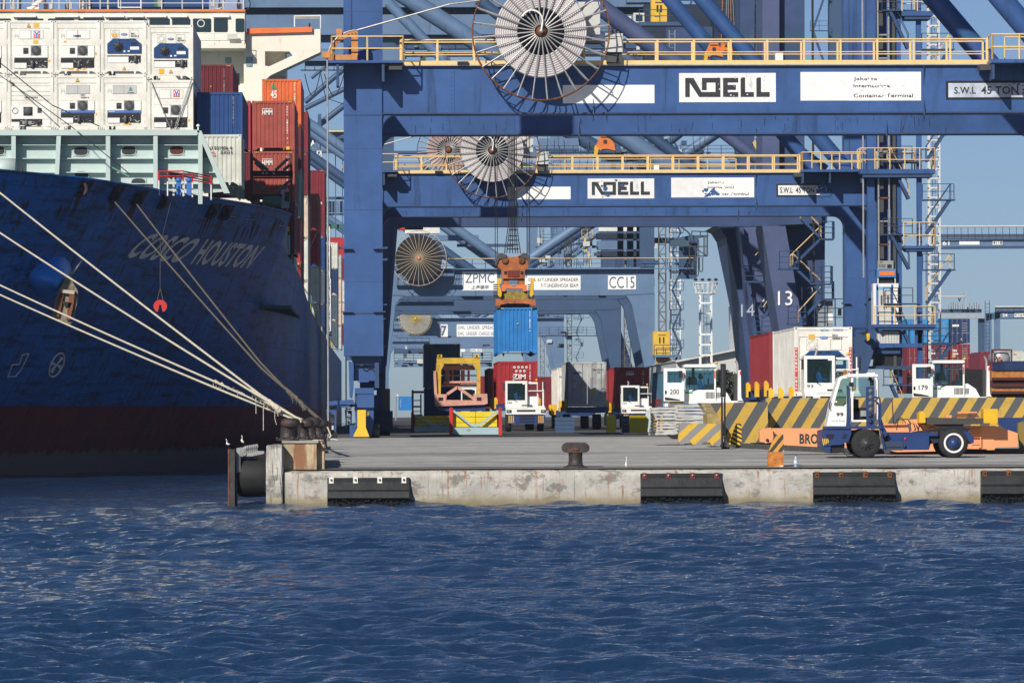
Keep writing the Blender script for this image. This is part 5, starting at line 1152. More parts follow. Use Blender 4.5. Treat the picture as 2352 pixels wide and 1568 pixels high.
rest=[(602,328,182,106,['','maroon','teal','red','brown'],['','dark maroon','teal green','bright red','brown']),
 (625,357,255,97.6,['wine','maroon','peach','pale','pale'],['wine red','maroon','peach','pale grey','grey white']),
 (662,416,445,83.7,['rustred','red','pale','pale'],['rusty red','bright red','cream','pale grey']),
 (681,454,391,76.6,['wine','wine','blue','dkgrey','navy'],['wine red','dark wine','blue','slate grey','navy']),
 (700,500,560,69.6,['dkgrey','navy','dkgrey'],['dark slate','dark navy','slate']),
 (724.5,580,557,60,['pale','navy','dkgrey','dkgrey'],['pale cream','navy blue','dark grey','slate grey']),
 (738,640,585,54.4,['silver','peach','peach','grey'],['silver','peach','faded peach','grey']),
 (751,700,545,49.7,['red','brown','pale','peach','maroon'],['red','brown','cream','faded orange','maroon'])]
orda=['topmost','second down','third down','fourth down','fifth down']; bays=['second','third','fourth','fifth','sixth','seventh','eighth','ninth']
for bi,(xl,Y,yt,pt,cols,nms) in enumerate(rest):
    for k,cn in enumerate(cols):
        if cn: dc(xl,yt+k*pt,Y,cn,f'{nms[k]} container, {orda[k]} in the quayside stack of the {bays[bi]} bay',H=2.9)
b=B()
for (x,ya,yb,Y) in ((755,520,640,490),(757,640,760,490)):
    a=P(x-2,yb,Y); c=P(x+2,ya,Y); lattice(b,a.x,c.x,Y,Y+1,a.z,c.z,WHITE,1.4,.04)
b.build('lashing_ladder',ship)
b=B()
for (xa,ya,xb,yb,Y) in ((690,388,686,500,327),(692,388,690,500,327),(692,502,690,600,327),(706,452,704,470,356),(729,530,716,560,415),(731,530,712,570,415)): b.ppath([(xa,ya),(xb,yb)],Y-.2,.03,GALV,4)
b.build('lashing_rods',ship)
# mooring ropes
def rope(label,pts,Ya,Yb,r,m,sag=0):
    b=B(); n=len(pts); 
    w=[P(x,y,Ya+(Yb-Ya)*t) for x,y,t in pts]
    # refine with slight sag
    out=[]
    for a,c in zip(w[:-1],w[1:]):
        L=(c-a).length; k=10
        for i in range(k):
            f=i/k; q=a.lerp(c,f); q.z-=sag*L*f*(1-f); out.append(q)
    out.append(w[-1]); b.path(out,r,m,8)
    o=b.build('mooring_rope'); tag(o,label,'rope','mooring ropes from the bow'); return o
def tinv(y0,y1,y): return (y-y0)/(y1-y0)
rope('uppermost white mooring rope from the bow down to the corner bollard',[(-60,400,0),(5,447,.08),(600,908,.93),(690,965,1)],241,176,.042,ROPEW,.004)
rope('second white mooring rope from the top, reaching the corner bollard',[(-60,497,0),(0,535,.08),(580,900,.93),(688,963,1)],241,176.3,.042,ROPEW,.004)
rope('third white mooring rope from the top with a knotted splice near its end',[(-60,627,0),(0,655,.08),(495,877,.80),(600,925,.93),(700,966,1)],240,176.6,.040,ROPEW,.003)
rope('lowest white mooring rope from the bow to the corner bollard',[(-60,652,0),(0,677,.08),(500,893,.8),(690,968,1)],240,175.8,.040,ROPEW,.003)
h1=hit(256,455,.0); h2=hit(307,460,.0)
rope('left grey mooring rope from a fairlead under the deck edge',[(256,455,0),(600,845,.78),(655,893,.86),(735,965,1)],h1.y,186,.040,ROPED,.004)
rope('right grey mooring rope from a fairlead under the deck edge',[(307,460,0),(598,832,.78),(655,891,.86),(740,966,1)],h2.y,187,.040,ROPED,.004)
# splices and frayed ends
def splice(label,a,c,Y,m,seed,r0=.075):
    r=random.Random(seed); b=B(); A=P(a[0],a[1],Y); Cc=P(c[0],c[1],Y-4); k=14
    for i in range(k):
        f=i/k; q=A.lerp(Cc,f); q2=A.lerp(Cc,(i+1)/k); b.tube(q+Vector((0,0,r.uniform(-.05,.05))),q2+Vector((0,0,r.uniform(-.05,.05))),r0*r.uniform(.7,1.2),m,7)
        if r.random()<.5: b.path([q,q+Vector((r.uniform(-.05,.05),0,-r.uniform(.1,.35)))],.012,m,4)
    o=b.build('rope_splice'); tag(o,label,'rope','knotted splices on the mooring ropes')
splice('knotted white splice on the third rope left of the others',(490,874),(560,905),190,ROPEW,1,.04)
splice('thick frayed white splice where the two upper ropes meet above the bollards',(578,900),(640,940),182,ROPEW,2,.085)
splice('frayed grey splice on the dark ropes beside the hull',(655,890),(700,935),193,ROPED,3,.07)
b=B(); b.ppath([(588,905),(588,950)],181,.012,ROPEW,4); b.ppath([(605,912),(605,988)],181,.014,ROPEW,4); b.ppath([(632,930),(631,960),(635,975)],179,.012,ROPEW,4); o=b.build('rope_strands'); tag(o,'loose white strands hanging down from the spliced ropes','rope')
b=B(); r=random.Random(5); c=P(740,985,196)
for k in range(9):
    rr=.32+r.uniform(-.08,.05); b.torus((c.x-.25+r.uniform(-.05,.05),196+r.uniform(-.1,.1),gz(196)+.08+k*.05),rr,.035,ROPEW,16,5,'z')
b.ppath([(750,975),(760,1000),(752,1012),(765,1008),(775,1010)],195.4,.03,ROPEW,5)
o=b.build('rope_coil'); tag(o,'coil of pale rope lying among the far bollards on the quay edge','rope')
# ------------------------------------------------------------------ old purple-blue cranes 13 and 14
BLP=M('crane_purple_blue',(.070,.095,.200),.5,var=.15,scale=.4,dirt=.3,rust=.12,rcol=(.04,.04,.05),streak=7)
BLD=M('crane_shadow_blue',(.035,.065,.16),.5,var=.2,scale=.4,dirt=.3)  # darker crane blue; shade on the numbered legs is painted with it
def old_crane(num,Y,label,leg,col,extra=False):
    t=thing('gantry_crane',label,'crane',(0,Y,gz(Y)),'blue ship to shore gantry cranes'); s=sc(Y)
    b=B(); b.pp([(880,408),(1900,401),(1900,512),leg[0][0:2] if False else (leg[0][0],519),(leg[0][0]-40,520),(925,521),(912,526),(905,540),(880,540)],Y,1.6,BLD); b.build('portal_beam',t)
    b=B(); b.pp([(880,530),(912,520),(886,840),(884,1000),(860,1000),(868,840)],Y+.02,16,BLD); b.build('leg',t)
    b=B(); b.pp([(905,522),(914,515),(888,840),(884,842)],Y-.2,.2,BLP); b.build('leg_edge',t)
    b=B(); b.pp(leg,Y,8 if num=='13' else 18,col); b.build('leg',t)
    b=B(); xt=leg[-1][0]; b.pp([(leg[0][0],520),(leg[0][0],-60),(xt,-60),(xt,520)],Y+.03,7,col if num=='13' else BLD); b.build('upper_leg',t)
    return t
l14=[(1700,519),(1752,519),(1800,760),(1815,1005),(1768,1005),(1733,760)]
l13=[(1751,519),(1804,519),(1846,760),(1858,1005),(1808,1005),(1790,760)]
c14=old_crane('14',470.,'blue crane with slanting legs numbered 14 in white',l14,BLP)
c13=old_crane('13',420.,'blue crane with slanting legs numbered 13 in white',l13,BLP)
b=B(); b.ptext('14',1731,1760,684,716,469.9,WHITEP,0); a=b.build('leg_number',c14)
# inner side of the leg: shade painted in by dark strip and dimmed number
def sidenum(par,st,xa,xb,ya,yb,x0px,Y0,m):
    pa=P(x0px,ya,Y0)
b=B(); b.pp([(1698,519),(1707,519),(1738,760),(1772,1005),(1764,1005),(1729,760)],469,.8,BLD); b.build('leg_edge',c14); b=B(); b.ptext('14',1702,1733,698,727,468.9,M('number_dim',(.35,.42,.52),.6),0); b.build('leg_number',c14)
b=B(); b.ptext('13',1787,1820,668,701,419.9,WHITEP,0); b.build('leg_number',c13)
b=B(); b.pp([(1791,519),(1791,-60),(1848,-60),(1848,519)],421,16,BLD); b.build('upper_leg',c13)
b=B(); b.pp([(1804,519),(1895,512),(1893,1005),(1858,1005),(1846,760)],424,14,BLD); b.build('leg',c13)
b=B(); b.ptext('13',1840,1868,658,688,423.9,M('number_dim2',(.40,.45,.55),.6),0); b.build('leg_number',c13)  # dark leg face and greyed number: shade painted in
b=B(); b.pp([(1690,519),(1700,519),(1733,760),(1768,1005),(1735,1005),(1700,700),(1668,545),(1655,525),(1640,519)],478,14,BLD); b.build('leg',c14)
b=B()
for q in (((1357,0),(1541,137),.75),((1325,45),(1480,165),.5),((927,-10),(1160,140),.75),((924,40),(1030,150),.45)):
    a,c,r=q; dx=c[0]-a[0]; dy=c[1]-a[1]; A=P(a[0]-dx*.3,a[1]-dy*.3,440); Q=P(c[0]+dx*1.9,c[1]+dy*1.9,440); b.tube(A,Q,r,BLP if a[0]>1300 else PALE,20)
    bb=b; b.build('brace',c13); b=B()
b=B()
for q in (((1100,0),(1480,300),.6),((1480,300),(1700,470),.6)):
    b.tube(P(*q[0],505),P(*q[1],505),.55,PALED,16)
b.build('brace',c14)
# stairs along leg 13
sz=ZM(2000,600,2.351)
b=B(); YS=417.
def sp(x,y,Y=YS): return P(*sz(x,y),Y)
for (x0,y0,x1,y1) in ((955,235,815,90),(745,435,945,240),(960,610,760,420),(800,820,960,640)):
    A=sp(x0,y0); Q=sp(x1,y1); lo,hi=(A,Q) if A.z<Q.z else (Q,A); stair(b,lo,hi,.8,BLUE2,CREAM,1,.3)
for (x0,x1,y) in ((665,800,435),(940,1042,232),(955,1040,645),(725,850,815),(880,1030,540)):
    A=sp(x0,y); Q=sp(x1,y); b.box(A.x,Q.x,YS-.2,YS+1.4,A.z-.12,A.z,BLUE2); rail(b,[(A.x,YS-.2,A.z),(Q.x,YS-.2,A.z),(Q.x,YS+1.4,A.z)],1.35,BLUE2,.9,.035,(.33,.66))
b.build('stairs',c13)
b=B(); YS=466.
for (x0,y0,x1,y1) in ((558,360,500,425),(585,560,560,480),(555,780,610,700)):
    A=sp(x0,y0,YS); Q=sp(x1,y1,YS); b.bar(A,Q,.25,.6,BLUE2); b.tube(A+Vector((0,0,1)),Q+Vector((0,0,1)),.04,CREAM,4)
for (x0,x1,y) in ((420,560,525),(475,615,870)):
    A=sp(x0,y,YS); Q=sp(x1,y,YS); b.box(A.x,Q.x,YS-.2,YS+1.4,A.z-.15,A.z,BLUE2); rail(b,[(A.x,YS-.2,A.z),(Q.x,YS-.2,A.z)],1.35,BLUE2,1.0,.035,(.33,.66))
b.build('stairs',c14)
b=B(); a=sp(895,90,418); c=sp(912,840,418)
b.box(a.x,c.x,418,418.3,c.z,a.z+18,BLACK); b.build('conduit',c13)
b=B(); q=[sp(905,660,417.5),sp(1035,838,417.5)]; b.box(q[0].x+.3,q[1].x,417.5,418.8,q[1].z,q[0].z,M('lift_grey',(.25,.28,.30),.5,dirt=.3)); b.box(q[0].x+1.0,q[0].x+1.5,417.45,417.5,q[1].z+.3,q[0].z-1.0,WHITE); b.box(q[0].x+1.9,q[0].x+2.2,417.45,417.5,q[1].z+1.5,q[0].z-1.2,BLACK)
rail(b,[(q[0].x,417,q[1].z),(q[1].x+2.6,417,q[1].z)],2.2,BLUE2,.9,.04,(.33,.66)); b.build('elevator_cab',c13)
# reel seen between the beams
cable_reel(c13,P(1030,346,418).x,P(1030,346,418).z,417.,2.5,1.75,.9,32,GALV,RUST,M('cable_pink',(.50,.36,.36),.7),RUST,False)
b=B(); a=P(905,402,419); c=P(1690,402,419); rail(b,[(a.x,418.5,a.z),(c.x,418.5,a.z)],1.2,CREAM,2.2,.04); b.build('handrail',c13)
# ------------------------------------------------------------------ pale cranes further along the berth
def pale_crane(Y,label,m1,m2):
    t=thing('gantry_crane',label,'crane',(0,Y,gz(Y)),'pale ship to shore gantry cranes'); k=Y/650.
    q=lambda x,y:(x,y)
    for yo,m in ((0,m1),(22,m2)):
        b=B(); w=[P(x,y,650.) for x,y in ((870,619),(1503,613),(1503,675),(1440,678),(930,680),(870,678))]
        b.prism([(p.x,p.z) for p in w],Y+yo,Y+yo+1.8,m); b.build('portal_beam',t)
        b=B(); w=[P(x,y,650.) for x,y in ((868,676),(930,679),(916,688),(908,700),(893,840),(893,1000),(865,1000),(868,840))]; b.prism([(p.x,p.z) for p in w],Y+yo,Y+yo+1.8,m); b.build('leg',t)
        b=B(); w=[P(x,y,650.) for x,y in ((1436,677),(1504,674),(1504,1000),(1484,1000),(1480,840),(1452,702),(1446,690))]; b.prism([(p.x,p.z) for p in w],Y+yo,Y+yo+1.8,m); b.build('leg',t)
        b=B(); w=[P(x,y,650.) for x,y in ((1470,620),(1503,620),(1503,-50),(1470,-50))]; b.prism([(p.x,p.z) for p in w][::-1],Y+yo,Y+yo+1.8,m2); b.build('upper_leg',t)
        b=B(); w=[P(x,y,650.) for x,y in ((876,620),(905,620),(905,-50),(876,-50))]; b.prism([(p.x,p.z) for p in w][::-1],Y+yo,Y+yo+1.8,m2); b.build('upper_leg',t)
        for (xa,ya,xb,yb) in ((925,440,1190,632),(1420,460,1170,632)):
            a=P(xa-(xb-xa)*1.2,ya-(yb-ya)*1.2,650.); c=P(xb,yb-(10 if yo else 6),650.); b=B(); b.tube((a.x,Y+yo+.9,a.z),(c.x,Y+yo+.9,c.z),.62,m1,18); b.build('brace',t)
        b=B(); a=P(1215,560,650.); b.box(a.x-.02,a.x+3,Y+yo+.2,Y+yo+.6,0.2,.3,m1) if False else None
    b=B(); a=P(905,617,650.); c=P(1500,612,650.)
    b.box(a.x,c.x+5,Y-.9,Y,a.z-.15,a.z-.02,m1); rail(b,[(a.x,Y-.9,a.z),(c.x+5,Y-.9,a.z)],1.15,m2,1.6,.035,(.5,)); b.tube((a.x,Y-.92,a.z+1.2),(c.x+5,Y-.92,a.z+1.2),.05,CREAM,5); b.build('walkway',t)
    b=B(); a=P(905,640,650.); b.box(P(890,0,650.).x,P(1040,0,650.).x,Y-2.4,Y-2.0,P(0,638,650.).z,P(0,632,650.).z,m1); rail(b,[(P(890,0,650.).x,Y-2.3,P(0,632,650.).z),(P(1040,0,650.).x,Y-2.3,P(0,632,650.).z)],1.9,m2,1.7,.04); b.build('reel_platform',t)
    # lift mast, ladder and landings on the landside
    b=B(); lattice(b,P(1512,0,650).x,P(1528,0,650).x,Y+1,Y+1.8,-.5,50,M('mast_brown',(.15,.13,.12),.6),1.2,.05); b.build('elevator_mast',t)
    b=B(); x0=P(1535,0,650).x; x1=P(1562,0,650).x
    for i,z in enumerate(np.arange(1.0,34,2.4)):
        b.box(x0,x1+.3,Y,Y+1.2,z-.08,z,m2); rail(b,[(x0,Y,z),(x1+.3,Y,z)],1.0,m2,.8,.03); stair(b,(x1 if i%2 else x0+.4,Y+.2,z),(x0+.4 if i%2 else x1,Y+.2,z+2.4),.7,m2,None,1,.3)
    b.build('stairs',t)
    b=B(); a=P(1507,655,650.); b.box(a.x,P(1605,0,650.).x,Y+3,Y+5,P(0,560,650).z,P(0,548,650).z,m2); b.pp([(1560,640),(1600,640),(1603,560),(1590,540),(1560,545)],Y+4,1,m2) if Y<700 else None; b.build('machinery_platform',t)
    return t
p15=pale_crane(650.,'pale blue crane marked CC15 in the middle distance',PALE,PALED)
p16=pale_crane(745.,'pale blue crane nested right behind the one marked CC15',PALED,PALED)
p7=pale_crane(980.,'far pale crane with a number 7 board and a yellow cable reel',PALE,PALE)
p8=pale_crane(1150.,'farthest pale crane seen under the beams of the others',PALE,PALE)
YC=650.; c=P(962,593,YC-2.8); cable_reel(p15,c.x,c.z,YC-3.2,3.4,2.9,.5,30,M('spoke_cream',(.62,.50,.34),.5),M('spoke_cream'),M('cable_dark',(.02,.02,.022),.7),M('hub_orange',(.6,.25,.15)),False,.026,False)
z5b=ZM(1150,640,3.92)
def zsign(par,xa,xb,ya,yb,Y,m=WHITEP): a=z5b(xa,ya); c=z5b(xb,yb); b=B(); b.pb(a[0],c[0],a[1],c[1],Y-.05,.04,m); return b.build('sign_board',par)
def ztext(par,st,xa,xb,ya,yb,Y,m,bold=.02): a=z5b(xa,ya); c=z5b(xb,yb); b=B(); b.ptext(st,a[0],c[0],a[1],c[1],Y-.08,m,bold); return b.build('lettering',par)
SI=M('sign_blue_ink',(.07,.12,.24),.6)
s_=zsign(p15,802,1200,610,826,YC); ztext(s_,'ZPMC',835,1170,630,740,YC,SI,.0)
try: ztext(s_,'上海振华',905,1105,765,812,YC,SI,.02)
except Exception as e: print(e)
s_=zsign(p15,1500,2160,657,820,YC); ztext(s_,'SWL 61T.UNDER SPREADER',1560,2135,682,722,YC,INK,0); ztext(s_,'71T.UNDERHOOK BEAM',1700,2130,748,790,YC,INK,0)
z6=ZM(1700,620,3.92); a=z6(318,732); c=z6(640,892); b=B(); b.pb(a[0],c[0],a[1],c[1],YC-.05,.04,WHITEP); s_=b.build('sign_board',p15)
a=z6(333,745); c=z6(622,878); b=B(); b.ptext('CC15',a[0],c[0],a[1],c[1],YC-.08,SI,.0); b.build('lettering',s_)
b=B(); a=z6(838,1375); c=z6(1030,1568); b.pb(a[0],c[0],a[1],815,YC-2,2,M('cab_yellow',(.72,.45,.05),.5)); b.build('elevator_cab',p15)
b=B(); 
for x in (905,950): a=z6(x,1440); c=z6(x+16,1510); b.pb(a[0],c[0],a[1],c[1],YC-2.03,.03,BLACK)
a=z6(895,1412); c=z6(985,1420); b.pb(a[0],c[0],a[1],c[1],YC-2.03,.03,INK); b.build('cab_window',p15)
b=B(); a=P(1500,815,YC); c=P(1562,815,YC); b.box(a.x,c.x,YC-2.6,YC+1,a.z-.3,a.z,PALE); rail(b,[(a.x,YC-2.6,a.z),(c.x,YC-2.6,a.z)],1.2,PALED,1,.04); b.pp([(1507,818),(1538,818),(1538,840),(1507,840)],YC-1.5,1,M('frame_ochre',(.4,.25,.05))); b.build('landing',p15)
c=P(954,732,977); cable_reel(p7,c.x,c.z,976.,3.1,2.9,.5,30,M('spoke_yellow',(.6,.45,.08),.5),M('spoke_yellow'),M('cable_grey7',(.34,.34,.36),.7),M('hub_yellow',(.7,.5,.03)),False,.03,False)
s_=zsign(p7,545,635,1215,1358,980.); ztext(s_,'7',558,622,1230,1345,980.,SI,.03)
s_=zsign(p7,737,1230,1215,1355,980.); ztext(s_,'SWL  UNDER  SPREADER',750,1225,1230,1272,980.,SI,0); ztext(s_,'SWL  UNDER  CARGO BEAM',750,1225,1300,1342,980.,SI,0)
s_=zsign(p8,780,832,1498,1530,1150.); s_=zsign(p8,895,1025,1495,1530,1150.); ztext(s_,'SWL 35T',897,1022,1500,1526,1150.,SI,.01)
# boom girders of the pale cranes reaching over the ship
g=thing('crane_boom','pale blue box girder of a distant crane crossing behind the bridge of the ship','crane boom',(0,540,20))
b=B(); b.pb(540,1500,-60,17,540,3,PALE); b.build('girder',g)
b=B(); b.pb(540,1500,17,33,542,1,PALED)
for i in range(60): b.pb(560+i*14,562+i*14,17,33,541.8,.2,DGREY)
b.pb(560,1500,30,33,541.5,.5,DGREY); b.build('truss_walkway',g)
b=B(); b.pb(540,1330,33,80,541,3,PALE); b.build('lower_girder',g)
b=B(); b.pp([(700,80),(1330,80),(1330,97),(700,97)],542,1,PALED); b.pb(590,930,112,140,540,3,PALE); b.pb(700,930,140,151,541,1,PALED); b.pb(690,800,160,163,540,.3,DGREY)
for i in range(8): b.pb(700+i*22,702+i*22,150,163,540,.2,DGREY)
b.build('walkway',g)
b=B(); rail(b,[P(540,-61,540),P(1500,-61,540)],1.1,PALED,2,.03) if False else None
r=random.Random(3)
for (xa,xb,ya) in ((700,735,170),(745,790,170)):
    pts=[(xa+(xb-xa)*i/10, ya+ 50*math.sin(math.pi*i/10)) for i in range(11)]; b.ppath(pts,538,.05,BLACK,5)
b.ppath([(735,162),(748,225),(790,240)],538,.04,BLACK,4); b.build('festoon_cable',g)
# far lattice struts and structures in the slot between ship and crane leg
g=thing('gantry_crane','hazy crane parts seen in the slot between the ship containers and the nearest leg','crane',(P(760,900,900).x,900,-1))
b=B()
for (a,c,r_) in (((700,235),(800,150),.5),((700,250),(800,200),.45),((690,320),(800,235),.55),((715,180),(790,120),.3)): b.tube(P(*a,900),P(*c,900),r_,PALED,8)
b.build('boom_struts',g)
b=B()
for (y0,y1,m) in ((300,303,CREAM),(303,318,PALED),(318,344,PALE),(346,352,PALED),(398,401,CREAM),(452,458,PALED),(462,488,PALE),(490,494,PALED),(545,552,PALED),(600,606,PALED)): b.pb(700,800,y0,y1,905+(y0%7),1,m)
b.pb(700,800,515,525,904,1,M('beam_green',(.03,.14,.11))); b.build('cross_beams',g)
b=B()
for x in (735,752,770,786): b.pb(x,x+2,330,700,903,.4,PALED)
lattice(b,P(728,0,903).x,P(737,0,903).x,902,903,P(0,470,903).z,P(0,350,903).z,WHITE,1.5,.1)
b.ptext('AL',712,734,322,342,903,WHITEP,.02); b.build('ladder_tower',g)
b=B(); a=P(760,300,898); b.pb(730,738,262,300,898,.5,PALED); b.pp([(729,296),(740,290),(740,316),(729,322)],897,.5,stripes('hook_stripes',(.55,.4,.05),(.03,.03,.03),1.1,.5)); b.build('hook_block',g)
# structures seen above the nearest beam, behind the railing
g=thing('machinery_house','dark machinery structure with hanging ropes seen behind the top railing','machinery house',(P(1760,60,520).x,520,20))
b=B(); b.pb(1640,1780,-60,148,522,6,M('machine_dark',(.012,.022,.05),.7,var=.4,scale=.4)); b.build('housing',g)  # near black colour carries the shade the house lies in
b=B(); r=random.Random(6)
for i in range(16):
    x=1655+i*9; b.ppath([(x+r.uniform(-10,10),-40),(x,150)],519,.035,GALV if i%3 else ORRUST,4)
for y in (8,22,60,90): b.ppath([(1640,y),(1780,y)],520.5,.05,PALED,4)
b.build('hoist_rope',g)
b=B(); b.pb(1480,1700,10,150,528,4,M('machine_dark')); b.pb(1530,1640,62,150,525,2,BLD); b.pb(1440,1560,-60,6,530,3,PALE); b.build('rear_housing',g)
b=B(); b.pb(1496,1532,0,51,515,2,M('cab_yellow')); b.build('elevator_cab',g)
b=B(); b.pb(1508,1512,12,28,514.95,.04,BLACK); b.pb(1516,1520,12,28,514.95,.04,BLACK); b.pb(1505,1524,5,7,514.95,.04,INK); b.pb(1502,1516,36,38,514.9,.04,WHITE); b.build('cab_window',g)
b=B(); a=P(1468,52,514); c=P(1585,52,514); b.box(a.x,c.x,513.4,516,a.z-.35,a.z,PALED); rail(b,[(a.x,513.4,a.z),(c.x,513.4,a.z)],1.2,PALED,1,.04)
ladder(b,P(1537,0,514).x,P(1550,0,514).x,514,P(0,150,514).z,P(0,55,514).z,GALV,.45,.05); b.build('landing',g)
b=B(); b.pb(1455,1480,30,52,518,1,LGREY); b.pb(1460,1475,34,48,517.9,.1,DGLASS); b.pb(1430,1450,38,60,520,1,WHITE); b.build('operator_cab',g)
# orange spreaders parked high in the second crane
def hung_spreader(cx,cy,Y,w,label,side=False):
    t=thing('spreader',label,'spreader',tuple(P(cx,cy,Y)),'orange container spreaders hanging from the cranes')
    k=w/100.; q=lambda x,y:(cx+(x-50)*k,cy+(y-50)*k)
    b=B(); b.pp([q(30,0),q(70,0),q(75,15),q(90,40),q(95,70),q(60,62),q(40,62),q(8,80),q(0,60),q(14,38)],Y,1.2,ORANGE); b.pp([q(5,45),q(0,95),q(12,100),q(22,60)],Y-.4,.5,YEL); b.build('frame',t)
    b=B(); b.pp([q(42,22),q(58,22),q(58,38),q(42,38)],Y-.05,.04,INK); b.pp([q(30,8),q(70,8),q(70,12),q(30,12)],Y-.05,.04,RUST); b.build('sheave',t)
    return t
hung_spreader(1390,336,470,52,'orange spreader hanging in the gap between the first and second crane beams')
hung_spreader(1640,122,300,46,'orange spreader corner behind the top railing right of the yellow lift cab'); hung_spreader(1668,112,305,34,'small orange pulley piece behind the top railing beside the white lamp box')
# ------------------------------------------------------------------ container on the hoist
YK=320.5; x0,z0=px_box(1143,706,YK,2.87)
t,bx=container(x0,YK,z0,12.19,2.87,CC['sky'],'bright blue container hanging in the air under the orange spreader','dry',notch=True); marks(t,'markings',[('v','CXDU 812083 0',.81,.48,.93,WHITEP),('tri',.5,.66,.08,OB),('b',.03,.06,.35,.62,CC['sky'])],bx)
zs=ZM(1150,640,3.92); YQ=YK+5.
sp_=thing('spreader','large rusty orange spreader and headblock on hoist ropes above the hanging blue container','spreader',(x0+1.22,YQ,z0+2.9),'orange container spreaders hanging from the cranes')
def spp(b,pts,off,dep,m): b.pp([zs(*p) for p in pts],YQ-5+off,dep,m)
ORU=M('spreader_rust',(.42,.13,.04),.6,var=.35,scale=2,rust=.45,rcol=(.10,.05,.03),streak=1.5); OLV=M('spreader_mossy',(.30,.24,.05),.8,var=.5,scale=4,rust=.5,rcol=(.14,.07,.03)); OR2=M('spreader_orange',(.72,.20,.05),.5,var=.12,rust=.12)
b=B(); spp(b,[(1185,925),(1640,925),(1645,1010),(1600,1010),(1580,985),(1500,975),(1320,975),(1240,990),(1225,1010),(1185,1010)],-.1,1.2,ORU); spp(b,[(1250,830),(1545,830),(1560,905),(1600,925),(1225,925),(1245,890)],0,1.2,OLV); spp(b,[(1180,1000),(1230,1000),(1230,1030),(1180,1030)],-.15,.5,DGREY); spp(b,[(1600,1000),(1645,1000),(1645,1030),(1600,1030)],-.15,.5,DGREY)
p=P(*zs(1410,960),YK); b.box(p.x-.9,p.x+.9,YK+1,YK+11,p.z-.3,p.z+.2,ORU); b.build('lower_frame',sp_)
b=B(); spp(b,[(1245,760),(1545,760),(1545,800),(1535,835),(1500,835),(1490,805),(1300,805),(1290,835),(1255,835)],-.2,1.0,OR2); spp(b,[(1275,685),(1520,685),(1520,765),(1440,765),(1440,705),(1340,705),(1340,765),(1275,765)],-.1,1.0,ORU); b.build('headblock',sp_)
b=B(); spp(b,[(1200,420),(1240,395),(1330,440),(1420,440),(1500,395),(1560,420),(1585,500),(1555,560),(1520,600),(1520,690),(1250,690),(1250,600),(1215,560),(1180,530)],-.3,.9,ORU); b.build('sheave_block',sp_)
b=B(); spp(b,[(1195,430),(1230,400),(1250,395),(1320,420),(1300,445),(1220,470),(1195,540),(1183,520)],-.4,.3,DGREY); spp(b,[(1440,440),(1500,395),(1545,400),(1580,440),(1588,500),(1560,560),(1555,470),(1490,445)],-.4,.3,DGREY)
for xx in (1295,1485): c=P(*zs(xx,487),YQ-5.35); b.lathe((c.x,YQ-5.35,c.z),[(0,-.06),(.12,-.06),(.22,0),(.22,.06)],RUST,16,'y')
spp(b,[(1322,596),(1455,596),(1455,672),(1322,672)],-.35,.1,M('block_red',(.16,.02,.015),.6)); spp(b,[(1282,605),(1312,605),(1312,640),(1282,640)],-.34,.1,BLACK); spp(b,[(1472,605),(1502,605),(1502,640),(1472,640)],-.34,.1,BLACK); c=P(*zs(1388,765),YQ-5); b.box(c.x-.1,c.x+.1,YQ-5.25,YQ-5.2,c.z-.06,c.z+.06,GREY); b.build('pulleys',sp_)
for sgn,pts in ((-1,[(1200,685),(1255,690),(1245,740),(1225,760),(1255,850),(1250,890),(1235,905),(1210,880),(1205,760)]),(1,[(1590,680),(1635,690),(1625,740),(1610,770),(1620,870),(1590,905),(1575,880),(1585,760)])):
    b=B(); spp(b,pts,-.35,.4,YEL); b.build('flipper_arm',sp_)
b=B()
for xx in (1165,1560):
    for i in range(7):
        c=P(*zs(xx,760+i*24),YQ-5); b.torus((c.x+.15,YQ-5,c.z),.17,.035,M('hose_brown',(.05,.025,.02),.7),12,5,'z')
for xx in (1215,1530):
    for i in range(5): c=P(*zs(xx,570+i*24),YQ-5.2); b.torus((c.x,YQ-5.2,c.z),.07,.02,BLACK,8,4)
b.build('hydraulic_hose',sp_)
b=B(); top=14.6
for (xa,xb) in ((1285,1330),(1345,1365),(1378,1378),(1410,1395),(1470,1425),(1310,1350),(1440,1405)):
    a=P(*zs(xa,400),YQ-5); c=P(*zs(xb,70),YQ-5); d=c-a; b.tube(a,a+d*(top-a.z)/d.z if False else c,.03,BLACK,5); b.tube(c,(c.x,c.y,top+6),.025,BLACK,4)
for xx in (1180,1205,1545,1575): a=P(*zs(xx,470),YQ-5); b.tube((a.x,YQ-5,a.z),(a.x,YQ-5,top+6),.022,BLACK,4)
for yy in (350,300,250,200,130): a=P(*zs(1320+(yy-350)*-.08,yy),YQ-5); c=P(*zs(1450-(350-yy)*.1,yy),YQ-5); b.tube(a,c,.04,BLACK,5)
b.build('hoist_rope',sp_)

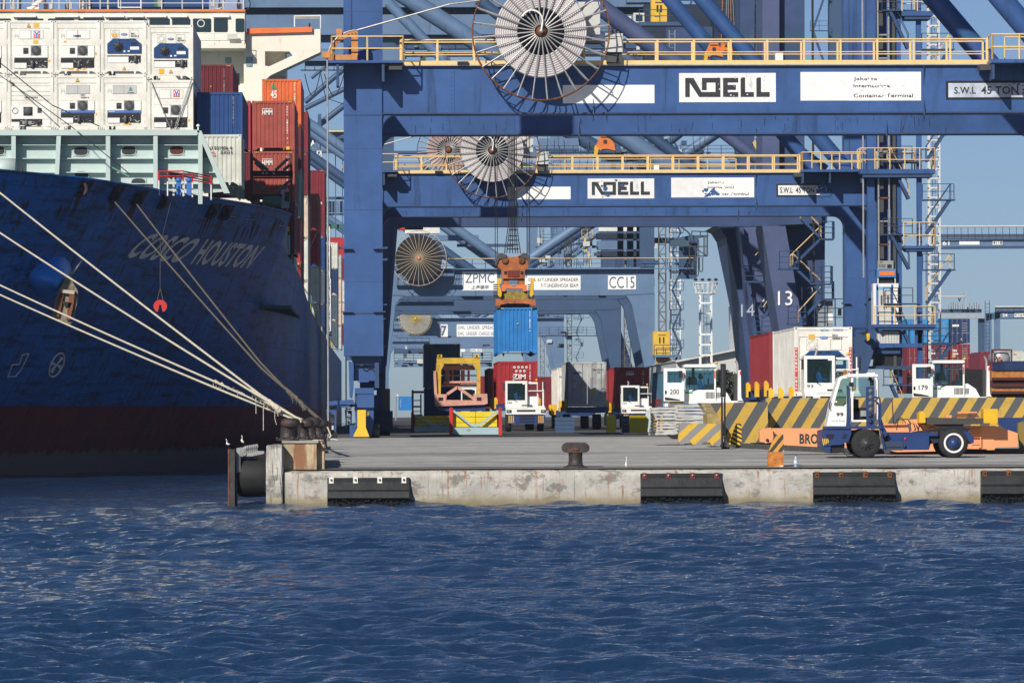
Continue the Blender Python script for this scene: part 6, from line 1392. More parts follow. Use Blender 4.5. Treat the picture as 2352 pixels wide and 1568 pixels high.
# dense background steelwork seen through the portals
def steelwork(label,Y,items,nm='gantry_crane'):
    g=thing(nm,label,'crane',(P(items[0][1],900,Y).x,Y,-1),'hazy cranes in the background')
    for it in items:
        b=B(); k=it[0]
        if k=='beam': _,xa,xb,ya,yb,m=it; b.pb(xa,xb,ya,yb,Y,2,m); nme='girder'
        elif k=='tube': _,xa,ya,xb,yb,r,m=it; b.tube(P(xa,ya,Y+1),P(xb,yb,Y+1),r,m,14); nme='brace'
        elif k=='rail':
            _,xa,xb,ya,m=it; a=P(xa,ya,Y-.5); c=P(xb,ya,Y-.5); rail(b,[(a.x,Y-.5,a.z),(c.x,Y-.5,a.z)],1.2,m,1.5,.035,(.33,.66)); b.box(a.x,c.x,Y-.5,Y+.6,a.z-.15,a.z,m); nme='walkway'
        elif k=='lat': _,xa,xb,ya,yb,m=it; a=P(xa,yb,Y-.3); c=P(xb,ya,Y-.3); lattice(b,a.x,c.x,Y-1.2,Y-.3,a.z,c.z,m,1.3,.05); nme='lattice_mast'
        elif k=='stairs':
            _,xa,xb,ya,yb,m=it; a=P(xa,yb,Y-1); c=P(xb,ya,Y-1); n=max(1,int((c.z-a.z)/2.6)); 
            for i in range(n):
                z0_=a.z+(c.z-a.z)*i/n; z1_=a.z+(c.z-a.z)*(i+1)/n; x0_,x1_=(a.x,c.x) if i%2 else (c.x,a.x); stair(b,(x0_,Y-1,z0_),(x1_,Y-1,z1_),.7,m,None,1,.3); b.box(a.x-.3,c.x+.3,Y-1,Y-.2,z1_-.06,z1_,m); rail(b,[(a.x-.3,Y-1,z1_),(c.x+.3,Y-1,z1_)],1.0,m,.9,.025)
            nme='stairs'
        elif k=='boxes':
            _,xa,xb,ya,yb,n,m,seed=it; r=random.Random(seed)
            for i in range(n):
                x=r.uniform(xa,xb); y=r.uniform(ya,yb); b.pb(x,x+r.uniform(3,16),y,y+r.uniform(3,12),Y-r.uniform(.2,2),.8,m[i%len(m)])
            nme='equipment'
        elif k=='wires':
            _,xa,xb,ya,yb,n,seed=it; r=random.Random(seed)
            for i in range(n): x=r.uniform(xa,xb); b.tube(P(x,ya,Y-1.5),P(x+r.uniform(-12,12),yb,Y-1.5),.035,DGREY,4)
            nme='hoist_rope'
        b.build(nme,g)
    return g
MD=M('machine_dark')
steelwork('dense blue steelwork with lattice masts behind the top railing',560.,[('beam',905,1660,92,112,PALED),('beam',1330,1700,33,80,PALE),('beam',905,1700,118,128,PALED),('tube',1060,-20,1240,150,.9,BLD),('tube',1230,-20,1120,160,.7,PALED),('lat',1404,1422,0,150,DGREY),('stairs',1562,1590,0,150,PALED),('lat',1790,1806,-20,150,DGREY),('stairs',1868,1895,-10,150,PALED),('rail',905,1400,92,PALED),('boxes',1400,1660,60,145,26,(LGREY,PALE,DGREY,MD),3),('boxes',905,1100,100,145,12,(PALE,DGREY,MD),4),('beam',1905,1938,-60,150,PALED),('wires',905,1330,-20,150,14,5)])
steelwork('pale walkways and girders behind the railing of the second crane',590.,[('beam',905,1780,372,401,PALE),('beam',905,1500,346,352,PALED),('rail',1100,1780,360,PALED),('tube',1300,300,1500,410,.8,PALED),('tube',1560,300,1420,410,.8,PALE),('boxes',1380,1760,320,398,34,(LGREY,PALE,DGREY,PALED),7),('lat',1700,1718,300,400,DGREY),('beam',1240,1330,318,345,PALE),('boxes',920,1180,325,398,18,(LGREY,DGREY,PALED),8),('stairs',1500,1522,312,400,PALED),('wires',1200,1780,300,400,16,9)])
steelwork('striped walkway canopy and machinery beside the numbered crane legs',455.,[('tube',1772,320,1850,402,.5,BLP),('beam',1800,1815,318,400,BLD),('boxes',1790,1880,320,398,8,(BLD,BLP,DGREY),12)])
st_=thing('striped_boom_end','yellow and black striped boom end tilted behind the second crane railing','boom',tuple(P(1748,360,430)),None)
b=B(); b.pp([(1728,330),(1736,318),(1800,360),(1806,385),(1790,402),(1760,380)],430.,.8,stripes('boom_stripes',(.02,.02,.02),(.55,.42,.18),.62,-.3,.2)); b.build('boom_tip',st_)
steelwork('machinery house and columns above the deck of the crane marked CC15',668.,[('beam',1375,1470,518,531,M('house_white',(.7,.7,.68),.5)),('beam',1370,1480,536,549,MD),('beam',1372,1480,553,573,PALE),('beam',1372,1480,577,590,MD),('beam',1418,1432,520,615,BLD),('beam',1440,1455,520,615,PALED),('beam',1462,1474,520,615,BLD),('rail',1240,1360,560,PALED),('lat',1300,1312,520,612,DGREY),('boxes',1230,1370,540,608,22,(LGREY,PALE,DGREY,MD),21),('boxes',1480,1500,540,600,5,(LGREY,DGREY),22),('beam',950,1100,540,552,PALE),('beam',930,1010,514,536,M('house_white')),('beam',915,972,516,528,RED),('stairs',1342,1356,545,610,CREAM),('beam',1050,1180,560,566,PALED),('wires',1240,1380,520,610,10,6)])
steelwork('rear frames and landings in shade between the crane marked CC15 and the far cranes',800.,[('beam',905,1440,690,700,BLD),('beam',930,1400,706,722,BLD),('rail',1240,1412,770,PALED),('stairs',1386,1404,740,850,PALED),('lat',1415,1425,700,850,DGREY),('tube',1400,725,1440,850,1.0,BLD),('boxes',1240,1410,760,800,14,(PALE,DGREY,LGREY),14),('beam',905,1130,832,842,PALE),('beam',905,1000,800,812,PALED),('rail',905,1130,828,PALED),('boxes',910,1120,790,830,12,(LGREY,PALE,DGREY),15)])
t=thing('cable_platform','dark platform with hanging cable loops jutting right of the crane stairs','platform',tuple(P(1590,590,640)),None)
b=B(); z6=ZM(1700,620,3.92)
for pts in ([(1130,160),(1200,190),(1245,250),(1275,330),(1420,290),(1470,290),(1470,270),(1280,270)],[(1030,330),(1250,330),(1255,400),(1040,400)]): b.pp([z6(*p) for p in pts],640,.8,M('platform_teal',(.04,.085,.13),.6))
b.build('bracket',t)
b=B()
for pts in ([(1255,380),(1460,510)],[(1460,290),(1460,510)],[(1255,510),(1460,510)],[(1255,400),(1460,400)],[(1420,290),(1420,510)],[(1360,320),(1360,510)],[(1255,390),(1255,570)],[(1325,400),(1325,570)],[(1255,570),(1340,570)],[(1280,225),(1470,230)],[(1280,225),(1280,280)],[(1380,228),(1380,280)],[(1460,230),(1460,290)]): b.ppath([z6(*p) for p in pts],639.5,.07,DGREY,5)
for i in range(11): b.ppath([z6(1422,300+i*20),z6(1460,300+i*20)],639.4,.04,DGREY,4)
b.build('ladder_frame',t)
b=B()
for x,w,h in ((1262,45,170),(1325,32,200),(1368,38,150)):
    b.ppath([z6(x,520),z6(x,520+h),z6(x+w*.3,540+h),z6(x+w*.7,540+h),z6(x+w,520+h),z6(x+w,520)],639.5,.06,CABLE,5)
b.ppath([z6(1160,655),z6(1180,700),z6(1205,690),z6(1235,650)],639.5,.05,CABLE,5); b.build('cable_loops',t)
# ------------------------------------------------------------------ terminal tractors seen from the front
TBL=M('tractor_blue',(.018,.045,.16),.4,var=.12,scale=2,dirt=.2); TWH=M('tractor_white',(.82,.82,.80),.35,var=.05,dirt=.12,rust=.08)
def wheel(par,c,r,w,ax='x',rimm=None,name='wheel'):
    o=bpy.data.objects.new(name,None); COL.objects.link(o); o.parent=par; o.location=Vector(c)-wloc(par); c=Vector(c)
    b=B(); b.lathe(c,[(r*.58,0),(r*.9,0),(r*.97,w*.08),(r,w*.2),(r,w*.8),(r*.97,w*.92),(r*.9,w),(r*.58,w)],TYRE,32,ax); b.build('tyre',o)
    b=B(); b.lathe(c,[(0,w*.05),(r*.2,w*.05),(r*.25,w*.15),(r*.45,w*.22),(r*.5,w*.04),(r*.6,w*.02),(r*.6,w*.9),(0,w*.9)],rimm or GREY,28,ax); b.build('rim',o); return o
def person(cx,cz,Y,label,sc_=1.0,face=1,shirt=(.02,.12,.42)):
    """seated driver turned sideways: head, torso and arms on the wheel, grown as one skin"""
    sk=M('skin',(.22,.11,.07),.6); me=bpy.data.meshes.new('person')
    J=[(0,0,0),(0,0,.28),(0,0,.50),(.02,0,.60),(.04,0,.68),(0,-.2,.48),(.12*face,-.22,.26),(.36*face,-.16,.24),(0,.2,.48),(.14*face,.22,.28),(.38*face,.16,.28),(.38*face,-.18,-.02),(.38*face,.18,-.02)]
    E=[(0,1),(1,2),(2,3),(3,4),(2,5),(5,6),(6,7),(2,8),(8,9),(9,10),(0,11),(0,12)]
    me.from_pydata([(cx+a*sc_,Y+b_*sc_,cz+c*sc_) for a,b_,c in J],E,[]); o=bpy.data.objects.new('person',me); COL.objects.link(o)
    R=[.16,.16,.15,.06,.055,.075,.055,.04,.075,.055,.04,.09,.09]
    md=o.modifiers.new('s','SKIN'); 
    for i,v in enumerate(me.skin_vertices[0].data if me.skin_vertices else []): v.radius=(R[i]*sc_,)*2
    return o
def make_person(cx,cz,Y,label,face=1):
    bm=bmesh.new(); me0=bpy.data.meshes.new('p')
    J=[(0,0,0),(0,0,.28),(.01,0,.47),(.03*face,0,.60),(0,-.19,.46),(.12*face,-.24,.24),(.36*face,-.18,.24),(0,.19,.46),(.14*face,.24,.26),(.38*face,.16,.28),(.34*face,-.12,-.02),(.34*face,.12,-.02)]
    E=[(0,1),(1,2),(2,3),(2,4),(4,5),(5,6),(2,7),(7,8),(8,9),(0,10),(0,11)]
    me0.from_pydata([(cx+a,Y+b_,cz+c) for a,b_,c in J],E,[]); o=bpy.data.objects.new('p',me0); COL.objects.link(o)
    o.modifiers.new('s','SKIN'); sd=me0.skin_vertices[0].data; R=[.15,.155,.13,.055,.075,.05,.035,.075,.05,.035,.085,.085]
    for i,r in enumerate(R): sd[i].radius=(r,r)
    sd[0].use_root=True; su=o.modifiers.new('u','SUBSURF'); su.levels=2
    C.view_layer.update(); ev=o.evaluated_get(C.evaluated_depsgraph_get()); m=bpy.data.meshes.new_from_object(ev); bpy.data.objects.remove(o)
    SH=M('shirt_blue',(.03,.13,.42),.8); SK=M('skin',(.20,.10,.065),.55); HR=M('hair_black',(.01,.01,.01),.6)
    b=B(); b.add([v.co[:] for v in m.vertices],[tuple(p.vertices) for p in m.polygons],SH,True)
    hx,hz=cx+.05*face,cz+.74                                  # head with brow, nose and chin, facing sideways
    n,k=14,10; vs=[]
    for i in range(k+1):
        th=math.pi*i/k
        for j in range(n):
            ph=2*math.pi*j/n; dx,dy,dz=math.sin(th)*math.cos(ph),math.sin(th)*math.sin(ph),math.cos(th)
            f=dx*face; rx=.098+ (.022 if f>.85 and abs(dz+.05)<.25 else 0)+(.008 if f>.5 and dz<-.5 else 0)
            vs.append((hx+dx*rx,Y+dy*.075,hz+dz*.122*(1 if dz>0 else 1.02)))
    b.add(vs,[(i*n+j,(i+1)*n+j,(i+1)*n+(j+1)%n,i*n+(j+1)%n) for i in range(k) for j in range(n)],SK,True)
    for sgn,px_ in ((-1,.36),(1,.38)):
        for q in range(5): b.tube((cx+(px_+.0)*face,Y+sgn*.17+(q-2)*.018,cz+.25),(cx+(px_+.07-abs(q-2)*.008)*face,Y+sgn*.17+(q-2)*.02,cz+.24-.02*(q%2)),.009,SK,5)
    p=b.build('person'); tag(p,label,'person')
    b=B(); vs=[]
    for i in range(6):
        th=math.pi*.62*i/5
        for j in range(n):
            ph=2*math.pi*j/n; dx,dy,dz=math.sin(th)*math.cos(ph),math.sin(th)*math.sin(ph),math.cos(th)
            vs.append((hx-.012*face+dx*.104-(.02*face if dx*face>.3 else 0),Y+dy*.083,hz+.012+dz*.122))
    b.add(vs,[(i*n+j,(i+1)*n+j,(i+1)*n+(j+1)%n,i*n+(j+1)%n) for i in range(5) for j in range(n)],HR,True); b.build('hair',p); return p
zr=ZM(1150,950,2.94)
def front_tractor(sx_,sy_,k,Y,num,label,driver=None,refl=None):
    """sx_,sy_: source position of the windscreen's upper left corner, k: size relative to number 166"""
    def g(x,y): X=1486.7; Yy=1122.8; return ((sx_+((1150+x/2.94)-X)*k)*.784,(sy_+((950+y/2.94)-Yy)*k)*.784)
    def bx(b,xa,xb,ya,yb,off,dep,m): a=g(xa,ya); c=g(xb,yb); b.pb(a[0],c[0],a[1],c[1],Y+off,dep,m)
    def pg(b,pts,off,dep,m): b.pp([g(*p) for p in pts],Y+off,dep,m)
    c0=P(*g(1148,925),Y); G=gz(Y); t=thing('terminal_tractor',label,'terminal tractor',(c0.x,Y,G),'white terminal tractors')
    b=B(); bx(b,972,1160,487,507,0,1.5,TWH); bx(b,972,990,507.5,715,0,1.5,TWH); bx(b,1143,1160,507.5,715,0,1.5,TWH); bx(b,990.5,1142.5,653,715,0,.12,TWH); bx(b,990.5,1142.5,507.5,715,1.4,.1,M('cab_inside',(.17,.18,.19))); b.build('cab',t)
    b=B(); bx(b,990.2,1142.8,507.7,652.8,.06,.03,GLASS); b.build('windscreen',t)
    b=B(); bx(b,1161,1250,497,512,.3,.08,TWH); bx(b,1161,1166,512.3,700,.3,.08,TWH); bx(b,1244,1250,512.3,700,.3,.08,TWH); bx(b,1166.3,1243.6,620,715,.3,.08,TWH); b.build('door',t)
    b=B(); bx(b,1166.3,1243.6,512.3,619.7,.33,.02,GLASS); b.build('door_window',t)
    b=B(); bx(b,1160,1310,702,717,.1,1.2,TWH); bx(b,1290,1297,495,702,.2,.05,TWH); bx(b,1298,1304,560,702,.2,.05,TWH); bx(b,1160,1305,568,575,.15,.05,TWH); bx(b,1252,1256,600,702,.2,.05,TWH); b.build('side_rail',t)
    b=B(); bx(b,1306,1320,495,578,.1,.06,BLACK); bx(b,955,968,512,572,.1,.06,BLACK); bx(b,944,972,508,513,.15,.04,BLACK); b.build('mirror',t)
    b=B(); pg(b,[(975,717.5),(1318,717.5),(1320,772),(978,775)],-.15,1.3,TWH); bx(b,1070,1230,735,750,-.17,.03,BLACK); b.build('bumper',t)
    for xx in (982,1278): b=B(); bx(b,xx,xx+42,735,760,-.19,.05,BLACK); bx(b,xx+8,xx+30,741,754,-.21,.03,GALV); b.build('headlight',t)
    b=B(); pg(b,[(992,776),(1312,776),(1316,800),(1306,850),(1290,857),(1020,857),(1000,850)],-.1,1.0,TBL)
    for xx in (1090,): 
        for yy in (783,806,830): bx(b,xx,1222,yy,yy+12,-.12,.03,BLACK)
    b.build('lower_bumper',t)
    b=B()
    for xx in (1000,1018,1036,1256,1274,1292): bx(b,xx,xx+9,785,848,-.125,.02,YEL)
    b.build('stripe_marks',t)
    b=B(); a=P(*g(985,714),Y); c=P(*g(1300,860),Y); b.box(a.x+.3,c.x-.3,Y+1.3,Y+4.6,G+.55,G+1.0,TBL); b.box(a.x+.2,c.x-.2,Y+1.7,Y+2.2,G+1.0,G+1.6,DGREY); b.build('chassis',t)
    for yy in (Y+1.2,Y+3.9): wheel(t,(a.x-.02,yy,G+.52),.52,.3); wheel(t,(c.x-.26,yy,G+.52),.52,.3)
    b=B(); b.ppath([g(1040,487),g(1050,455),g(1035,445)],Y+1,.05,GALV,7); a=g(1240,487); b.lathe(P(a[0],a[1],Y+.8),[(0,0),(.06,0),(.06,.1),(0,.14)],DECAL_O,8); b.build('exhaust',t)
    b=B(); b.ptext(num,*[v for v in (g(990,0)[0],g(1028,0)[0])],g(0,664)[1],g(0,682)[1],Y-.01,INK,.01); bx(b,1112,1205,692,703,-.01,.01,INK); bx(b,1118,1142,508,516,-.0,.05,WHITEP); b.build('fleet_number',t)
    b=B(); b.ppath([g(1030,640),g(1075,668)],Y-.02,.014,BLACK,4); b.build('wiper',t)
    b=B(); bx(b,1030,1110,590,660,.9,.15,BLACK); bx(b,1035,1100,540,595,1.0,.12,BLACK); b.build('seat',t)
    if driver: c=P(*g(1060,650),Y+.85); p=make_person(c.x,c.z-.12,Y+.85,driver,1); 
    return t
front_tractor(1486.7,1122.8,1.0,305.,'166','white tractor 166 facing forward with the red container carrying stars behind it','driver in blue behind the windscreen of tractor 166')
front_tractor(1150+1985/2.94,950+543/2.94,.835,362.,'191','smaller looking white tractor in front of the white lettered red container on the ground','driver in blue behind the windscreen of the tractor beside the slab stacks')
front_tractor(2364.5,1051.7,1.407,216.,'93','white tractor 93 ahead of the large white reefer behind the striped wall','driver in blue leaning on the wheel of tractor 93')
front_tractor(1150+600/2.94,950+560/2.94,.72,425.,'188','distant white tractor half hidden behind the yellow and pink lifting frame')
front_tractor(1150+1846/2.94,950+566/2.94,.66,440.,'157','distant white tractor seen between the silver container doors and a red container')
# ------------------------------------------------------------------ tractors seen from the side with open doors
z3r=ZM(1750,1000,3.618)
def side_tractor(dx,dy,Y,num,label,driver):
    def g(x,y): q=z3r(x,y); return (q[0]+dx,q[1]+dy)
    def bx(b,xa,xb,ya,yb,off,dep,m): a=g(xa,ya); c=g(xb,yb); b.pb(a[0],c[0],a[1],c[1],Y+off,dep,m)
    def pg(b,pts,off,dep,m): b.pp([g(*p) for p in pts],Y+off,dep,m)
    G=gz(Y); c0=P(*g(1100,640),Y); t=thing('terminal_tractor',label,'terminal tractor',(c0.x,Y,G),'white terminal tractors')
    b=B(); bx(b,703,920,283,314,-.5,.07,TWH); bx(b,703,741,314.3,436,-.5,.07,TWH); bx(b,896,920,314.3,436,-.5,.07,TWH); bx(b,703,920,436.3,632,-.5,.07,TWH); pg(b,[(712,590),(790,600),(870,615),(882,625),(720,622)],-.52,.03,BLACK); bx(b,716,735,520,555,-.52,.03,BLACK); b.build('door',t)
    b=B(); bx(b,741.5,895.5,315,436,-.48,.02,GLASS); b.build('door_window',t)
    b=B(); bx(b,862,902,310,386,-.7,.08,BLACK); b.build('mirror',t)
    b=B(); pg(b,[(915,258),(935,242),(1245,240),(1262,255),(1262,262),(1240,272),(920,272)],-.1,1.7,TWH); bx(b,920,1240,272.5,280,-.08,1.6,DGREY); b.build('roof',t)
    b=B(); bx(b,914,937,272.5,512,0,.1,TWH); bx(b,1239,1256,272.5,512,0,.1,TWH); bx(b,914,937,272.5,512,1.4,.1,TWH); bx(b,1239,1256,272.5,512,1.4,.1,TWH); bx(b,914,1256,512.3,628,0,1.5,TWH)
    bx(b,1000,1030,272,460,1.45,.04,DGREY); b.build('cab',t)
    b=B(); bx(b,937.5,1238.5,280.5,512,.04,.02,GLASS); b.build('side_window',t)
    b=B(); pg(b,[(1256.5,490),(1290,488),(1360,535),(1375,545),(1415,620),(1415,640),(1256.5,640)],.1,1.3,TWH); b.build('hood',t)
    b=B()
    for i in range(7): bx(b,1149+i*14,1157+i*14,535,605,-.01,.02,BLACK)
    for i in range(4): bx(b,1260+i*12,1267+i*12,540,600,.09,.02,BLACK)
    b.build('grille',t)
    b=B(); bx(b,914,1550,628.5,660,-.05,1.7,TWH); bx(b,715,914,655,690,0,1.4,TWH); bx(b,760,915,630,656,.1,.5,YEL); b.box(c0.x-1.4,c0.x+3.4,Y+.2,Y+1.4,G+.55,c0.z-.3,TBL); b.build('chassis',t)
    a=P(*g(830,660),Y); c=P(*g(1480,660),Y); wheel(t,(a.x,Y-.1,G+.52),.52,.3,'y'); wheel(t,(c.x,Y-.1,G+.52),.52,.3,'y')
    b=B(); b.ppath([g(1490,620),g(1490,260),g(1480,220),g(1462,205)],Y+.5,.06,GALV,8); bx(b,1450,1492,340,620,.45,.3,M('exhaust_guard',(.05,.045,.045),.6,rust=.3)); b.build('exhaust',t)
    b=B(); pg(b,[(1495,305),(1520,302),(1525,590),(1550,640),(1490,640)],-.05,.15,TWH); bx(b,1508,1522,313,352,-.07,.02,DECAL_R); b.build('post',t)
    b=B(); a=g(770,505); c=g(866,558); b.ptext(num,a[0],c[0],a[1],c[1],Y-.515,INK,.01); bx(b,932,970,532,550,-.01,.01,DECAL_G); bx(b,975,1010,534,552,-.01,.01,DECAL_G); bx(b,950,970,488,505,.02,.02,WHITEP); bx(b,918,930,330,375,-.01,.02,DECAL_R); bx(b,1240,1252,310,390,-.01,.02,DECAL_R)
    b.build('fleet_number',t)
    b=B(); b.ppath([g(1000,526),g(1100,490),g(1225,450)],Y-.02,.02,BLACK,4); b.build('wiper',t)
    b=B(); pg(b,[(950,395),(975,372),(1035,372),(1055,395),(1060,460),(945,460)],.6,.5,BLACK); b.build('seat',t)
    b=B(); c=P(*g(1175,440),Y+.7); b.torus((c.x,Y+.7,c.z),.2,.02,BLACK,16,5,'x'); bx(b,1150,1238,455,512,.3,1.0,DGREY); b.build('steering_wheel',t)
    b=B(); c=P(*g(1258,240),Y+.5); b.lathe(c,[(0,0),(.07,0),(.07,.09),(0,.13)],DECAL_O,10); b.build('beacon',t)
    if driver: c=P(*g(1085,450),Y+.75); make_person(c.x,c.z-.42,Y+.75,driver,1)
    return t
side_tractor(0,0,233.,'200','white tractor 200 with its numbered door swung open and a driver inside','driver in blue seen from the side in the cab of tractor 200')
side_tractor((2350+1168/3.618)*.784-z3r(703,0)[0],(1050+17/3.618)*.784-z3r(0,241)[1],231.,'179','empty white tractor 179 with its numbered door swung open',None)
# ------------------------------------------------------------------ tractor 99 in profile on the wharf edge
zt=ZM(2350,1050,3.618); Y9=181.; G9=gz(Y9)
def t9(b,pts,off,dep,m): b.pp([zt(*p) for p in pts],Y9+off,dep,m)
def b9(b,xa,xb,ya,yb,off,dep,m): a=zt(xa,ya); c=zt(xb,yb); b.pb(a[0],c[0],a[1],c[1],Y9+off,dep,m)
t=thing('terminal_tractor','blue and white tractor 99 standing in profile on the front of the wharf','terminal tractor',(P(*zt(1140,1070),Y9).x,Y9,G9),'white terminal tractors')
WM=1.9
for off,dp in ((0,.10),(1.1,.10)):
    b=B(); w=[(258,715),(285,590),(300,500),(345,340),(385,210),(400,190),(480,170),(520,165),(520,205),(430,212),(408,235),(372,360),(338,490),(345,503),(440,505),(468,480),(472,300),(512,292),(512,715)]
    t9(b,w,off,dp,TWH); b.build('cab',t)
b=B(); t9(b,[(258,715),(300,500),(385,210),(400,200),(404,206),(392,220),(308,505),(268,715)],.101,1.0,TWH); t9(b,[(268,715),(300,560),(470,560),(470,715)],.102,.99,M('cab_inside'))
b.build('cab_front',t)
b=B(); t9(b,[(338,490),(372,360),(408,235),(430,212),(520,205),(512,292),(472,300),(468,480),(440,505),(345,503)],.03,.02,glass('green_glass',(.02,.10,.08),.5)); b.build('side_window',t)
b=B(); t9(b,[(470,165),(690,160),(800,165),(805,190),(470,195)],-.05,1.35,TWH); b9(b,690,770,150,164,.3,.5,TWH); b.build('roof',t)
b=B(); b9(b,519,541,195,650,0,.08,TWH); t9(b,[(757,190),(780,190),(803,230),(803,640),(778,660),(770,640),(785,600),(785,240)],0,.08,TWH); b9(b,757,765,195,650,1.1,.1,TWH); b9(b,500,690,650,670,0,1.2,TWH); b9(b,541,700,400,412,1.1,.06,TWH); b9(b,800,812,220,600,.9,.06,TWH); b.build('rear_frame',t)
b=B(); b9(b,545,750,205,400,1.15,.02,GLASS); b.build('rear_window',t)
b=B(); t9(b,[(474,285),(494,285),(497,610),(512,660),(515,745),(460,745),(470,680),(474,600)],-.15,.1,TBL); b.build('grab_post',t)
b=B(); b9(b,680,768,298,727,-.18,.1,TBL); b.build('perforated_plate',t)
b=B()
for yy in (345,410,475,541,606,672): c=P(*zt(728,yy),Y9-.185); b.lathe((c.x,Y9-.185,c.z),[(0,-.004),(.085,-.004),(.085,.01)],M('hole_grey',(.12,.12,.12)) if yy<600 else BLACK,18,'y')
b.build('plate_holes',t)
b=B(); b.ppath([zt(765,410),zt(820,415),zt(828,470),zt(835,745)],Y9-.1,.03,TBL,6); b.ppath([zt(768,440),zt(812,480),zt(816,720)],Y9-.1,.03,TBL,6); t9(b,[(820,640),(842,640),(868,715),(910,800),(880,830),(830,745)],-.05,.06,TBL); b.build('side_ladder',t)
b=B(); b9(b,525,690,520,645,.5,.5,BLACK); b9(b,545,600,430,560,.5,.45,BLACK); b9(b,622,690,550,612,.1,.3,GREY); b.ppath([zt(705,210),zt(738,225),zt(740,290)],Y9+.3,.07,BLACK,8); b.ppath([zt(650,610),zt(640,660),zt(560,730)],Y9+.1,.015,BLACK,4); b9(b,690,760,520,640,.4,.5,DGREY); b.build('seat_and_controls',t)
b=B(); b9(b,500,545,252,298,-.3,.1,BLACK); b.ppath([zt(300,450),zt(285,510),zt(295,535)],Y9-.1,.02,BLACK,4); b.build('mirror',t)
b=B(); b9(b,262,845,717,745,-.2,1.8,TBL); t9(b,[(262,745),(520,745),(520,757),(240,757)],-.15,1.6,BLACK); b.build('cab_floor',t)
b=B(); t9(b,[(215,770),(232,757),(522,757),(520,800),(490,880),(400,915),(290,915),(250,930),(215,900)],-.25,2.3,TBL); t9(b,[(215,905),(285,905),(302,935),(298,1003),(240,965),(215,935)],-.2,2.2,TBL); t9(b,[(300,920),(420,918),(450,900),(450,985),(380,1003),(300,1003)],-.1,2.0,BLACK); b.build('bumper',t)
b=B(); t9(b,[(250,800),(340,800),(325,850),(262,850)],-.27,.03,BLACK); t9(b,[(442,797),(475,797),(460,845),(428,845)],-.27,.03,BLACK); b.build('headlight',t)
b=B()
for i in range(4): t9(b,[(212+i*18,848),(222+i*18,848),(234+i*16,915-i*8),(224+i*16,920-i*8)],-.275,.02,YEL)
b.build('stripe_marks',t)
b=B(); t9(b,[(820,745),(835,745),(885,970),(868,975)],-.15,.12,TBL); t9(b,[(520,757),(815,757),(825,830),(790,800),(680,765),(560,800),(520,900)],.1,1.9,BLACK); b.build('mudguard',t)
b=B(); t9(b,[(880,780),(1220,780),(1260,765),(1340,765),(1380,790),(1480,790),(1470,880),(1360,905),(1345,965),(900,965)],.35,1.2,M('chassis_dark',(.012,.022,.05),.6,dirt=.3)); t9(b,[(905,785),(1075,785),(1440,785),(1440,820),(1080,820),(1075,880),(905,880)],.2,.1,TBL); t9(b,[(1500,770),(1760,770),(1820,830),(1820,890),(1780,905),(1740,850),(1500,850)],.3,1.3,TBL); t9(b,[(1280,765),(1560,730),(1700,720),(1790,740),(1760,770),(1350,775)],.5,1.0,BLACK); b.build('chassis',t)
b=B(); b9(b,1072,1346,820,968,-.1,.5,TBL); c=P(*zt(1094,848),Y9-.1); b.lathe((c.x,Y9-.11,c.z),[(0,-.01),(.045,-.01),(.045,.02)],RED,12,'y'); c=P(*zt(1090,935),Y9-.1); b.lathe((c.x,Y9-.11,c.z),[(0,-.005),(.06,-.005),(.06,.02)],BLACK,12,'y'); b.build('fuel_tank',t)
b=B(); b9(b,870,1070,878,972,-.05,.5,M('step_blue',(.03,.05,.10),.5,dirt=.3)); b9(b,895,1050,935,942,-.07,.03,BLACK); b.build('step',t)
b=B()
for pts in ([(430,990),(480,1030),(600,1035)],[(450,985),(520,1015),(620,1010)],[(1000,760),(1020,650),(1120,640),(1150,700)],[(980,700),(1010,640),(1060,630),(1100,690)],[(840,1000),(900,1010),(1000,990)]): b.ppath([zt(*p) for p in pts],Y9+.1,.016,BLACK,5)
b.build('air_hose',t)
c=P(*zt(678,932),Y9-.25); R9=.0+155/3.618*.784/sc(Y9-.25)
w=wheel(t,(c.x,Y9-.25,G9+R9),R9,.36,'y',M('hub_grey',(.10,.10,.10),.4,metal=.5,var=.4,scale=10),'wheel')
b=B(); b.lathe((c.x,Y9-.27,G9+R9),[(0,-.12),(.07,-.11),(.10,-.04),(.2,-.02),(.2,.05)],M('hub_grey'),20,'y')
for i in range(10): a=2*math.pi*i/10; b.lathe((c.x+.21*math.cos(a),Y9-.27,G9+R9+.21*math.sin(a)),[(0,-.03),(.025,-.03),(.025,.03)],DGREY,6,'y')
b.build('hub',w)
c=P(*zt(1608,922),Y9-.25); w=wheel(t,(c.x,Y9-.25,G9+R9),R9,.36,'y',M('rim_dark',(.02,.02,.02),.5),'wheel')
b=B(); b.lathe((c.x,Y9-.26,G9+R9),[(.27,.02),(.29,-.03),(.335,-.035),(.35,0),(.35,.03)],TWH,36,'y'); b.lathe((c.x,Y9-.27,G9+R9),[(0,-.1),(.14,-.1),(.15,-.02),(.2,.02)],TBL,24,'y'); b.build('hub',w)
for xx in (678,1608):
    c=P(*zt(xx,932),Y9-.25); wheel(t,(c.x,Y9+1.6,G9+R9),R9,.36,'y',M('rim_dark'),'wheel')
b=B(); c=P(*zt(455,172),Y9+.3); b.lathe(c,[(0,0),(.1,0),(.1,.04),(.06,.05),(.055,.15),(0,.19)],M('beacon_amber',(.35,.12,.02),.3),12); b.build('beacon',t)
b=B(); a=zt(362,572); c=zt(437,610); b.ptext('99',a[0],c[0],a[1],c[1],Y9-.015,INK,.03); a=zt(318,648); c=zt(452,668); b.ptext('G.V.W. 75 tons',a[0],c[0],a[1],c[1],Y9-.015,GREY,0); b9(b,352,370,450,465,.0,.02,WHITEP); b.build('fleet_number',t)
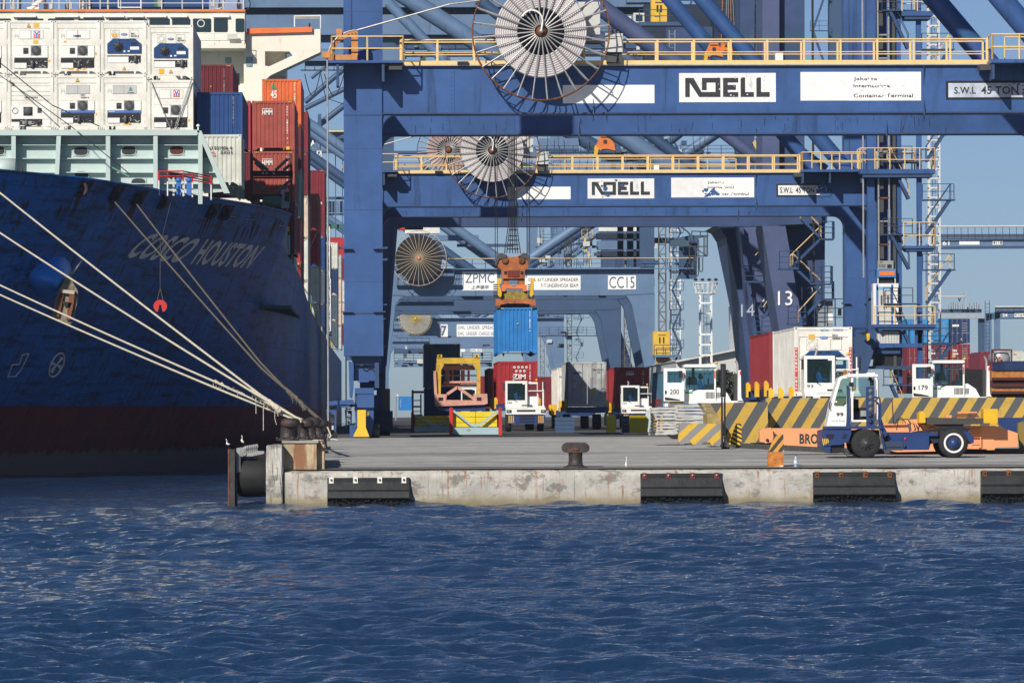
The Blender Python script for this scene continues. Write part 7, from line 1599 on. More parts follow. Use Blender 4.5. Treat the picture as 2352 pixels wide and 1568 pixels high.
# ------------------------------------------------------------------ orange spreader lying behind tractor 99
YB9=188.; OR3=M('lying_orange',(.80,.33,.15),.5,var=.08,scale=1,rust=.16,rcol=(.1,.05,.03))
def o9(b,pts,off,dep,m,z=zt): b.pp([z(*p) for p in pts],YB9+off,dep,m)
t=thing('spreader','long orange spreader with black stencilled letters lying on the wharf behind tractor 99','spreader',(P(2050,1040,YB9).x,YB9,gz(YB9)),'orange container spreaders')
b=B(); o9(b,[(1720,950),(1745,925),(1840,912),(1850,1000),(1835,1078),(1725,1062)],-.2,.5,OR3,z3r); o9(b,[(1760,960),(1785,935),(1860,930),(1870,1060),(1780,1078)],-.4,.3,OR3,z3r); b.lathe(P(*z3r(1803,1045),YB9-.42),[(0,-.03),(.05,-.03),(.06,.02)],BLACK,10,'y'); b.build('end_beam',t)
b=B(); a=z3r(1850,918); c=zt(880,940); b.pp([z3r(1850,918),(1900,983),(2000,984),(2000,1030),(1900,1027),z3r(1860,1090)],YB9,.9,OR3); b.build('main_beam',t)
b=B(); o9(b,[(865,695),(1115,697),(1135,780),(1310,690),(1470,712),(1700,712),(2040,712),(2130,738),(2285,790),(2285,935),(2045,940),(2040,965),(1970,970),(1950,958),(1700,955),(1500,980),(1000,990),(880,960)],.0,.9,OR3); b.build('main_beam',t)
b=B(); o9(b,[(865,690),(1115,690),(1115,700),(865,705)],-.15,.2,OR3); o9(b,[(1070,655),(1140,650),(1145,690),(1075,690)],-.1,.5,OR3); o9(b,[(1145,645),(1310,640),(1310,700),(1150,680)],-.1,.5,OR3); o9(b,[(1150,690),(1310,690),(1310,775),(1165,770)],-.1,.3,OR3); o9(b,[(1520,598),(1585,598),(1585,640),(1520,640)],-.1,.3,OR3); o9(b,[(1650,562),(1855,562),(1855,575),(1650,580)],-.1,.2,OR3)
b.build('brackets',t)
b=B()
for y in (745,770,800,835,875,895): b.ppath([zt(1790,y),zt(1885,y)],YB9-.1,.016,OR3,4)
b.ppath([zt(1880,735),zt(1892,750),zt(1892,920),zt(1860,930)],YB9-.12,.02,OR3,5); b.build('climbing_rungs',t)
b=B(); a=z3r(2143,975); b.ptext('BROMMA',a[0],1930,a[1],z3r(0,1085)[1],YB9-.01,M('stencil_black',(.04,.035,.03),.7,var=.4,scale=6),.03); b.build('lettering',t)
b=B()
for pts in ([(1180,690),(1200,740),(1190,760)],[(1210,700),(1230,760),(1240,700),(1290,765)],[(1340,740),(1380,720),(1420,745),(1480,735)],[(955,430),(960,560),(968,690)]): b.ppath([zt(*p) for p in pts],YB9-.12,.018,BLACK,5)
b.build('hydraulic_hose',t)
# dark transfer beam with yellow end blocks resting on the spreader
t=thing('lifting_beam','dark grey steel beam with yellow end blocks resting over the orange spreader','beam',(P(*zt(1650,690),YB9-1).x,YB9-1,P(*zt(1650,700),YB9-1).z))
def l9(b,pts,off,dep,m): b.pp([zt(*p) for p in pts],YB9-.8+off,dep,m)
b=B(); l9(b,[(1305,640),(1330,625),(1925,632),(1925,695),(1305,695)],0,.7,M('beam_grey',(.055,.053,.05),.6,dirt=.3)); l9(b,[(1640,600),(1700,580),(1850,585),(1885,620),(1640,625)],.2,.4,RUST); l9(b,[(1400,695),(1720,695),(1690,730),(1650,745),(1420,715)],.1,.5,BLACK); b.build('bar',t)
b=B(); l9(b,[(1242,580),(1275,555),(1305,585),(1308,680),(1242,682)],-.1,.9,YEL); b.build('end_block',t)
b=B(); l9(b,[(1922,535),(2072,532),(2074,685),(1925,683)],-.1,.9,YEL); b.build('end_block',t)
b=B(); 
t=thing('steel_trestle','blue and ochre steel trestle standing at the right edge behind the orange spreader','trestle',(P(2340,1035,YB9+1).x,YB9+1,gz(YB9)))
b=B(); l9(b,[(2070,625),(2352,625),(2352,640),(2300,690),(2285,790),(2180,760),(2080,690)],2.2,.4,TBL); l9(b,[(2290,680),(2340,670),(2352,680),(2400,680),(2400,1005),(2300,1005),(2318,930),(2290,780)],1.8,.5,M('ochre_post',(.22,.17,.04),.7,rust=.3)); b.build('post',t)
# ------------------------------------------------------------------ striped walls, kerb and small things on the wharf
SW=stripes('wall_stripes',(.075,.08,.085),(.50,.32,.05),0.93,.62,.5,.25); SW2=stripes('wall_stripes_right',(.075,.08,.085),(.50,.32,.05),0.77,.62,.6,.1)
YW=211.
def q3(x,y): return z3r(x,y)
b=B(); b.pp([q3(1195,652),q3(1805,640),q3(1812,1072),q3(1380,1072),q3(1320,850)],YW,.7,SW); o=b.build('striped_wall'); tag(o,'yellow and grey striped concrete wall section with a slanting left end','wall','striped concrete walls')
b=B(); a=P(*q3(1805,640),YW+.3); c=P(2420,912,YW+3); zb=gz(YW+3)-.3
b.box(P(*q3(1790,0),YW+3).x,c.x,YW+3,YW+3.7,zb,c.z,SW2); o=b.build('striped_wall'); tag(o,'long striped concrete wall running behind tractor 99 to the right edge','wall','striped concrete walls')
b=B(); a=P(*q3(1806,642),YW); b.box(a.x-.5,a.x-.02,YW+.72,YW+2.98,gz(YW)-.3,a.z-.02,stripes('wall_end',(.1,.1,.1),(.5,.31,.04),1.2,.6)); o=b.build('striped_wall'); tag(o,'short return wall in shade between the two striped sections','wall','striped concrete walls')
# stepped left end
t=thing('stepped_block','ribbed yellow concrete block leaning at the left end of the striped wall','block',(P(*q3(1200,860),YW-2).x,YW-2,gz(YW-2)))
b=B(); OCH=M('ochre_concrete',(.36,.27,.10),.85,var=.3,scale=3,dirt=.5,bump=.3)
for i in range(7): b.pp([q3(1088+i*10,650+i*16),q3(1195+i*9,650+i*16),q3(1205+i*9,662+i*16),q3(1100+i*10,662+i*16)],YW-1.6-.12*i,2.0,OCH)
b.build('ribs',t); b=B(); b.pp([q3(1160,765),q3(1262,762),q3(1320,850),q3(1320,1075),q3(1165,1075)],YW-3,2.5,OCH); b.build('body',t)
# loose barrier block with two forklift slots
b=B(); b.pp([q3(875,857),q3(1305,875),q3(1312,1085),q3(1300,1112),q3(1215,1105),q3(1190,1068),q3(1115,1062),q3(1112,1100),q3(1010,1090),q3(980,1060),q3(925,1055),q3(918,1092),q3(862,1088),q3(860,1040)],202.,.6,stripes('block_stripes',(.22,.22,.22),(.60,.38,.04),.72,-.0+1.1,.7,.35))
o=b.build('barrier_block'); tag(o,'chipped yellow and grey striped barrier block with two slots under it','barrier')
md=o.modifiers.new('bevel','BEVEL'); md.width=.04; md.segments=2
b=B(); KERB=M('kerb_dark',(.085,.085,.08),.95,var=.4,scale=6,bump=.8)
pts=[(1640,1022,211),(1700,1024,205),(1800,1031,199),(1900,1041,193),(2000,1047,190),(2100,1050,189),(2420,1049,188.5)]
for p,q in zip(pts[:-1],pts[1:]):
    a=P(p[0],p[1],p[2]); c=P(q[0],q[1],q[2]); g1,g2=gz(p[2]),gz(q[2]); h=.2
    b.add([(a.x,p[2],g1-.1),(c.x,q[2],g2-.1),(c.x,q[2],g2+h),(a.x,p[2],g1+h),(a.x,p[2]+.35,g1+h),(c.x,q[2]+.35,g2+h),(a.x,p[2]+.35,g1-.1),(c.x,q[2]+.35,g2-.1)],[(0,1,2,3),(3,2,5,4),(4,5,7,6)],KERB)
o=b.build('kerb'); tag(o,'dark rough kerb curving in front of the striped wall','kerb')
t=thing('steel_mast','tall black steel mast rising beside the loose barrier block','mast',(P(*q3(1338,1080),204).x,204,gz(204)))
b=B(); a=P(*q3(1310,590),204); c=P(*q3(1363,236),204); b.box(a.x,c.x,204,204.25,a.z,c.z,BLACK); b.box(a.x+.06,a.x+.1,203.97,204,a.z+.1,c.z-.1,DGREY); b.build('upper_frame',t)
b=B()
for xx in (1316,1345): a=P(*q3(xx,1085),204); c=P(*q3(xx+15,592),204); b.box(a.x,c.x,204,204.2,gz(204),c.z,BLACK)
b.box(P(*q3(1316,0),204).x,P(*q3(1395,0),204).x,203.9,204.3,gz(204)-.02,gz(204)+.06,BLACK); b.build('lower_post',t)
b=B(); b.pp([q3(1480,868),q3(1528,868),q3(1530,1097),q3(1400,1095),q3(1415,1030)],205.,.5,stripes('wedge_stripes',(.02,.02,.02),(.75,.45,.02),.33,-1.9,.1)); o=b.build('wedge_marker'); tag(o,'small yellow and black striped wedge beside the black mast','marker')
# rusty orange edge marker
t=thing('edge_marker','rusty orange striped steel marker on the wharf edge left of the plastic bottle','marker',(P(*q3(1890,1335),172.6).x,172.6,gz(172.6)))
b=B(); b.pp([q3(1885,985),q3(1972,985),q3(1978,1170),q3(1815,1170)],172.6,.25,stripes('marker_stripes',(.05,.04,.03),(.62,.30,.05),.30,.8,.5)); b.build('striped_top',t)
b=B(); b.pp([q3(1813,1172),q3(1976,1178),q3(1975,1310),q3(1960,1335),q3(1815,1335),q3(1810,1290)],172.55,.3,M('marker_rust',(.55,.20,.04),.75,var=.4,scale=6,rust=.5,rcol=(.16,.05,.02),bump=.4,streak=2)); b.pp([q3(1925,1325),q3(1950,1312),q3(1972,1320),q3(1965,1335),q3(1930,1338)],172.5,.1,WHITE); b.build('base',t)
# bottle
t=thing('plastic_bottle','small clear plastic water bottle with a blue cap on the wharf edge','bottle',(P(*q3(2103,1340),172).x,172,gz(172)))
x,y,z=t.location; BG=glass('bottle_plastic',(.45,.6,.85),.6,.15)
b=B(); b.lathe((x,y,z),[(0,0),(.055,0),(.06,.03),(.055,.10),(.06,.13),(.05,.17),(.06,.22),(.06,.27),(.028,.34),(.025,.37)],BG,14); b.build('body',t)
b=B(); b.lathe((x,y,z),[(0,.37),(.03,.37),(.03,.41),(0,.41)],DECAL_B,10); b.build('cap',t); b=B(); b.lathe((x,y,z),[(.061,.13),(.062,.20),(.061,.22)],WHITE,14); b.build('paper_wrap',t)
# slab stacks
SLB=M('slab_concrete',(.50,.50,.48),.85,var=.25,scale=2,dirt=.4,bump=.5)
orda=['topmost','second from the top','third from the top','fourth from the top','fifth from the top','sixth from the top','seventh from the top','eighth from the top','ninth from the top','lowest']
def slabs(xa,xb,ya,yb,n,Y,nm,seed,grp):
    r=random.Random(seed); 
    for i in range(n):
        y0=ya+(yb-ya)*i/n; y1=ya+(yb-ya)*(i+.78)/n; dx=r.uniform(-8,10)
        a=P(*q3(xa+dx,y1),Y); c=P(*q3(xb+dx+r.uniform(-10,12),y0),Y); tlt=r.uniform(-.03,.05)
        b=B(); w=c.x-a.x; k=7; pts=[(a.x+w*j/k,a.z+tlt*j/k+r.uniform(-.012,.012)) for j in range(k+1)]+[(a.x+w*(k-j)/k,c.z+tlt*(k-j)/k+r.uniform(-.015,.015)) for j in range(k+1)]
        b.prism(pts,Y+r.uniform(-.08,.08),Y+1.4,SLB); o=b.build('concrete_slab'); lab='lowest' if i==n-1 else orda[i]
        tag(o,f'pale grey concrete slab, {lab} in the {nm} slab stack','slab',grp)
slabs(565,838,700,1000,9,213.,'left, front','3','slabs in two leaning stacks'); slabs(832,1145,672,985,9,216.,'right, rear','4','slabs in two leaning stacks')
b=B(); b.pp([q3(512,740),q3(560,720),q3(565,860),q3(545,960),q3(535,955),q3(548,830),q3(515,790)],212.5,.3,M('tarp_blue',(.45,.55,.56),.8,var=.3,scale=5)); o=b.build('plastic_wrap'); tag(o,'torn pale blue plastic wrap hanging at the left of the slab stack','wrap')
# egrets
EG=M('egret_white',(.85,.85,.83),.8,var=.03); BK=M('bird_beak',(.03,.03,.03),.5)
def egret(x,ytop,ybot,Y,label,face=-1,up=False,front=False,zbase=None):
    p=P(x,ybot,Y); h=(ybot-ytop)/sc(Y); z=zbase if zbase is not None else p.z; k=h
    pts=[(.16,0,.52),(.06,0,.50),(-.04,0,.52),(-.10,0,.58),(-.13,0,.68),(-.10,0,.78),(-.12,0,.88),(-.17,0,.95),(-.22,0,.955)]
    rr=[.015,.07,.10,.085,.035,.026,.022,.035,.012]
    if front: pts=[(.03,0,.16),(.02,0,.25),(.0,0,.36),(.0,0,.46),(.02,0,.58),(.03,0,.70),(.035,0,.84),(.04,0,.93),(.06,0,.955)]; rr=[.03,.075,.085,.055,.028,.022,.022,.036,.015]
    if up: pts=[(.13,0,.40),(.06,0,.44),(-.02,0,.52),(-.06,0,.60),(-.05,0,.70),(-.02,0,.80),(-.03,0,.90),(-.06,0,.96),(-.10,0,.965)]
    b=B(); n=10; vs=[]
    P3=[Vector((p.x-face*q[0]*k*(-1 if False else 1)*1.0,Y,z+q[2]*k)) for q in pts]
    for i,c in enumerate(P3):
        d=(P3[min(i+1,len(P3)-1)]-P3[max(i-1,0)]).normalized(); a=Vector((0,1,0)); bb=d.cross(a).normalized()
        for j in range(n): t=2*math.pi*j/n; vs.append(c+(a*math.cos(t)+bb*math.sin(t))*rr[i]*k)
    b.add(vs,[(i*n+j,i*n+(j+1)%n,(i+1)*n+(j+1)%n,(i+1)*n+j) for i in range(len(P3)-1) for j in range(n)],EG,True); b.add(vs[:n],[tuple(range(n))],EG); b.add(vs[-n:],[tuple(range(n))[::-1]],EG)
    hx=P3[-1]; b.tube(hx,hx+Vector((-face*-.10*k*(1 if not front else .3)*-1 if False else face*.11*k*(1 if not front else -.2),0,-.012*k)),.010*k,BK,5,r2=.003*k)
    bc=P3[2]
    for dy in (-.03,.03):
        kx=bc.x+.01; b.tube((kx,Y+dy,bc.z-.05*k),(kx+.02*k,Y+dy,z+.22*k),.012*k,BK,5); b.tube((kx+.02*k,Y+dy,z+.22*k),(kx,Y+dy,z),.010*k,BK,5)
        for a in (-.5,0,.5): b.tube((kx,Y+dy,z+.005),(kx+face*.06*k,Y+dy+a*.05*k,z+.004),.006*k,BK,4)
    o=b.build('egret',loc=(p.x,Y,z)); tag(o,label,'egret','white egrets resting on the quay'); return o
egret(524,1007,1033,171.5,'white egret at the far left on the rusty fender panel',-1); egret(557,999,1028,174.,'white egret standing upright on a fender bracket, second from the left',-1,up=True); egret(1438,1047,1077,172.,'small white egret alone on the wharf edge right of the lone bollard',-1,front=True)
# ------------------------------------------------------------------ containers and gear on the ground
def zc(xl,yt): return zr(xl,yt)
def trailer(x0,Y,L,zt_,label,guides=True):
    t=thing('container_trailer',label,'trailer',(x0+1.22,Y,gz(Y)),'container trailers'); G=gz(Y)
    b=B(); b.box(x0+.35,x0+.65,Y,Y+L,zt_-.42,zt_-.02,TBL); b.box(x0+1.8,x0+2.1,Y,Y+L,zt_-.42,zt_-.02,TBL); b.box(x0-.1,x0+2.54,Y-.05,Y+.25,zt_-.40,zt_-.02,TBL); b.box(x0-.1,x0+2.54,Y+L-.3,Y+L,zt_-.4,zt_-.02,TBL); b.build('chassis',t)
    for k,yy in enumerate((Y+L*.72,Y+L*.86)):
        for xx in (x0-.05,x0+1.95): wheel(t,(xx,yy,G+.5),.5,.5)
    if guides:
        for xx in (x0-.16,x0+2.46):
            for yy in (Y+.0,Y+L*.5,Y+L-.3): b=B(); b.prism([(xx-.05,zt_-.3),(xx+.16,zt_-.3),(xx+.16,zt_+.28),(xx+.05,zt_+.42),(xx-.05,zt_+.36)],yy,yy+.25,YEL); b.build('corner_guide',t)
    return t
def gc(xl,yt,Y,m,label,H=2.59,L=12.19,kind='dry',items=(),zoom=zr,tr=None,src=None,simple=False,grp='containers on the wharf'):
    a=zoom(xl,yt) if zoom else (xl,yt); x0,z0=px_box(a[0],a[1],Y,H); t,bx=container(x0,Y,z0,L,H,CC[m],label,kind,grp,simple=simple)
    marks(t,'markings',items,bx)
    if tr: trailer(x0,Y+.1,L-.2,z0,tr)
    return t,bx
star=[]
for r_,n_,zz in ((0,4,.86),(1,3,.77)):
    for i in range(n_):
        cx_=(.42+.10*i) if r_==0 else (.47+.10*i)
        for a in range(3):
            an=math.pi*a/3; 
            star.append(('poly',[(cx_+.033*math.cos(an)-.008*math.sin(an),zz+.033*math.sin(an)+.008*math.cos(an)),(cx_-.033*math.cos(an)-.008*math.sin(an),zz-.033*math.sin(an)+.008*math.cos(an)),(cx_-.033*math.cos(an)+.008*math.sin(an),zz-.033*math.sin(an)-.008*math.cos(an)),(cx_+.033*math.cos(an)+.008*math.sin(an),zz+.033*math.sin(an)-.008*math.cos(an))],WHITEP))
gc(905,318,319.,'zim','dark red container with white stars and block letters behind tractor 166',H=2.6,items=star+[('t','ZIM',.38,.70,.58,.70,WHITEP),('v','ZCSU 754100 1',.81,.5,.93,WHITEP)],tr='trailer pulled by tractor 166 under the container with stars')
gc(822,378,352.,'brown','dark red container standing just left of the one with stars',H=2.6)
gc(760,445,420.,'wine','wine red container low behind the pink lifting frame')
gc(1255,450,400.,'wine','wine red container low behind tractor 166 to its right')
gc(272,168,354.,'dkgrey','slate grey container stacked above a navy one left of the yellow lifting frame',H=2.9,items=[('b',.14,.24,.83,.92,M('worn_sticker',(.2,.12,.03)))])
gc(280,543,354.,'navy','navy container underneath the slate grey one',H=2.85)
gc(52,620,970.,'sky','small far bright blue container left of the rusty portal frame',items=[('v','HAMBURG',.16,.2,.8,WHITEP)],simple=True)
gc(1418,374,352.,'white','white refrigerated container with closed doors, left of the silver one',H=2.85,kind='doors',items=[('t','PWG',.06,.2,.76,.81,DECAL_B),('b',.2,.3,.28,.36,GREY),('b',.32,.4,.28,.36,OB)],tr='trailer under the white refrigerated container with closed doors')
dr=[('t','CXRU 150164 3',.62,.92,.80,.84,INK),('t','45R1',.76,.86,.745,.775,INK),('b',.31,.41,.33,.40,OB),('b',.60,.71,.25,.34,YEL),('b',.10,.19,.33,.42,GREY)]
for i in range(6): dr+= [('b',.58,.64,.60-.045*i,.62-.045*i,SI),('b',.78,.90,.60-.045*i,.612-.045*i,GREY)]
dr+=[('poly',[(.14,.74),(.2,.78),(.24,.77),(.28,.80),(.34,.77),(.38,.74),(.31,.75),(.27,.72),(.22,.74),(.17,.71)],SI),('b',.13,.17,.56,.58,DECAL_B)]
gc(1512,322,333.,'silver','silver container with closed doors and a small blue dragon mark',H=2.85,kind='doors',items=dr,tr='trailer under the silver container with closed doors')
gc(1915,368,369.,'hmmg','red container with white lettering behind the small tractor beside the slabs',H=2.9,items=[('t','HMM',.33,.55,.79,.87,WHITEP),('b',.33,.55,.885,.895,WHITEP),('v','CAIU 478110 9',.82,.45,.93,WHITEP)],tr='trailer pulled by the small tractor beside the slabs')
gc(1848,396,425.,'red','bright red container edge with an orange sticker left of the white lettered red one',items=[('b',.04,.16,.70,.82,OB)])
a=P(1526,851,251); x0=a.x; t,bx=container(x0,251.,a.z-2.6,12.19,2.6,cm('sky3',(.06,.15,.23)),'greyish blue container with faded red and blue letters behind tractor 200','dry','containers on the wharf')
b=B(); 
def sidetext(b,st,x,ya,yb,za,zb_,m): b.text(st,0,0,0,0,0,m,fn=lambda u,w:(x,ya+(yb-ya)*u,za+(zb_-za)*w),bold=.03)
sidetext(b,'COSCO',x0-.01,262,254,a.z-1.9,a.z-1.3,DECAL_R); sidetext(b,'SHIPPING',x0-.01,262,252,a.z-2.4,a.z-2.0,DECAL_B); b.build('side_lettering',t); trailer(x0,251.1,12,a.z-2.6,'trailer behind tractor 200')
# white reefer on the lane of tractor 93 and the red container right behind it
a=P(1824,751,219); xr=a.x
t,bx=container(xr,219.,a.z-2.9,12.19,2.9,CC['white'],'big white reefer with red warning columns behind tractor 93','reefer','containers on the wharf')
reefer_unit(t,bx,'B',77,[('b',215,268,300,345,OB),('el',350,330),('t','SZLU',425,475,300,318,INK),('t','937830 8',425,515,326,346,INK),('t','COSCO',432,520,252,270,DECAL_B),('t','SeaCube',318,392,250,270,M('cube_blue',(.02,.35,.6)))]+[('b',98,112,380+i*24,396+i*24,WHITEP) for i in range(15)])
b=B()
for xx in (xr+.02,xr+2.30):
    b.box(xx,xx+.12,218.98,219-.001,bx[2]+.22,bx[2]+2.05,DECAL_R)
    for i,chh in enumerate('WARNING HIGH'): 
        if chh!=' ': b.text(chh,xx+.025,xx+.095,bx[2]+1.93-i*.15,bx[2]+2.02-i*.15,218.97,WHITEP,bold=.02)
b.build('warning_column',t); trailer(xr,219.1,12,a.z-2.9,'trailer under the big white reefer, yellow corner guides showing above the striped wall')
a2=P(1771,762,233.5); t,bx=container(xr,233.5,a2.z-2.59,12.19,2.59,CC['red'] if False else cm('red2',(.26,.03,.035)),'plain dark red container directly behind the big white reefer','dry','containers on the wharf'); trailer(xr,233.6,12,a2.z-2.59,'trailer under the plain dark red container')
# yellow and pink lifting frame
YF=296.
t=thing('lifting_frame','yellow portal frame on a pink beam structure standing left of tractor 166','lifting frame',(P(*zr(565,700),YF).x,YF,P(*zr(565,730),YF).z))
def f4(b,pts,off,dep,m): b.pp([zr(*p) for p in pts],YF+off,dep,m)
def r4(b,xa,xb,ya,yb,off,dep,m): a=zr(xa,ya); c=zr(xb,yb); b.pb(a[0],c[0],a[1],c[1],YF+off,dep,m)
YD=M('yellow_dirty',(.60,.38,.03),.55,var=.3,scale=2,rust=.45,rcol=(.08,.05,.03),streak=3)
b=B(); f4(b,[(380,288),(755,288),(755,335),(705,335),(700,338),(430,338),(428,335),(380,335)],0,.8,YD); f4(b,[(375,335),(430,335),(445,345),(418,395),(415,600),(385,600),(376,560)],0,.8,YD); f4(b,[(700,336),(757,336),(757,598),(727,598),(725,395),(690,348)],0,.8,YD); b.build('portal',t)
for xa in (385,705): b=B(); r4(b,xa,xa+42,260,288,-.05,.7,YD); r4(b,xa+12,xa+28,266,280,-.07,.03,BLACK); b.build('lifting_lug',t)
b=B(); f4(b,[(362,600),(470,600),(462,650),(700,652),(697,598),(815,596),(820,680),(790,690),(370,705),(362,670)],-.3,1.0,PINK); r4(b,440,710,352,392,1.0,.8,PINK); r4(b,415,730,515,535,1.2,.6,PINK); b.build('lower_beam',t)
b=B()
for q in (((470,600),(560,540)),((560,540),(715,650)),((362,400),(372,600))): b.bar(P(*zr(*q[0]),YF-.1),P(*zr(*q[1]),YF-.1),.16,.16,PINK)
for x in (463,480,517,598,612,655): b.ppath([zr(x,395),zr(x,515)],YF+1.5,.07,PINK,6)
b.ppath([zr(415,440),zr(730,440)],YF+1.5,.04,PINK,6); b.ppath([zr(440,500),zr(720,498)],YF+1.0,.08,PINK,6); b.build('braces',t)
b=B()
for xa in (395,725): r4(b,xa,xa+40,628,655,-.33,.05,BLACK)
b.build('corner_socket',t)
x0=P(*zr(412,700),YF).x; trailer(x0,YF,8,P(0,zr(0,700)[1],YF).z,'blue trailer under the yellow and pink lifting frame',False)
# flat rack baskets with yellow boxes
def basket(x0p,x1p,y0p,y1p,Y,label,redm=RED):
    A=P(*zr(x0p,y1p),Y); Q=P(*zr(x1p,y0p),Y); x0,x1,z1=A.x,Q.x,Q.z; z0=gz(Y); H=z1-z0; t=thing('flat_rack',label,'flat rack',((x0+x1)/2,Y,z0),'flat racks loaded with yellow boxes')
    LB=M('rack_paleblue',(.36,.50,.55),.5,var=.1,rust=.15)
    for xx in (x0,x1-.17): b=B(); b.box(xx,xx+.17,Y,Y+.2,z0,z1,redm); b.box(xx+.05,xx+.12,Y-.01,Y,z1-.12,z1-.06,DGREY); b.build('post',t)
    b=B(); b.box(x0+.18,x1-.18,Y+.02,Y+.2,z0+.03,z0+H*.30,LB); b.box(x0+.18,x1-.18,Y+.01,Y+.02,z0+H*.285,z0+H*.30,BLACK); b.box(x0+.9,x0+1.05,Y+.005,Y+.02,z0+H*.16,z0+H*.23,GREY); b.box(x0+.05,x1-.05,Y+.2,Y+5.8,z0+.1,z0+.35,LB); b.build('base_beam',t)
    b=B(); b.bar((x0+.2,Y+.1,z1-.15),((x0+x1)/2-.15,Y+.1,z0+H*.32),.1,.1,LB); b.build('brace',t); b=B(); b.bar((x1-.2,Y+.1,z1-.15),((x0+x1)/2+.15,Y+.1,z0+H*.32),.1,.1,LB); b.build('brace',t)
    b=B(); b.box((x0+x1)/2-.12,(x0+x1)/2+.12,Y+.05,Y+.15,z0+H*.3,z0+H*.42,LB); b.build('gusset',t)
    w=(x1-x0-.5)/2
    for k in range(2):
        b=B(); xx=x0+.24+k*(w+.02); zz=z0+.36
        for j in range(3): h=(z1-.18-zz)/3; b.box(xx,xx+w,Y+.35,Y+2.4,zz+j*h,zz+j*h+h-.02,M('box_yellow',(.72,.55,.02),.5,var=.08,dirt=.2))
        o=b.build('yellow_box'); tag(o,f'{"left" if k==0 else "right"} yellow ribbed box inside the {"near red posted" if Y<275 else "far shaded"} flat rack','box','yellow boxes in the flat racks')
    return t
basket(490,942,715,972,263.,'flat rack with bright red posts and pale blue braces in front of the lifting frame')
basket(160,600,755,930,300.,'darker flat rack half hidden at the left behind the red posted one',M('red_dark',(.16,.015,.02)))
# ballast boxes
for k,(xa,xb,ya,yb,Y,m,lab) in enumerate(((1402,1565,795,955,285.,M('block_blue',(.035,.075,.16),.6,dirt=.3),'scuffed blue block on the ground between tractor 166 and the silver doors'),(1850,1922,785,950,283.,M('box_yellow'),'yellow box left of the blue one near the small tractor'),(1982,2042,785,950,284.,M('block_blue'),'narrow blue box between two yellow ones near the small tractor'),(2045,2205,780,950,283.,M('box_yellow'),'wide yellow box beside the slab stacks'))):
    A=P(*zr(xa,yb),Y); Q=P(*zr(xb,ya),Y); b=B(); z0=gz(Y); 
    for j in range(4): h=(Q.z-z0)/4; b.box(A.x,Q.x,Y,Y+1.2,z0+j*h,z0+j*h+h-.02,m)
    b.box(A.x+.05,Q.x-.05,Y+.03,Y+1.1,z0,Q.z-.05,m if k%2 else ORRUST); o=b.build('ballast_box'); tag(o,lab,'box','ballast boxes on the wharf')
# rusty portal frame far left, lamp post, dark machine behind the leg
t=thing('portal_frame','small rusty red portal frame between the far blue container and the navy one','frame',(P(*zr(205,760),330).x,330,gz(330)))
b=B()
for (xa,xb,ya,yb) in ((165,182,565,775),(238,250,600,775),(165,280,572,592),(183,238,650,658),(183,238,700,715),(183,238,745,752)): A=zr(xa,ya); Q=zr(xb,yb); b.pb(A[0],Q[0],A[1],Q[1],330,.5,M('portal_rust',(.28,.07,.04),.7,rust=.3))
A=P(*zr(165,775),330); b.box(A.x,A.x+.4,330.1,330.5,gz(330),A.z,M('portal_rust')); Q=P(*zr(245,775),330); b.box(Q.x-.3,Q.x+.1,330.1,330.5,gz(330),Q.z,M('portal_rust')); b.build('frame',t)
t=thing('utility_cabinet','tall grey brown cabinet and dark blue machine right of the nearest crane foot','cabinet',(P(*z5_(1565,1335) if False else ((800+1565/4.704)*.784,1004),262).x,262,gz(262)))
zz5=ZM(800,1000,4.704)
b=B(); A=zz5(1515,650); Q=zz5(1612,955); b.pb(A[0],Q[0],A[1],Q[1],262,1,M('cabinet_brown',(.12,.11,.085),.7,dirt=.3)); b.build('cabinet_body',t)
b=B(); A=zz5(1395,955); Q=zz5(1650,1240); b.pb(A[0],Q[0],A[1],Q[1],260,3,M('machine_navy',(.012,.03,.075),.6,var=.3)); A=zz5(1390,1240); b.pb(A[0]+8,Q[0]-6,Q[1],1003,261,2,BLACK); b.build('machine',t)
b=B(); A=zz5(1740,740); 
t=thing('street_lamp','thin far lamp post with a white lamp head left of the far blue container','lamp post',(P(A[0],950,900).x,900,-1)); b=B(); b.ppath([(A[0]-8,965),(A[0]-8,(1000+760/4.704)*.784),(A[0]-2,(1000+745/4.704)*.784)],900,.12,GALV,6); b.build('pole',t); b=B(); b.pb(A[0]-6,A[0]-2,(1000+730/4.704)*.784,(1000+752/4.704)*.784,899.5,1,WHITE); b.build('lamp_head',t)
# ------------------------------------------------------------------ far right: stacks, yard cranes, tower, warehouse
zk=ZM(2350,700,3.618); FG='containers stacked in the far yard'
def fdoors(t,bx,cols,seed):
    r=random.Random(seed); it=[]
    for i in range(5): it.append(('b',.62+.02*r.random(),.85,.80-.1*i,.83-.1*i,cols))
    return it
def far(xl,yt,m,lab,Y=628.,kind='doors',items=()): 
    return gc(xl,yt,Y,m,lab,H=2.9,kind=kind,items=list(items)+fdoors(None,None,GREY,xl),zoom=zk,simple=True,grp=FG)
far(1338,846,'sky2','bright blue far yard container with closed doors, left of the navy one',items=[('b',.5,.56,.3,.36,OB)])
far(1563,846,'navy','navy far yard container with a white name plate on its door',items=[('b',.13,.46,.68,.76,WHITEP),('b',.55,.62,.12,.18,OB)])
t,bx=far(1338,1112,'wine','maroon far yard container under the bright blue one, white letters on its side',items=[('t','EMC',.08,.3,.70,.77,WHITEP),('b',.1,.4,.58,.64,WHITEP)])
b=B(); sidetext(b,'SITC',bx[0]-.02,640,630,bx[2]+.5,bx[3]-.6,WHITEP); b.build('side_lettering',t)
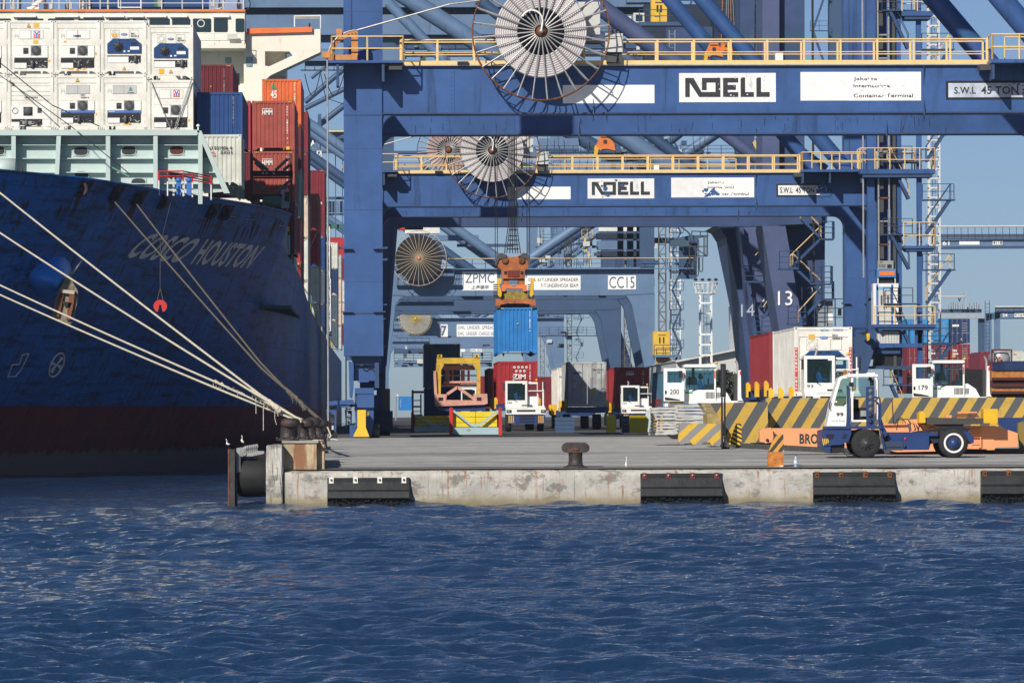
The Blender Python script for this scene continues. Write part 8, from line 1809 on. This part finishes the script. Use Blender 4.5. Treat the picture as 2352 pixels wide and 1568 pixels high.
far(1565,1114,'wine','maroon far yard container under the navy one with white letters on its door',items=[('t','tex',.12,.36,.68,.80,WHITEP),('b',.12,.42,.57,.62,WHITEP),('b',.1,.28,.46,.54,OB)])
far(1112,1114,'wine','maroon far yard container behind the stair tower under the blue ones'); far(1112,1380,'brown','red brown far yard container low behind the stair tower'); far(1338,1380,'navy','navy far yard container in the lowest row behind tractor 179'); far(1565,1380,'brown','red brown far yard container in the lowest row behind tractor 179')
far(1112,848,'sky2','bright blue far yard container edge beside the stair landing')
far(1890,1196,'wine','maroon far yard container in the distance right of the lettered ones',Y=760.,kind='dry'); far(1800,1212,'maroon','dark maroon far yard container with a yellow green mark',Y=820.,kind='dry',items=[('b',.5,.62,.5,.6,M('mark_lime',(.4,.45,.05)))])
gc(2228,1186,880.,'pale','cream far yard container beside the tank container',zoom=zk,simple=True,grp=FG,items=[('b',.05,.3,.75,.82,DECAL_R)]); gc(2340,1186,880.,'pale','cream far yard container at the right edge',zoom=zk,simple=True,grp=FG)
gc(2150,1292,600.,'navy','very dark navy far yard container on the blue rail at the right',zoom=zk,simple=True,grp=FG,kind='dry'); gc(2390,1292,600.,'navy','very dark navy far yard container cut by the right edge',zoom=zk,simple=True,grp=FG)
RC=M('rusty_orange_box',(.50,.20,.05),.8,var=.3,scale=1.2,rust=.42,rcol=(.14,.04,.02),streak=6); DKR=M('dark_rust_box',(.07,.02,.018),.8,rust=.3)
for (ya,yb,Y,lab) in ((1382,1495,235.6,'rust streaked orange container side, upper one at the right edge'),(1562,1640,235.2,'rust streaked orange container side, lower one at the right edge')):
    A=zk(2012,ya); Q=zk(2500,yb); a=P(A[0],Q[1],Y); c=P(Q[0],A[1],Y); t=thing('rusty_container',lab,'container',((a.x+c.x)/2,Y,a.z),'rusty containers at the right edge')
    b=B(); corr_x(b,a.x+.12,c.x-.1,Y+.03,a.z+.1,c.z-.1,RC,.28,.012); b.build('side_panel',t)
    b=B(); b.box(a.x,c.x,Y,Y+.12,a.z,a.z+.12,DKR); b.box(a.x,c.x,Y,Y+.12,c.z-.08,c.z,BLACK); b.box(a.x,a.x+.12,Y-.005,Y+.12,a.z+.121,c.z-.081,RC); b.box(a.x,c.x,Y+.2,Y+2.4,a.z,c.z-.02,RC); b.build('frame',t)
A=zk(1960,1495); Q=zk(2700,1562); b=B(); b.pb(A[0],Q[0]-40,A[1],Q[1],235.8,2,DKR); A=zk(1700,1380); Q=zk(2010,1640); b.pb(A[0],Q[0],A[1],Q[1],238,1.5,BLACK); A=P(*zk(1700,1640),236); b.box(A.x,A.x+5,236,238,gz(236),A.z+.02,BLACK); o=b.build('flatbed_stack'); tag(o,'dark flat racks holding the rusty containers behind tractor 179','rack')
# tank container
t=thing('tank_container','silver tank container in a red brown frame in the far yard','tank container',(P(*zk(2115,1340),620).x,620,P(*zk(2115,1340),620).z))
b=B(); A=P(*zk(2120,1262),620); b.lathe((A.x,620.4,A.z),[(0,0),(.5,.05),(.9,.25),(1.05,.5),(1.05,5),(.9,5.3),(0,5.5)],M('tank_silver',(.42,.42,.42),.4,metal=.2,var=.15),26,'y'); b.build('tank',t)
b=B(); 
for x in (2012,2220): b.ppath([zk(x,1175),zk(x,1345)],620,.1,MAROOND,5)
for y in (1175,1343): b.ppath([zk(2012,y),zk(2222,y)],620,.1,MAROOND,5)
b.ppath([zk(2012,1175),zk(2060,1250),zk(2012,1343)],620,.07,MAROOND,5); b.build('frame',t)
b=B(); A=zk(2082,1248); Q=zk(2105,1270); b.pb(A[0],Q[0],A[1],Q[1],619.9,.05,RED); b.pb(A[0],Q[0],A[1]+7,Q[1]+7,619.9,.05,RED); b.build('hazard_plate',t)
# yard cranes
def rtg(pts_beam,Y,label,num,numpos,leg,truss,extra=()):
    t=thing('yard_crane',label,'crane',(P(leg[0],950,Y).x,Y,-1),'rubber tyred yard cranes'); z2_=ZM(2000,600,2.351)
    for yo in (0,14):
        b=B(); w=[P(*z2_(*p),Y) for p in pts_beam]; b.prism([(q.x,q.z) for q in w],Y+yo,Y+yo+1.2,PALE if yo==0 else PALED); b.build('girder',t)
        b=B(); A=P(*z2_(leg[0],leg[2]),Y); Q=P(*z2_(leg[1],leg[3]),Y); b.box(A.x,Q.x,Y+yo,Y+yo+1.2,-1,A.z,PALE); b.build('leg',t)
    b=B(); A=P(*z2_(truss[0],truss[2]),Y); Q=P(*z2_(truss[1],truss[3]),Y); n=int((Q.x-A.x)/1.2)
    b.box(A.x,Q.x,Y-.5,Y-.3,Q.z,Q.z+.35,PALED); b.box(A.x,Q.x,Y-.4,Y-.2,Q.z+.4,Q.z+1.0,M('truss_dark',(.05,.07,.11),.6))
    b.tube((A.x,Y-.5,A.z),(Q.x,Y-.5,A.z),.18,LGREY,8)
    for i in range(n): x=A.x+i*1.2; b.tube((x,Y-.5,Q.z),(x,Y-.5,A.z),.05,PALED,4)
    b.build('walkway',t)
    b=B(); A=z2_(numpos[0],numpos[2]); Q=z2_(numpos[1],numpos[3]); b.ptext(num,A[0],Q[0],A[1],Q[1],Y-.05,WHITEP,.03)
    for (st,xa,xb,ya,yb,m1,m2) in extra:
        A=z2_(xa,ya); Q=z2_(xb,yb); b.pb(A[0],Q[0],A[1],Q[1],Y-.1,.05,m1)
        if st: b.ptext(st,A[0]+1,Q[0]-1,A[1]+1,Q[1]-1,Y-.15,m2,.01)
    b.build('lettering',t); return t
rtg([(1772,245),(2700,235),(2700,280),(1800,288),(1772,300)],900.,'far pale yard crane with the number 61 on its long girder','61',(1790,1838,248,278),(1735,1772,250,1000),(1772,2700,150,240),[('',1905,2045,245,275,WHITEP,INK),('4118',2135,2203,247,276,WHITEP,INK)])
t=rtg([(2150,735),(2700,730),(2700,770),(2190,778),(2150,790)],1000.,'far pale yard crane with the number 24 at the right edge','24',(2203,2237,748,770),(2150,2188,740,1000),(2150,2700,702,735),[('KOJA',2285,2360,747,772,WHITEP,INK)])
rtg([(1775,735),(2075,732),(2075,778),(1775,782)],860.,'far grey yard crane with machinery on top above the blue containers','',(0,1,0,1),(2040,2068,740,1000),(1775,2070,715,735),[('KONECRANES',1820,1885,760,775,WHITEP,DECAL_R)]) if False else None
g=thing('yard_crane','far grey yard crane with machinery on top above the blue containers','crane',(P(2230,950,860).x,860,-1),'rubber tyred yard cranes')
z2_=ZM(2000,600,2.351)
b=B(); A=z2_(1775,750); Q=z2_(2072,782); b.pb(A[0],Q[0],A[1],Q[1],860,2,M('far_grey',(.33,.38,.44),.6)); A=z2_(1775,718); Q=z2_(2060,742); b.pb(A[0],Q[0],A[1],Q[1],861,2,M('truss_dark')); b.build('girder',g)
b=B(); r=random.Random(9)
for i in range(14): x=1835+i*16; A=z2_(x,718-r.uniform(10,55)); Q=z2_(x+r.uniform(6,16),718); b.pb(A[0],Q[0],A[1],Q[1],860+r.random(),1,M('far_grey'))
A=z2_(1940,595); Q=z2_(1958,718); b.pb(A[0],Q[0],A[1],Q[1],860,.5,M('far_grey')); b.ppath([z2_(1780,632),z2_(1945,632)],860,.15,LGREY,5); b.ppath([z2_(1900,640),z2_(1905,665),z2_(1915,640)],860,.08,BLACK,4); b.build('machinery',g)
b=B(); A=z2_(2040,782); b.pb(A[0],A[0]+14,A[1],960,861,1,PALED); A=z2_(1700,782); b.pb(A[0],A[0]+12,A[1],960,861,1,PALED); b.build('leg',g)
b=B(); ladder(b,P(*z2_(2080,0),860).x,P(*z2_(2110,0),860).x,860,-1,P(0,z2_(0,680)[1],860).z,PALED,.6,.06); b.build('ladder',g)
# white ladder-like light towers
def light_tower(xa,xb,ytop,Y,label,m,head=True):
    a=P(xa,950,Y); c=P(xb,ytop,Y); t=thing('light_tower',label,'light tower',((a.x+c.x)/2,Y,-1),'lattice light towers'); b=B(); w=c.x-a.x
    for x in (a.x,c.x-.12*w):
        for y in (Y,Y+w): b.box(x,x+.12*w,y,y+.12*w,-1,c.z,m)
    z=-.5; 
    while z<c.z:
        b.box(a.x,c.x,Y-.03,Y+.1,z,z+.09*w*1.4,m); b.box(a.x,c.x,Y+w,Y+w+.1,z,z+.09*w*1.4,m); z+=w*.82
    ladder(b,a.x+w*.35,a.x+w*.6,Y+w*.5,-1,c.z,GREY,.4,.03); b.build('lattice_shaft',t)
    if head:
        b=B(); cx=(a.x+c.x)/2; b.torus((cx,Y+w/2,c.z+.1),w*.75,.06,m,14,4,'z'); b.torus((cx,Y+w/2,c.z+w*.9),w*.95,.06,m,14,4,'z')
        for i in range(14): an=2*math.pi*i/14; b.tube((cx+w*.75*math.cos(an),Y+w/2+w*.75*math.sin(an),c.z+.1),(cx+w*.95*math.cos(an),Y+w/2+w*.95*math.sin(an),c.z+w*.9),.04,m,4)
        b.build('basket',t)
        for i in range(4): b=B(); x=cx+w*(-.8+i*.53); b.lathe((x,Y,c.z+w*1.05),[(0,0),(w*.12,.05),(w*.17,w*.1),(w*.1,w*.2),(0,w*.22)],BLACK,12); b.build('flood_lamp',t)
    return t
light_tower(1608,1636,843-167,545.,'white ladder like light tower with a lamp basket, standing free against the sky',M('tower_white',(.80,.80,.76),.6,dirt=.15))
light_tower(2136,2158,-60,520.,'tall white lattice tower right of the stair tower',M('tower_white2',(.62,.64,.64),.6,dirt=.15),False)
light_tower(1541,1563,520,760.,'white lattice tower behind the stairs of the crane marked CC15',M('tower_white'),False)
# warehouse
t=thing('warehouse','large pale grey warehouse with a low gable behind the tractors','warehouse',(P(1640,950,560).x,560,-1))
b=B(); b.pp([(1553,830),(1568,824),(1600,820),(1675,806),(1690,803),(1720,797),(1720,960),(1553,960)],560,60,M('warehouse_wall',(.52,.53,.52),.7,var=.03,dirt=.1)); b.build('wall',t)
b=B(); b.pp([(1551,829),(1675,804),(1722,795),(1722,798),(1675,808),(1553,832)],559,62,LGREY); b.build('roof',t)
b=B(); b.pp([(1687,700),(1712,690),(1730,800),(1690,806)],575,10,M('tower_pale',(.62,.64,.66),.7)); b.build('silo_wall',t)
# trees and low land line at the far horizon
LF=M('far_leaves',(.05,.07,.04),.9,var=.5,scale=.4)
def tree(x,Y,h,label,seed):
    r=random.Random(seed); p=P(x,950,Y); t=thing('tree',label,'tree',(p.x,Y,-1),'trees beyond the yard'); b=B(); b.tube((p.x,Y,-1),(p.x,Y,-1+h*.5),.3,RUST,6,r2=.15); b.build('trunk',t)
    b=B()
    for i in range(420):
        a=r.uniform(0,6.28); u=r.random()**.5; zz=r.uniform(-1,1); rad=h*.45*u*math.sqrt(max(0,1-zz*zz)); c=Vector((p.x+rad*math.cos(a),Y+rad*math.sin(a),-1+h*.62+zz*h*.35)); s=r.uniform(.2,.5)
        v=[c+Vector((r.uniform(-s,s),r.uniform(-s,s),r.uniform(-s,s))) for _ in range(4)]; b.add(v,[(0,1,2),(0,2,3)],LF)
    b.build('crown',t)
tree(1660,535,5.5,'small dark green tree behind the window of tractor 200',1); tree(1648,540,4.5,'low green tree left of the exhaust of tractor 200',2); tree(2345,1000,7,'far green tree at the right edge under the yard crane',4)
# the far bank of yard buildings closing the horizon
b=B(); r=random.Random(11); FB=M('far_building',(.28,.32,.36),.8)
for (xa,xb,yt) in ((2158,2210,905),(2215,2290,880)):
    A=P(xa,960,1300); Q=P(xb,yt,1300); b=B(); b.box(A.x,Q.x,1300,1330,-1,Q.z,FB); b.box(A.x-1,Q.x+1,1298,1332,Q.z,Q.z+.6,LGREY); o=b.build('port_building'); tag(o,'low hazy port building left of the yard crane numbered 24' if xa<2212 else 'low hazy port building under the yard crane numbered 24','building','far port buildings')
C.view_layer.update()
